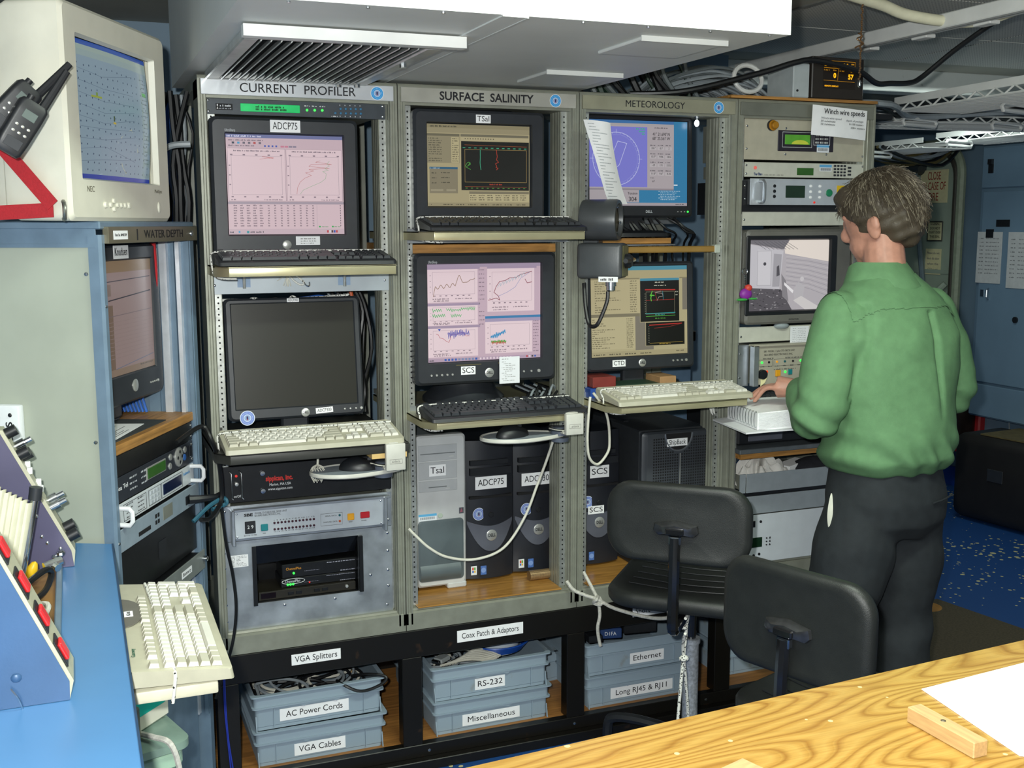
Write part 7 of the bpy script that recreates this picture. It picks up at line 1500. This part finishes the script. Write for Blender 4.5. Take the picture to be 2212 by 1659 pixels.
cable('black_trunk_cable', 'thick black cable swooping under the strut channel', [(1.36, .12, 2.095), (1.522, .05, 2.103), (1.766, .0, 2.163), (1.88, -.03, 2.198), (1.959, -.035, 2.208), (2.127, -.035, 2.182), (2.25, .02, 2.155), (2.338, .05, 2.161), (2.45, .09, 2.172), (2.512, .10, 2.195), (2.606, .05, 2.284), (2.699, .0, 2.361), (2.75, -.08, 2.415)], .0095, M_CBK, None, 9, 8, 'cable')
def wire_tray(label, p0, p1, w, h, pitch=.045, m=None):
    """perforated side strips with zigzag wire and cross rungs"""
    p0, p1 = Vector(p0), Vector(p1); L = (p1-p0).length; ang = math.atan2((p1-p0).y, (p1-p0).x)
    t = thing('wire_cable_tray', label, 'cable tray', tuple(p0), 0, 'white wire cable trays', rot=(0, -math.asin((p1-p0).z/L), ang)); m = m or M_WHT
    for y in (0, w): obj('side_strip', G().box(0, L, y-.002, y+.002, h*.45, h, .0008), m, t)
    for y in (0, w):
        n = int(L/pitch); obj('zigzag_wire', G().tube([(pitch*k, y, 0 if k % 2 else h*.5) for k in range(n+1)], .004, 5), m, t); obj('bottom_wire', G().tube([(0, y, 0), (L, y, 0)], .004, 5), m, t)
    me = G().tube([(0, 0, 0), (0, w, 0)], .0035, 5).mesh('rung'); me.materials.append(m)
    for k in range(int(L/pitch*1.5)): obj('rung', me, None, t, (pitch/1.5*k+.01, 0, .001))
    return t
wire_tray('white wire cable tray running above the near end of the passage', (2.585, .32, 2.10), (2.48, -1.0, 2.10), .30, .05)
wire_tray('white wire cable tray crossing beyond the far rack', (2.30, .56, 2.085), (4.3, .50, 2.10), .30, .055)
wire_tray('white wire cable tray over the green door, farther end', (3.90, 2.6, 2.08), (3.88, 1.62, 2.08), .32, .05)
wire_tray('white wire cable tray over the green door, nearer end', (3.93, 1.58, 2.10), (3.92, .2, 2.10), .32, .05)
for k, (x, y, z) in enumerate(((2.72, .42, 2.09), (3.2, .45, 2.09), (3.75, 1.3, 2.09), (3.75, 1.9, 2.07), (2.75, -.05, 2.10))):
    t = thing('tray_hanger', 'white looped bracket carrying a wire cable tray', 'bracket', (x, y, z), .3, 'white tray brackets'); obj('loop', G().tube([(0, 0, 0), (.22, 0, 0), (.23, 0, -.012), (.22, 0, -.024), (.0, 0, -.024), (-.01, 0, -.012)], .008, 7, closed=True), M_WHT, t)
rr = random.Random(55)
for k in range(14):
    z = 2.10+rr.uniform(0, .04); y = .2+rr.uniform(0, .3)
    cable('tray_cable', '%s cable lying in the trays behind the display box', [(2.25, y, z+rr.uniform(-.02, .06)), (2.45, y+rr.uniform(-.1, .1), z), (2.8, y+.2, z+rr.uniform(-.02, .03)), (3.3, y+.15, z+.02), (3.8, y+.3, z)], rr.choice((.006, .009, .012)), (M_CBK, M_CGR, M_CBK)[k % 3], 'cables lying in the wire trays', 6, 4)
for k in range(10): cable('door_cable', '%s cable drooping over the green door', [(3.85, 1.9+.02*k, 2.10), (4.1, 2.0+.03*k, 2.05), (4.5, 2.15+.03*k, 2.06+rr.uniform(-.04, .05)), (4.8, 2.3+.02*k, 2.18)], .010, (M_CBK, M_CGR, mat('olive_cable', '#6a5f3a', .5, 0, .05))[k % 3], 'cable bundle over the green door', 6, 4)
t = thing('tray_bracket', 'black bracket standing behind the amber display box', 'bracket', (2.32, .30, 2.08)); obj('block', G().box(0, .10, 0, .06, 0, .13, .004).box(-.02, .2, -.05, .1, -.02, 0), M_BLACK, t)
# thick bundle of grey cables over racks three and four
for k in range(34):
    r_ = rr.uniform(.07, .19); cx = 1.74+rr.uniform(-.03, .03); y = .16+.012*k; sgn = rr.uniform(.85, 1.1)
    cable('bundled_cable', '%s cable in the arched bundle above the racks', [(cx-.27, y, 2.095), (cx-.20, y, 2.10+r_*.35*sgn), (cx-.10, y, 2.11+r_*.5*sgn), (cx, y, 2.12+r_*.52*sgn), (cx+.10, y, 2.11+r_*.42*sgn), (cx+.19, y, 2.10)], .0055, (M_CGR, mat('dark_grey_cable', '#5f6668', .45, 0, .05), M_CGR)[k % 3], 'arched grey cable bundle above the racks', 6, 4)
for k in range(26):
    x = 1.22+.016*k+rr.uniform(-.02, .02); y = .10+rr.uniform(0, .35)
    cable('dropped_cable', '%s cable dropping behind the METEOROLOGY header', [(x-rr.uniform(.02, .12), y, 2.36), (x-.03, y, 2.26), (x+rr.uniform(-.03, .03), y, 2.17), (x+.04, y, 2.10)], rr.choice((.006, .009, .012)), (M_CBK, mat('dark_grey_cable', '#5f6668'), M_CBK, mat('dark_green_cable', '#24382c', .5, 0, .05))[k % 4], 'dark cables above the METEOROLOGY rack', 6, 4)
t = thing('cable_ring', 'white plastic ring round the grey cable bundle', 'ring', (1.815, .14, 2.165)); obj('ring', G().tube([(.055*math.cos(a), .01*math.sin(a), .045*math.sin(a)) for a in [2*PI*k/20 for k in range(20)]], .008, 8, closed=True), M_WHT, t)
# ------------------------------------------------------------------ wooden table, things on it
def table_mat():
    m = bpy.data.materials.new('yellow_plywood'); m.use_nodes = True; nt = m.node_tree; N = nt.nodes; L = nt.links; b = N['Principled BSDF']
    tc = N.new('ShaderNodeTexCoord'); mp = N.new('ShaderNodeMapping'); mp.inputs['Scale'].default_value = (1.3, 5.2, 1); mp.inputs['Rotation'].default_value = (0, 0, -.05); L.new(tc.outputs['Object'], mp.inputs['Vector'])
    n1 = N.new('ShaderNodeTexNoise'); n1.inputs['Scale'].default_value = 1.35; n1.inputs['Detail'].default_value = 1.2; n1.inputs['Roughness'].default_value = .35; L.new(mp.outputs['Vector'], n1.inputs['Vector'])
    ml = N.new('ShaderNodeMath'); ml.operation = 'MULTIPLY'; ml.inputs[1].default_value = 27; L.new(n1.outputs['Fac'], ml.inputs[0])
    fr = N.new('ShaderNodeMath'); fr.operation = 'FRACT'; L.new(ml.outputs[0], fr.inputs[0])
    r = N.new('ShaderNodeValToRGB'); e = r.color_ramp.elements; e[0].position = .0; e[0].color = (*lin('#ab7f38'), 1); e[1].position = 1; e[1].color = (*lin('#b28942'), 1)
    for p, c in ((.30, '#bc954d'), (.62, '#b68d45'), (.85, '#96692a')): q = e.new(p); q.color = (*lin(c), 1)
    L.new(fr.outputs[0], r.inputs['Fac'])
    n2 = N.new('ShaderNodeTexNoise'); n2.inputs['Scale'].default_value = 240; mp2 = N.new('ShaderNodeMapping'); mp2.inputs['Scale'].default_value = (.06, 1, 1); L.new(tc.outputs['Object'], mp2.inputs['Vector']); L.new(mp2.outputs['Vector'], n2.inputs['Vector'])
    mx = N.new('ShaderNodeMix'); mx.data_type = 'RGBA'; mx.blend_type = 'MULTIPLY'; mx.inputs[0].default_value = .35; L.new(r.outputs['Color'], mx.inputs[6])
    r2 = N.new('ShaderNodeValToRGB'); r2.color_ramp.elements[0].position = .35; r2.color_ramp.elements[0].color = (.55, .5, .4, 1); r2.color_ramp.elements[1].position = .6; L.new(n2.outputs['Fac'], r2.inputs['Fac']); L.new(r2.outputs['Color'], mx.inputs[7])
    v = N.new('ShaderNodeTexVoronoi'); v.inputs['Scale'].default_value = 17; L.new(tc.outputs['Object'], v.inputs['Vector'])
    lt = N.new('ShaderNodeMath'); lt.operation = 'LESS_THAN'; lt.inputs[1].default_value = .075; L.new(v.outputs['Distance'], lt.inputs[0])
    m3 = N.new('ShaderNodeMix'); m3.data_type = 'RGBA'; m3.inputs[7].default_value = (*lin('#d3bf8e'), 1); L.new(lt.outputs[0], m3.inputs[0]); L.new(mx.outputs[2], m3.inputs[6])
    L.new(m3.outputs[2], b.inputs['Base Color']); b.inputs['Roughness'].default_value = .28
    return m
tb = thing('plywood_table', 'varnished yellow plywood work table with swirling grain', 'table', (0, 0, 0)); TA = .068
TT = Matrix.Translation((.173, -1.798, 0)) @ Matrix.Rotation(TA, 4, 'Z')
obj('table_top', G().box(-.25, 2.6, -1.25, 0, .915, .95, .004, 2, M=TT), table_mat(), tb); obj('apron', G().box(-.2, 2.5, -1.2, -.05, .80, .915, M=TT), mat('apron_wood', '#a87c3a', .5, 0, .1), tb)
for x in (-.18, 2.4):
    for y in (-1.15, -.12): obj('leg', G().box(x, x+.07, y, y+.07, 0, .80, M=TT), mat('apron_wood', '#a87c3a'), tb)
def onT(x, y, z=.9502): return (x, y, z)
t = thing('wood_block', 'pale wooden stop block screwed to the table', 'block', onT(.772, -1.915), -1.571+.03); 
obj('block', G().box(0, .128, 0, .026, 0, .024, .0015), mat('pale_block', '#bd9a6a', .5, 0, .07, 20, .05, 200, stretch=(1, 10, 10)), t); obj('screw_hole', G().lathe([(.004, .0242), (.003, .0248), (.0001, .0249)], c=(.058, .013, 0), n=10), mat('dull_screw', '#5d5344', .4, .5, .05), t)
t = thing('wood_block', 'small wooden stop block at the near table edge', 'block', onT(.412, -1.972), .3); obj('block', G().box(0, .05, -.05, 0, 0, .022, .001), mat('pale_block', '#bd9a6a'), t)
t = thing('paper_sheet', 'large blank white sheet lying on the table', 'paper', (0, 0, .9505)); obj('sheet', G().prism([(.873, -1.833), (1.25, -1.80), (1.25, -2.3), (.76, -2.3), (.80, -2.11), (.852, -2.03)][:2] + [(1.3, -2.35), (.842, -2.06)][:2], 'z', 0, .0012), M_WHITE, t)
t = thing('black_edge_box', 'black plastic box corner resting on the white sheet', 'box', (.845, -2.19, .952)); obj('box', G().box(0, .15, 0, .12, 0, .03, .004), M_BLACK, t)
# ------------------------------------------------------------------ drafting chairs
M_VIN = mat('black_vinyl', '#232524', .45, 0, .06, 30, .25, 500); M_CHRB = mat('black_chrome', '#18181a', .10, .0, .03, 20, coat=1); M_CHRM = mat('chrome', '#d0d2d6', .1, 1, .02)
def chair(label, loc, rotz, zs, zb, h=.225):
    """local y points forward from the backrest; seat at the origin"""
    t = thing('swivel_chair', label, 'chair', loc, rotz, 'black swivel work chairs')
    def cushion(w, d, r, z0, z1, cx=0, cy=0, bow=0):
        R = rrect(-w/2, w/2, -d/2, d/2, r, 6); mk = lambda s, z: [(p[0]*s+cx, p[1]*s+cy, z + bow*(p[0]/w*2)**2) for p in R]
        return loft(G(), [mk(.90, z0), mk(.97, z0+.004), mk(1, z0+.016), mk(1, z1-.014), mk(.975, z1-.005), mk(.92, z1), mk(.5, z1-.004)])
    obj('seat', cushion(.46, .44, .10, zs-.05, zs, 0, .02), M_VIN, t, sharp=50)
    for k in range(5): obj('seat_groove', G().tube([(-.17, -.10+k*.055, zs+.0005), (0, -.115+k*.055, zs-.0025), (.17, -.10+k*.055, zs+.0005)], .0018, 5, 5), M_BLACK, t)
    obj('seat_pan', G().box(-.15, .15, -.13, .17, zs-.065, zs-.05, .004), M_BLACK, t)
    # backrest: curved pad, local plane y=-.24
    w = .41; R = rrect(-w/2, w/2, -h/2, h/2, .075, 7)
    def bk(s, off): return [(p[0]*s, -.24+off+.45*(p[0]*s)**2 + .10*max(0, (p[1]*s))**1.5*.6, zb+p[1]*s) for p in R]
    back = obj('backrest', loft(G(), [bk(.45, .034), bk(.90, .032), bk(.97, .027), bk(1, .014), bk(1, .0), bk(.975, -.008), bk(.90, -.012), bk(.80, -.008), bk(.4, -.007)]), M_VIN, t, sharp=60)
    pr_ = [(-.062, -.004), (-.058, .016), (0, .026), (.058, .016), (.062, -.004), (.05, -.016), (-.05, -.016)]
    M_PLT2 = mat('worn_chrome', '#6a6a6c', .22, .85, .1, 60)
    pl2 = obj('back_plate', loft(G(), [[(p[0]*1.05, -.246, zb-.012+p[1]*1.05) for p in pr_], [(p[0], -.254, zb-.012+p[1]) for p in pr_], [(p[0]*.6, -.266, zb-.012+p[1]*.6) for p in pr_]]), M_PLT2, t, sharp=40)
    for x in (-.044, .044): obj('plate_bolt', G().ball((x, -.256, zb-.012), (.0065, .004, .0065), 10), M_CHRM, pl2)
    obj('plate_boss', G().box(-.026, .026, -.274, -.262, zb-.022, zb-.004, .003), M_CHRB, pl2)
    obj('strut_collar', G().box(-.018, .018, -.270, -.252, zb-.050, zb-.024, .003), M_CHRM, t)
    obj('back_strut', G().tube([(0, -.262, zb-.03), (0, -.268, zb-.12), (0, -.272, zs-.04), (0, -.262, zs-.07), (0, -.22, zs-.078), (0, -.05, zs-.075)], .016, 8, 4), M_CHRB, t)
    obj('column', G().lathe([(.024, .16), (.024, zs-.20), (.028, zs-.20), (.028, zs-.185)], n=18), mat('hammered_silver', '#b6bbc2', .4, .5, .15, 120, .3, 200), t); obj('column_stem', G().lathe([(.015, zs-.19), (.015, zs-.06)], n=16), M_CHRB, t)
    obj('hub', G().lathe([(.034, .09), (.045, .10), (.045, .15), (.030, .17)], n=18), M_BLACK, t)
    for k in range(5):
        a = 2*PI*k/5+.5; c_, s_ = math.cos(a), math.sin(a)
        lg = obj('base_leg', G().tube([(.03*c_, .03*s_, .13), (.16*c_, .16*s_, .14), (.25*c_, .25*s_, .13), (.27*c_, .27*s_, .10), (.27*c_, .27*s_, .03)], .016, 8, 4), M_BLACK, t)
        obj('foot', G().lathe([(.02, 0), (.02, .02), (.012, .035)], c=(.27*c_, .27*s_, 0), n=12), M_BLACK, lg)
    return t
chair('black swivel chair tied with rope in front of the METEOROLOGY rack', (1.345, -.35, 0), math.atan2(.74, .67)-PI/2, .625, .852)
chair('black swivel chair with dusty back pushed against the plywood table', (1.395, -1.00, 0), math.atan2(.337, .94)-PI/2, .50, .757, .262)
# cord triangle lashing the first chair
cd = thing('lashing_line', 'flecked cord tied in a long triangle round the roped chair', 'cord', (0, 0, 0))
A, B_ = (1.255, -.47, .52), (1.285, -.43, .205)
obj('cord', G().tube([(1.235, -.50, .565), (1.262, -.47, .562), (1.270, -.45, .53), (1.262, -.455, .47), (1.245, -.47, .40), (1.228, -.48, .25), (1.225, -.48, .19)], .0046, 7, 5), M_BUNGEE, cd)
obj('cord', G().tube([(1.235, -.50, .52), (1.246, -.47, .47), (1.262, -.455, .40), (1.290, -.43, .26), (1.300, -.42, .18)], .0046, 7, 5), M_BUNGEE, cd); obj('knot', G().ball((1.253, -.465, .43), (.016, .012, .010), 10), M_BUNGEE, cd); obj('knot', G().ball((1.246, -.475, .53), (.012, .010, .009), 10), M_BUNGEE, cd)
# ------------------------------------------------------------------ the man at the far rack
def remeshed(g, name, voxel, m, parent, smooth=6, fold=None, label=None):
    me0 = g.mesh(name+'_src', 0); o = bpy.data.objects.new(name+'_src', me0); COL.objects.link(o)
    r = o.modifiers.new('r', 'REMESH'); r.mode = 'VOXEL'; r.voxel_size = voxel
    s = o.modifiers.new('s', 'SMOOTH'); s.iterations = smooth; s.factor = .5
    dg = bpy.context.evaluated_depsgraph_get(); me = bpy.data.meshes.new_from_object(o.evaluated_get(dg)); me.name = name
    bpy.data.objects.remove(o)
    if fold:
        ns = [v.normal.copy() for v in me.vertices]
        for v, n in zip(me.vertices, ns): v.co += n*fold(v.co, n)
        me.update()
    me.polygons.foreach_set('use_smooth', [True]*len(me.polygons)); me.materials.clear()
    return obj(name, me, m, parent, label=label)
def ell_loft(g, secs, n=28):
    """stack of ellipse sections (x, y, z, a, b[, tilt]) closed at both ends"""
    return loft(g, [[(x+a*math.copysign(abs(math.cos(2*PI*i/n))**.85, math.cos(2*PI*i/n)), y+b*math.copysign(abs(math.sin(2*PI*i/n))**.9, math.sin(2*PI*i/n)), z) for i in range(n)] for x, y, z, a, b in secs])
def limb(g, pts, rs, n=16, sub=6):
    P = spline(pts, sub); m = len(P)-1
    def rad(q): x = q*(len(rs)-1); i = min(int(x), len(rs)-2); f = x-i; f = f*f*(3-2*f); return rs[i]*(1-f)+rs[i+1]*f
    g.tube(P, rad, n); g.ball(P[0], rs[0], 12); g.ball(P[-1], rs[-1], 12); return g
PM = thing('person', 'man in a green shirt and black trousers standing at the far rack', 'person', (1.945, -.47, 0), .10)
M_SKIN = mat('skin', '#b98673', .5, 0, .06, 40, .05, 300); M_SHIRT = mat('green_twill', '#618a60', .8, 0, .05, 30, .25, 700); M_TROU = mat('black_trousers', '#22272b', .85, 0, .08, 30, .2, 400)
# joints
LS, LE, LWR = Vector((-.182, .03, 1.405)), Vector((-.285, .005, 1.125)), Vector((-.165, .20, 1.17))
RS, RE, RWR = Vector((.196, .03, 1.405)), Vector((.288, .02, 1.15)), Vector((.13, .25, 1.12))
HC = Vector((.018, .088, 1.700))
def hand(g, w, d, up, side):
    """palm and five bent fingers; d finger direction, up back of hand, side towards the thumb"""
    d, up, side = Vector(d).normalized(), Vector(up).normalized(), Vector(side).normalized()
    g.tube([w, w+d*.03, w+d*.075], lambda q: .026+.010*q, 10); g.ball(w+d*.055, (.036, .036, .024), 10)
    for k, (o_, L_) in enumerate(((.030, .078), (.010, .088), (-.010, .082), (-.029, .064))):
        b0 = w+d*.078+side*o_; b1 = b0+d*L_*.45-up*.006; b2 = b1+d*L_*.32-up*(.014+.004*k); b3 = b2+d*L_*.18-up*.016
        g.tube(spline([b0-d*.02, b0, b1, b2, b3], 3), lambda q: .0098-.0025*q, 8); g.ball(b3, .0073, 8)
    t0 = w+d*.025+side*.026; t1 = t0+d*.03+side*.028; t2 = t1+d*.03+side*.008-up*.008
    g.tube(spline([t0-side*.01, t0, t1, t2], 3), lambda q: .0125-.003*q, 8); g.ball(t2, .0095, 8)
g = G()
# skull, jaw, neck, ears, nose, lips, brow, then a slimmer body under the clothes
HR = Matrix.Translation(HC) @ Matrix.Rotation(.45, 4, 'Z') @ Matrix.Rotation(-.30, 4, 'X') @ Matrix.Scale(1.08, 4)
g.ball((0, 0, 0), (.076, .098, .105), 24, M=HR); g.ball((0, .035, -.065), (.058, .065, .062), 18, M=HR); g.ball((0, .070, -.10), (.028, .022, .022), 12, M=HR)
g.ball((0, .102, -.025), (.013, .020, .022), 10, M=HR); g.ball((0, .095, .0), (.010, .012, .025), 8, M=HR); g.ball((0, .092, -.063), (.024, .011, .009), 10, M=HR)
for s in (-1, 1):
    g.ball((s*.084, -.006, -.034), (.012, .020, .034), 12, M=HR); g.ball((s*.094, -.016, -.022), (.007, .014, .022), 10, M=HR); g.ball((s*.03, .080, .022), (.022, .012, .010), 8, M=HR)
limb(g, [(0, .02, 1.48), (.006, .045, 1.56), (.014, .065, 1.64)], [.075, .062, .060])
ell_loft(g, [(0, 0, .86, .12, .09), (0, 0, .95, .15, .11), (0, .01, 1.2, .17, .11), (0, .02, 1.38, .18, .10), (0, .025, 1.47, .12, .07), (0, .03, 1.52, .06, .06)])
for S_, E_, W_ in ((LS, LE, LWR), (RS, RE, RWR)): limb(g, [S_, E_, W_], [.045, .040, .030], 12)
for s in (-1, 1): limb(g, [(s*.09, 0, .86), (s*.12, .02, .48), (s*.135, 0, .10)], [.07, .05, .04], 12)
hand(g, LWR, (-.55, .80, .02), (.1, .1, 1), (.80, .55, 0)); hand(g, RWR, (-.45, .85, -.1), (0, .1, 1), (-.85, -.45, 0))
body = remeshed(g, 'body', .0048, M_SKIN, PM, 3)
for s in (-1, 1):
    p = HR @ Vector((s*.030, .077, -.002)); obj('eye', G().ball(p, .0105, 12), mat('eye_white', '#e6e2dc', .3, 0, .02), body); q = HR @ Vector((s*.030, .0845, -.004)); obj('iris', G().ball(q, .0048, 8), mat('iris', '#3a4a50', .3, 0, 0), body)
# shirt
g = G()
ell_loft(g, [(0, .005, .935, .155, .115), (0, .005, .945, .185, .150), (0, .0, .985, .205, .180), (0, -.005, 1.05, .205, .178), (0, -.005, 1.15, .205, .165), (0, .0, 1.25, .222, .160), (0, .005, 1.35, .228, .152), (0, .015, 1.43, .20, .128), (0, .022, 1.46, .175, .115), (0, .030, 1.495, .135, .098), (0, .036, 1.52, .10, .084), (0, .042, 1.545, .078, .074)], 36)
for S_, E_, W_ in ((LS, LE, LWR), (RS, RE, RWR)):
    D_ = (E_-S_); limb(g, [S_+Vector((0, 0, .0))-D_*.02, S_+D_*.45+Vector((0, -.012, 0)), E_, E_+(W_-E_)*.5, W_-(W_-E_)*.10], [.074, .082, .074, .062, .046], 18)
    g.ball(S_ + Vector((0, -.005, -.005)), (.070, .072, .064), 14)
def shirt_fold(p, n):
    d = 0.0
    d += .009*math.sin(58*p.z + 9*math.sin(7*p.x) + 16*p.x)*max(0, 1-abs(p.z-1.00)/.09)
    d += .007*math.sin(26*p.x + 14*p.z + 3*math.sin(9*p.z))*max(0, 1-abs(p.z-1.17)/.17)
    d -= .015*math.exp(-((p.x-.035-.10*(1.45-p.z)*.15)/.010)**2)*(1 if p.y < .02 and 1.10 < p.z < 1.43 else 0)*min(1, (p.z-1.10)/.12)
    for E_ in (LE, RE):
        r = (Vector(p)-E_).length; d += .011*math.sin(75*(p.z-.5*p.y) + 20*p.x)*max(0, 1-r/.12)
    d += .005*math.sin(33*p.x-21*p.z)*max(0, 1-abs(p.z-1.36)/.10)
    d -= .010*math.exp(-((abs(p.x)-.185+.25*(p.z-1.35))/.012)**2)*(1 if p.y < .04 and 1.18 < p.z < 1.45 else 0)
    return d
shirt = remeshed(g, 'shirt', .0075, M_SHIRT, PM, 8, shirt_fold)
def panel_from(src, test, off, name, m):
    me = src.data; vs = {}; V = []; F = []
    for f in me.polygons:
        if test(f.center, f.normal):
            q = []
            for i in f.vertices:
                if i not in vs: vs[i] = len(V); V.append(me.vertices[i].co + me.vertices[i].normal*off)
                q.append(vs[i])
            F.append(q)
    g = G(); g.v = [tuple(v) for v in V]; g.f = [tuple(f) for f in F]
    return obj(name, g, m, src, sharp=60)
panel_from(shirt, lambda c, n: c.z > 1.435-.5*max(0, abs(c.x)-.13) and c.z < 1.53 and abs(c.x) < .205, .0028, 'yoke', M_SHIRT)
col_ = [(1.0, 1.515, .0), (1.0, 1.53, .006), (.97, 1.575, .004), (.90, 1.585, -.002)]
g = G(); n = 30
def cring(s, z, e): return [(-.004+(.084*s+e)*math.cos(2*PI*i/n), .048+(.082*s+e)*math.sin(2*PI*i/n)+.35*(z-1.515), z-.030*max(0, math.sin(2*PI*i/n))) for i in range(n)]
loft(g, [cring(1.34, 1.487, .004), cring(1.32, 1.497, .010), cring(1.08, 1.545, .005), cring(1.0, 1.566, .001), cring(.94, 1.564, -.002), cring(.95, 1.51, -.004)], False, False); obj('collar', g, M_SHIRT, shirt, sharp=50)
# trousers
g = G(); ell_loft(g, [(0, .0, 1.00, .168, .130), (0, .0, .95, .175, .140), (0, -.008, .86, .190, .155), (0, -.008, .79, .185, .150), (0, 0, .74, .16, .12)], 30)
limb(g, [(-.085, -.005, .84), (-.125, .0, .66), (-.155, .02, .46), (-.165, .0, .24), (-.17, -.01, .07)], [.114, .122, .098, .084, .076], 18)
limb(g, [(.085, -.005, .84), (.098, -.01, .66), (.10, .0, .46), (.09, -.03, .24), (.085, -.05, .07)], [.112, .110, .092, .082, .076], 18)
def tr_fold(p, n): return .005*math.sin(34*p.z+14*p.x+3*math.sin(12*p.x))*max(0, 1-abs(p.z-.70)/.16) + .006*math.sin(40*p.z-18*p.x)*max(0, 1-abs(p.z-.42)/.14) + .005*math.sin(60*p.z+10*p.y)*max(0, 1-abs(p.z-.14)/.10)
tro = remeshed(g, 'trousers', .0085, M_TROU, PM, 6, tr_fold)
obj('pocket_lining', G().tube([(-.190, .025, .875), (-.204, .012, .84), (-.212, .005, .80), (-.215, .0, .765)], lambda q: .0015+.0075*math.sin(PI*min(1, q)), 6, 4), mat('pocket_white', '#d9d9cc', .8, 0, .04), tro)
obj('back_pocket_welt', G().tube([(.03, -.166, .862), (.085, -.158, .866), (.14, -.135, .868)], .003, 5, 4), M_TROU, tro)
for x, y, a in ((-.17, .0, .15), (.085, -.04, -.25)):
    S = Matrix.Translation((x, y, 0)) @ Matrix.Rotation(a, 4, 'Z'); g = G()
    ell = [(0, .045, .0, .050, .135), (0, .045, .03, .050, .135), (0, .04, .055, .045, .115), (0, -.01, .085, .040, .065), (0, -.02, .12, .042, .052)]
    sh = G(); ell_loft(sh, ell); g.add(sh.v, sh.f, S); obj('shoe', g, mat('dark_shoe', '#1d1a18', .5, 0, .06), PM)
# hair: a soft cap and loose strands
M_HAIR = mat('grey_brown_hair', '#463d31', .6, 0, .3, 60, .4, 300, second='#776e60', thr=.66); rr = random.Random(99)
g = G(); g.ball((0, -.016, .020), (.093, .108, .108), 30, M=HR); g.ball((0, -.060, -.035), (.078, .058, .070), 20, M=HR); g.ball((0, .055, .065), (.075, .05, .055), 16, M=HR)
for s in (-1, 1): g.ball((s*.074, .010, .02), (.022, .045, .050), 12, M=HR)
hair = remeshed(g, 'hair', .006, M_HAIR, PM, 4, lambda p, n: .0035*math.sin(90*p.x+40*p.z)+.003*math.sin(120*p.z-70*p.x))
def strands(cnt, seed, m, name, lo, hi):
    rr = random.Random(seed); g = G()
    for k in range(cnt):
        th = rr.uniform(-PI, PI); ph = rr.uniform(.05, 1.85)
        if math.sin(th) > .55 and ph > 1.0: continue       # keep the face clear
        if abs(math.cos(th)) > .70 and ph > 1.30: continue    # and the ears
        d = Vector((math.sin(ph)*math.cos(th), math.sin(ph)*math.sin(th), math.cos(ph)))
        p0 = Vector((d.x*.092, d.y*.106-.018, d.z*.108+.018)); dn = Vector((d.x*.5, d.y*.5-.10, -.9)); tn = (dn - d*dn.dot(d)).normalized()
        L_ = rr.uniform(lo, hi); sw = Vector((rr.uniform(-.14, .14), rr.uniform(-.14, .14), rr.uniform(-.08, .08)))
        P = [HR @ p0]
        for j in range(1, 5): 
            q = p0 + (tn + sw*j*.25)*L_*j/4 + d*(.004+.004*math.sin(j*1.3+k)) - Vector((0, 0, 1))*.008*(j/4)**2
            r2 = Vector((q.x/.096, (q.y+.018)/.112, (q.z-.018)/.112)); 
            if r2.length < 1.02 and q.z > -.03: q = Vector((q.x, q.y+.018, q.z-.018))*(1.04/max(r2.length, .2)) + Vector((0, -.018, .018))
            P.append(HR @ q)
        g.tube(P, lambda q: .0019*(1-.7*q), 4)
    o = obj(name, g, m, hair, sharp=0); o['kind'] = 'stuff'; return o
strands(2600, 1, M_HAIR, 'hair_strands', .035, .065); strands(700, 2, mat('grey_hair', '#837a6a', .55, 0, .2, 60), 'grey_strands', .035, .065)
obj('stubble', G().ball((0, 0, 0), .001, 6, M=HR), M_HAIR, body) if False else None
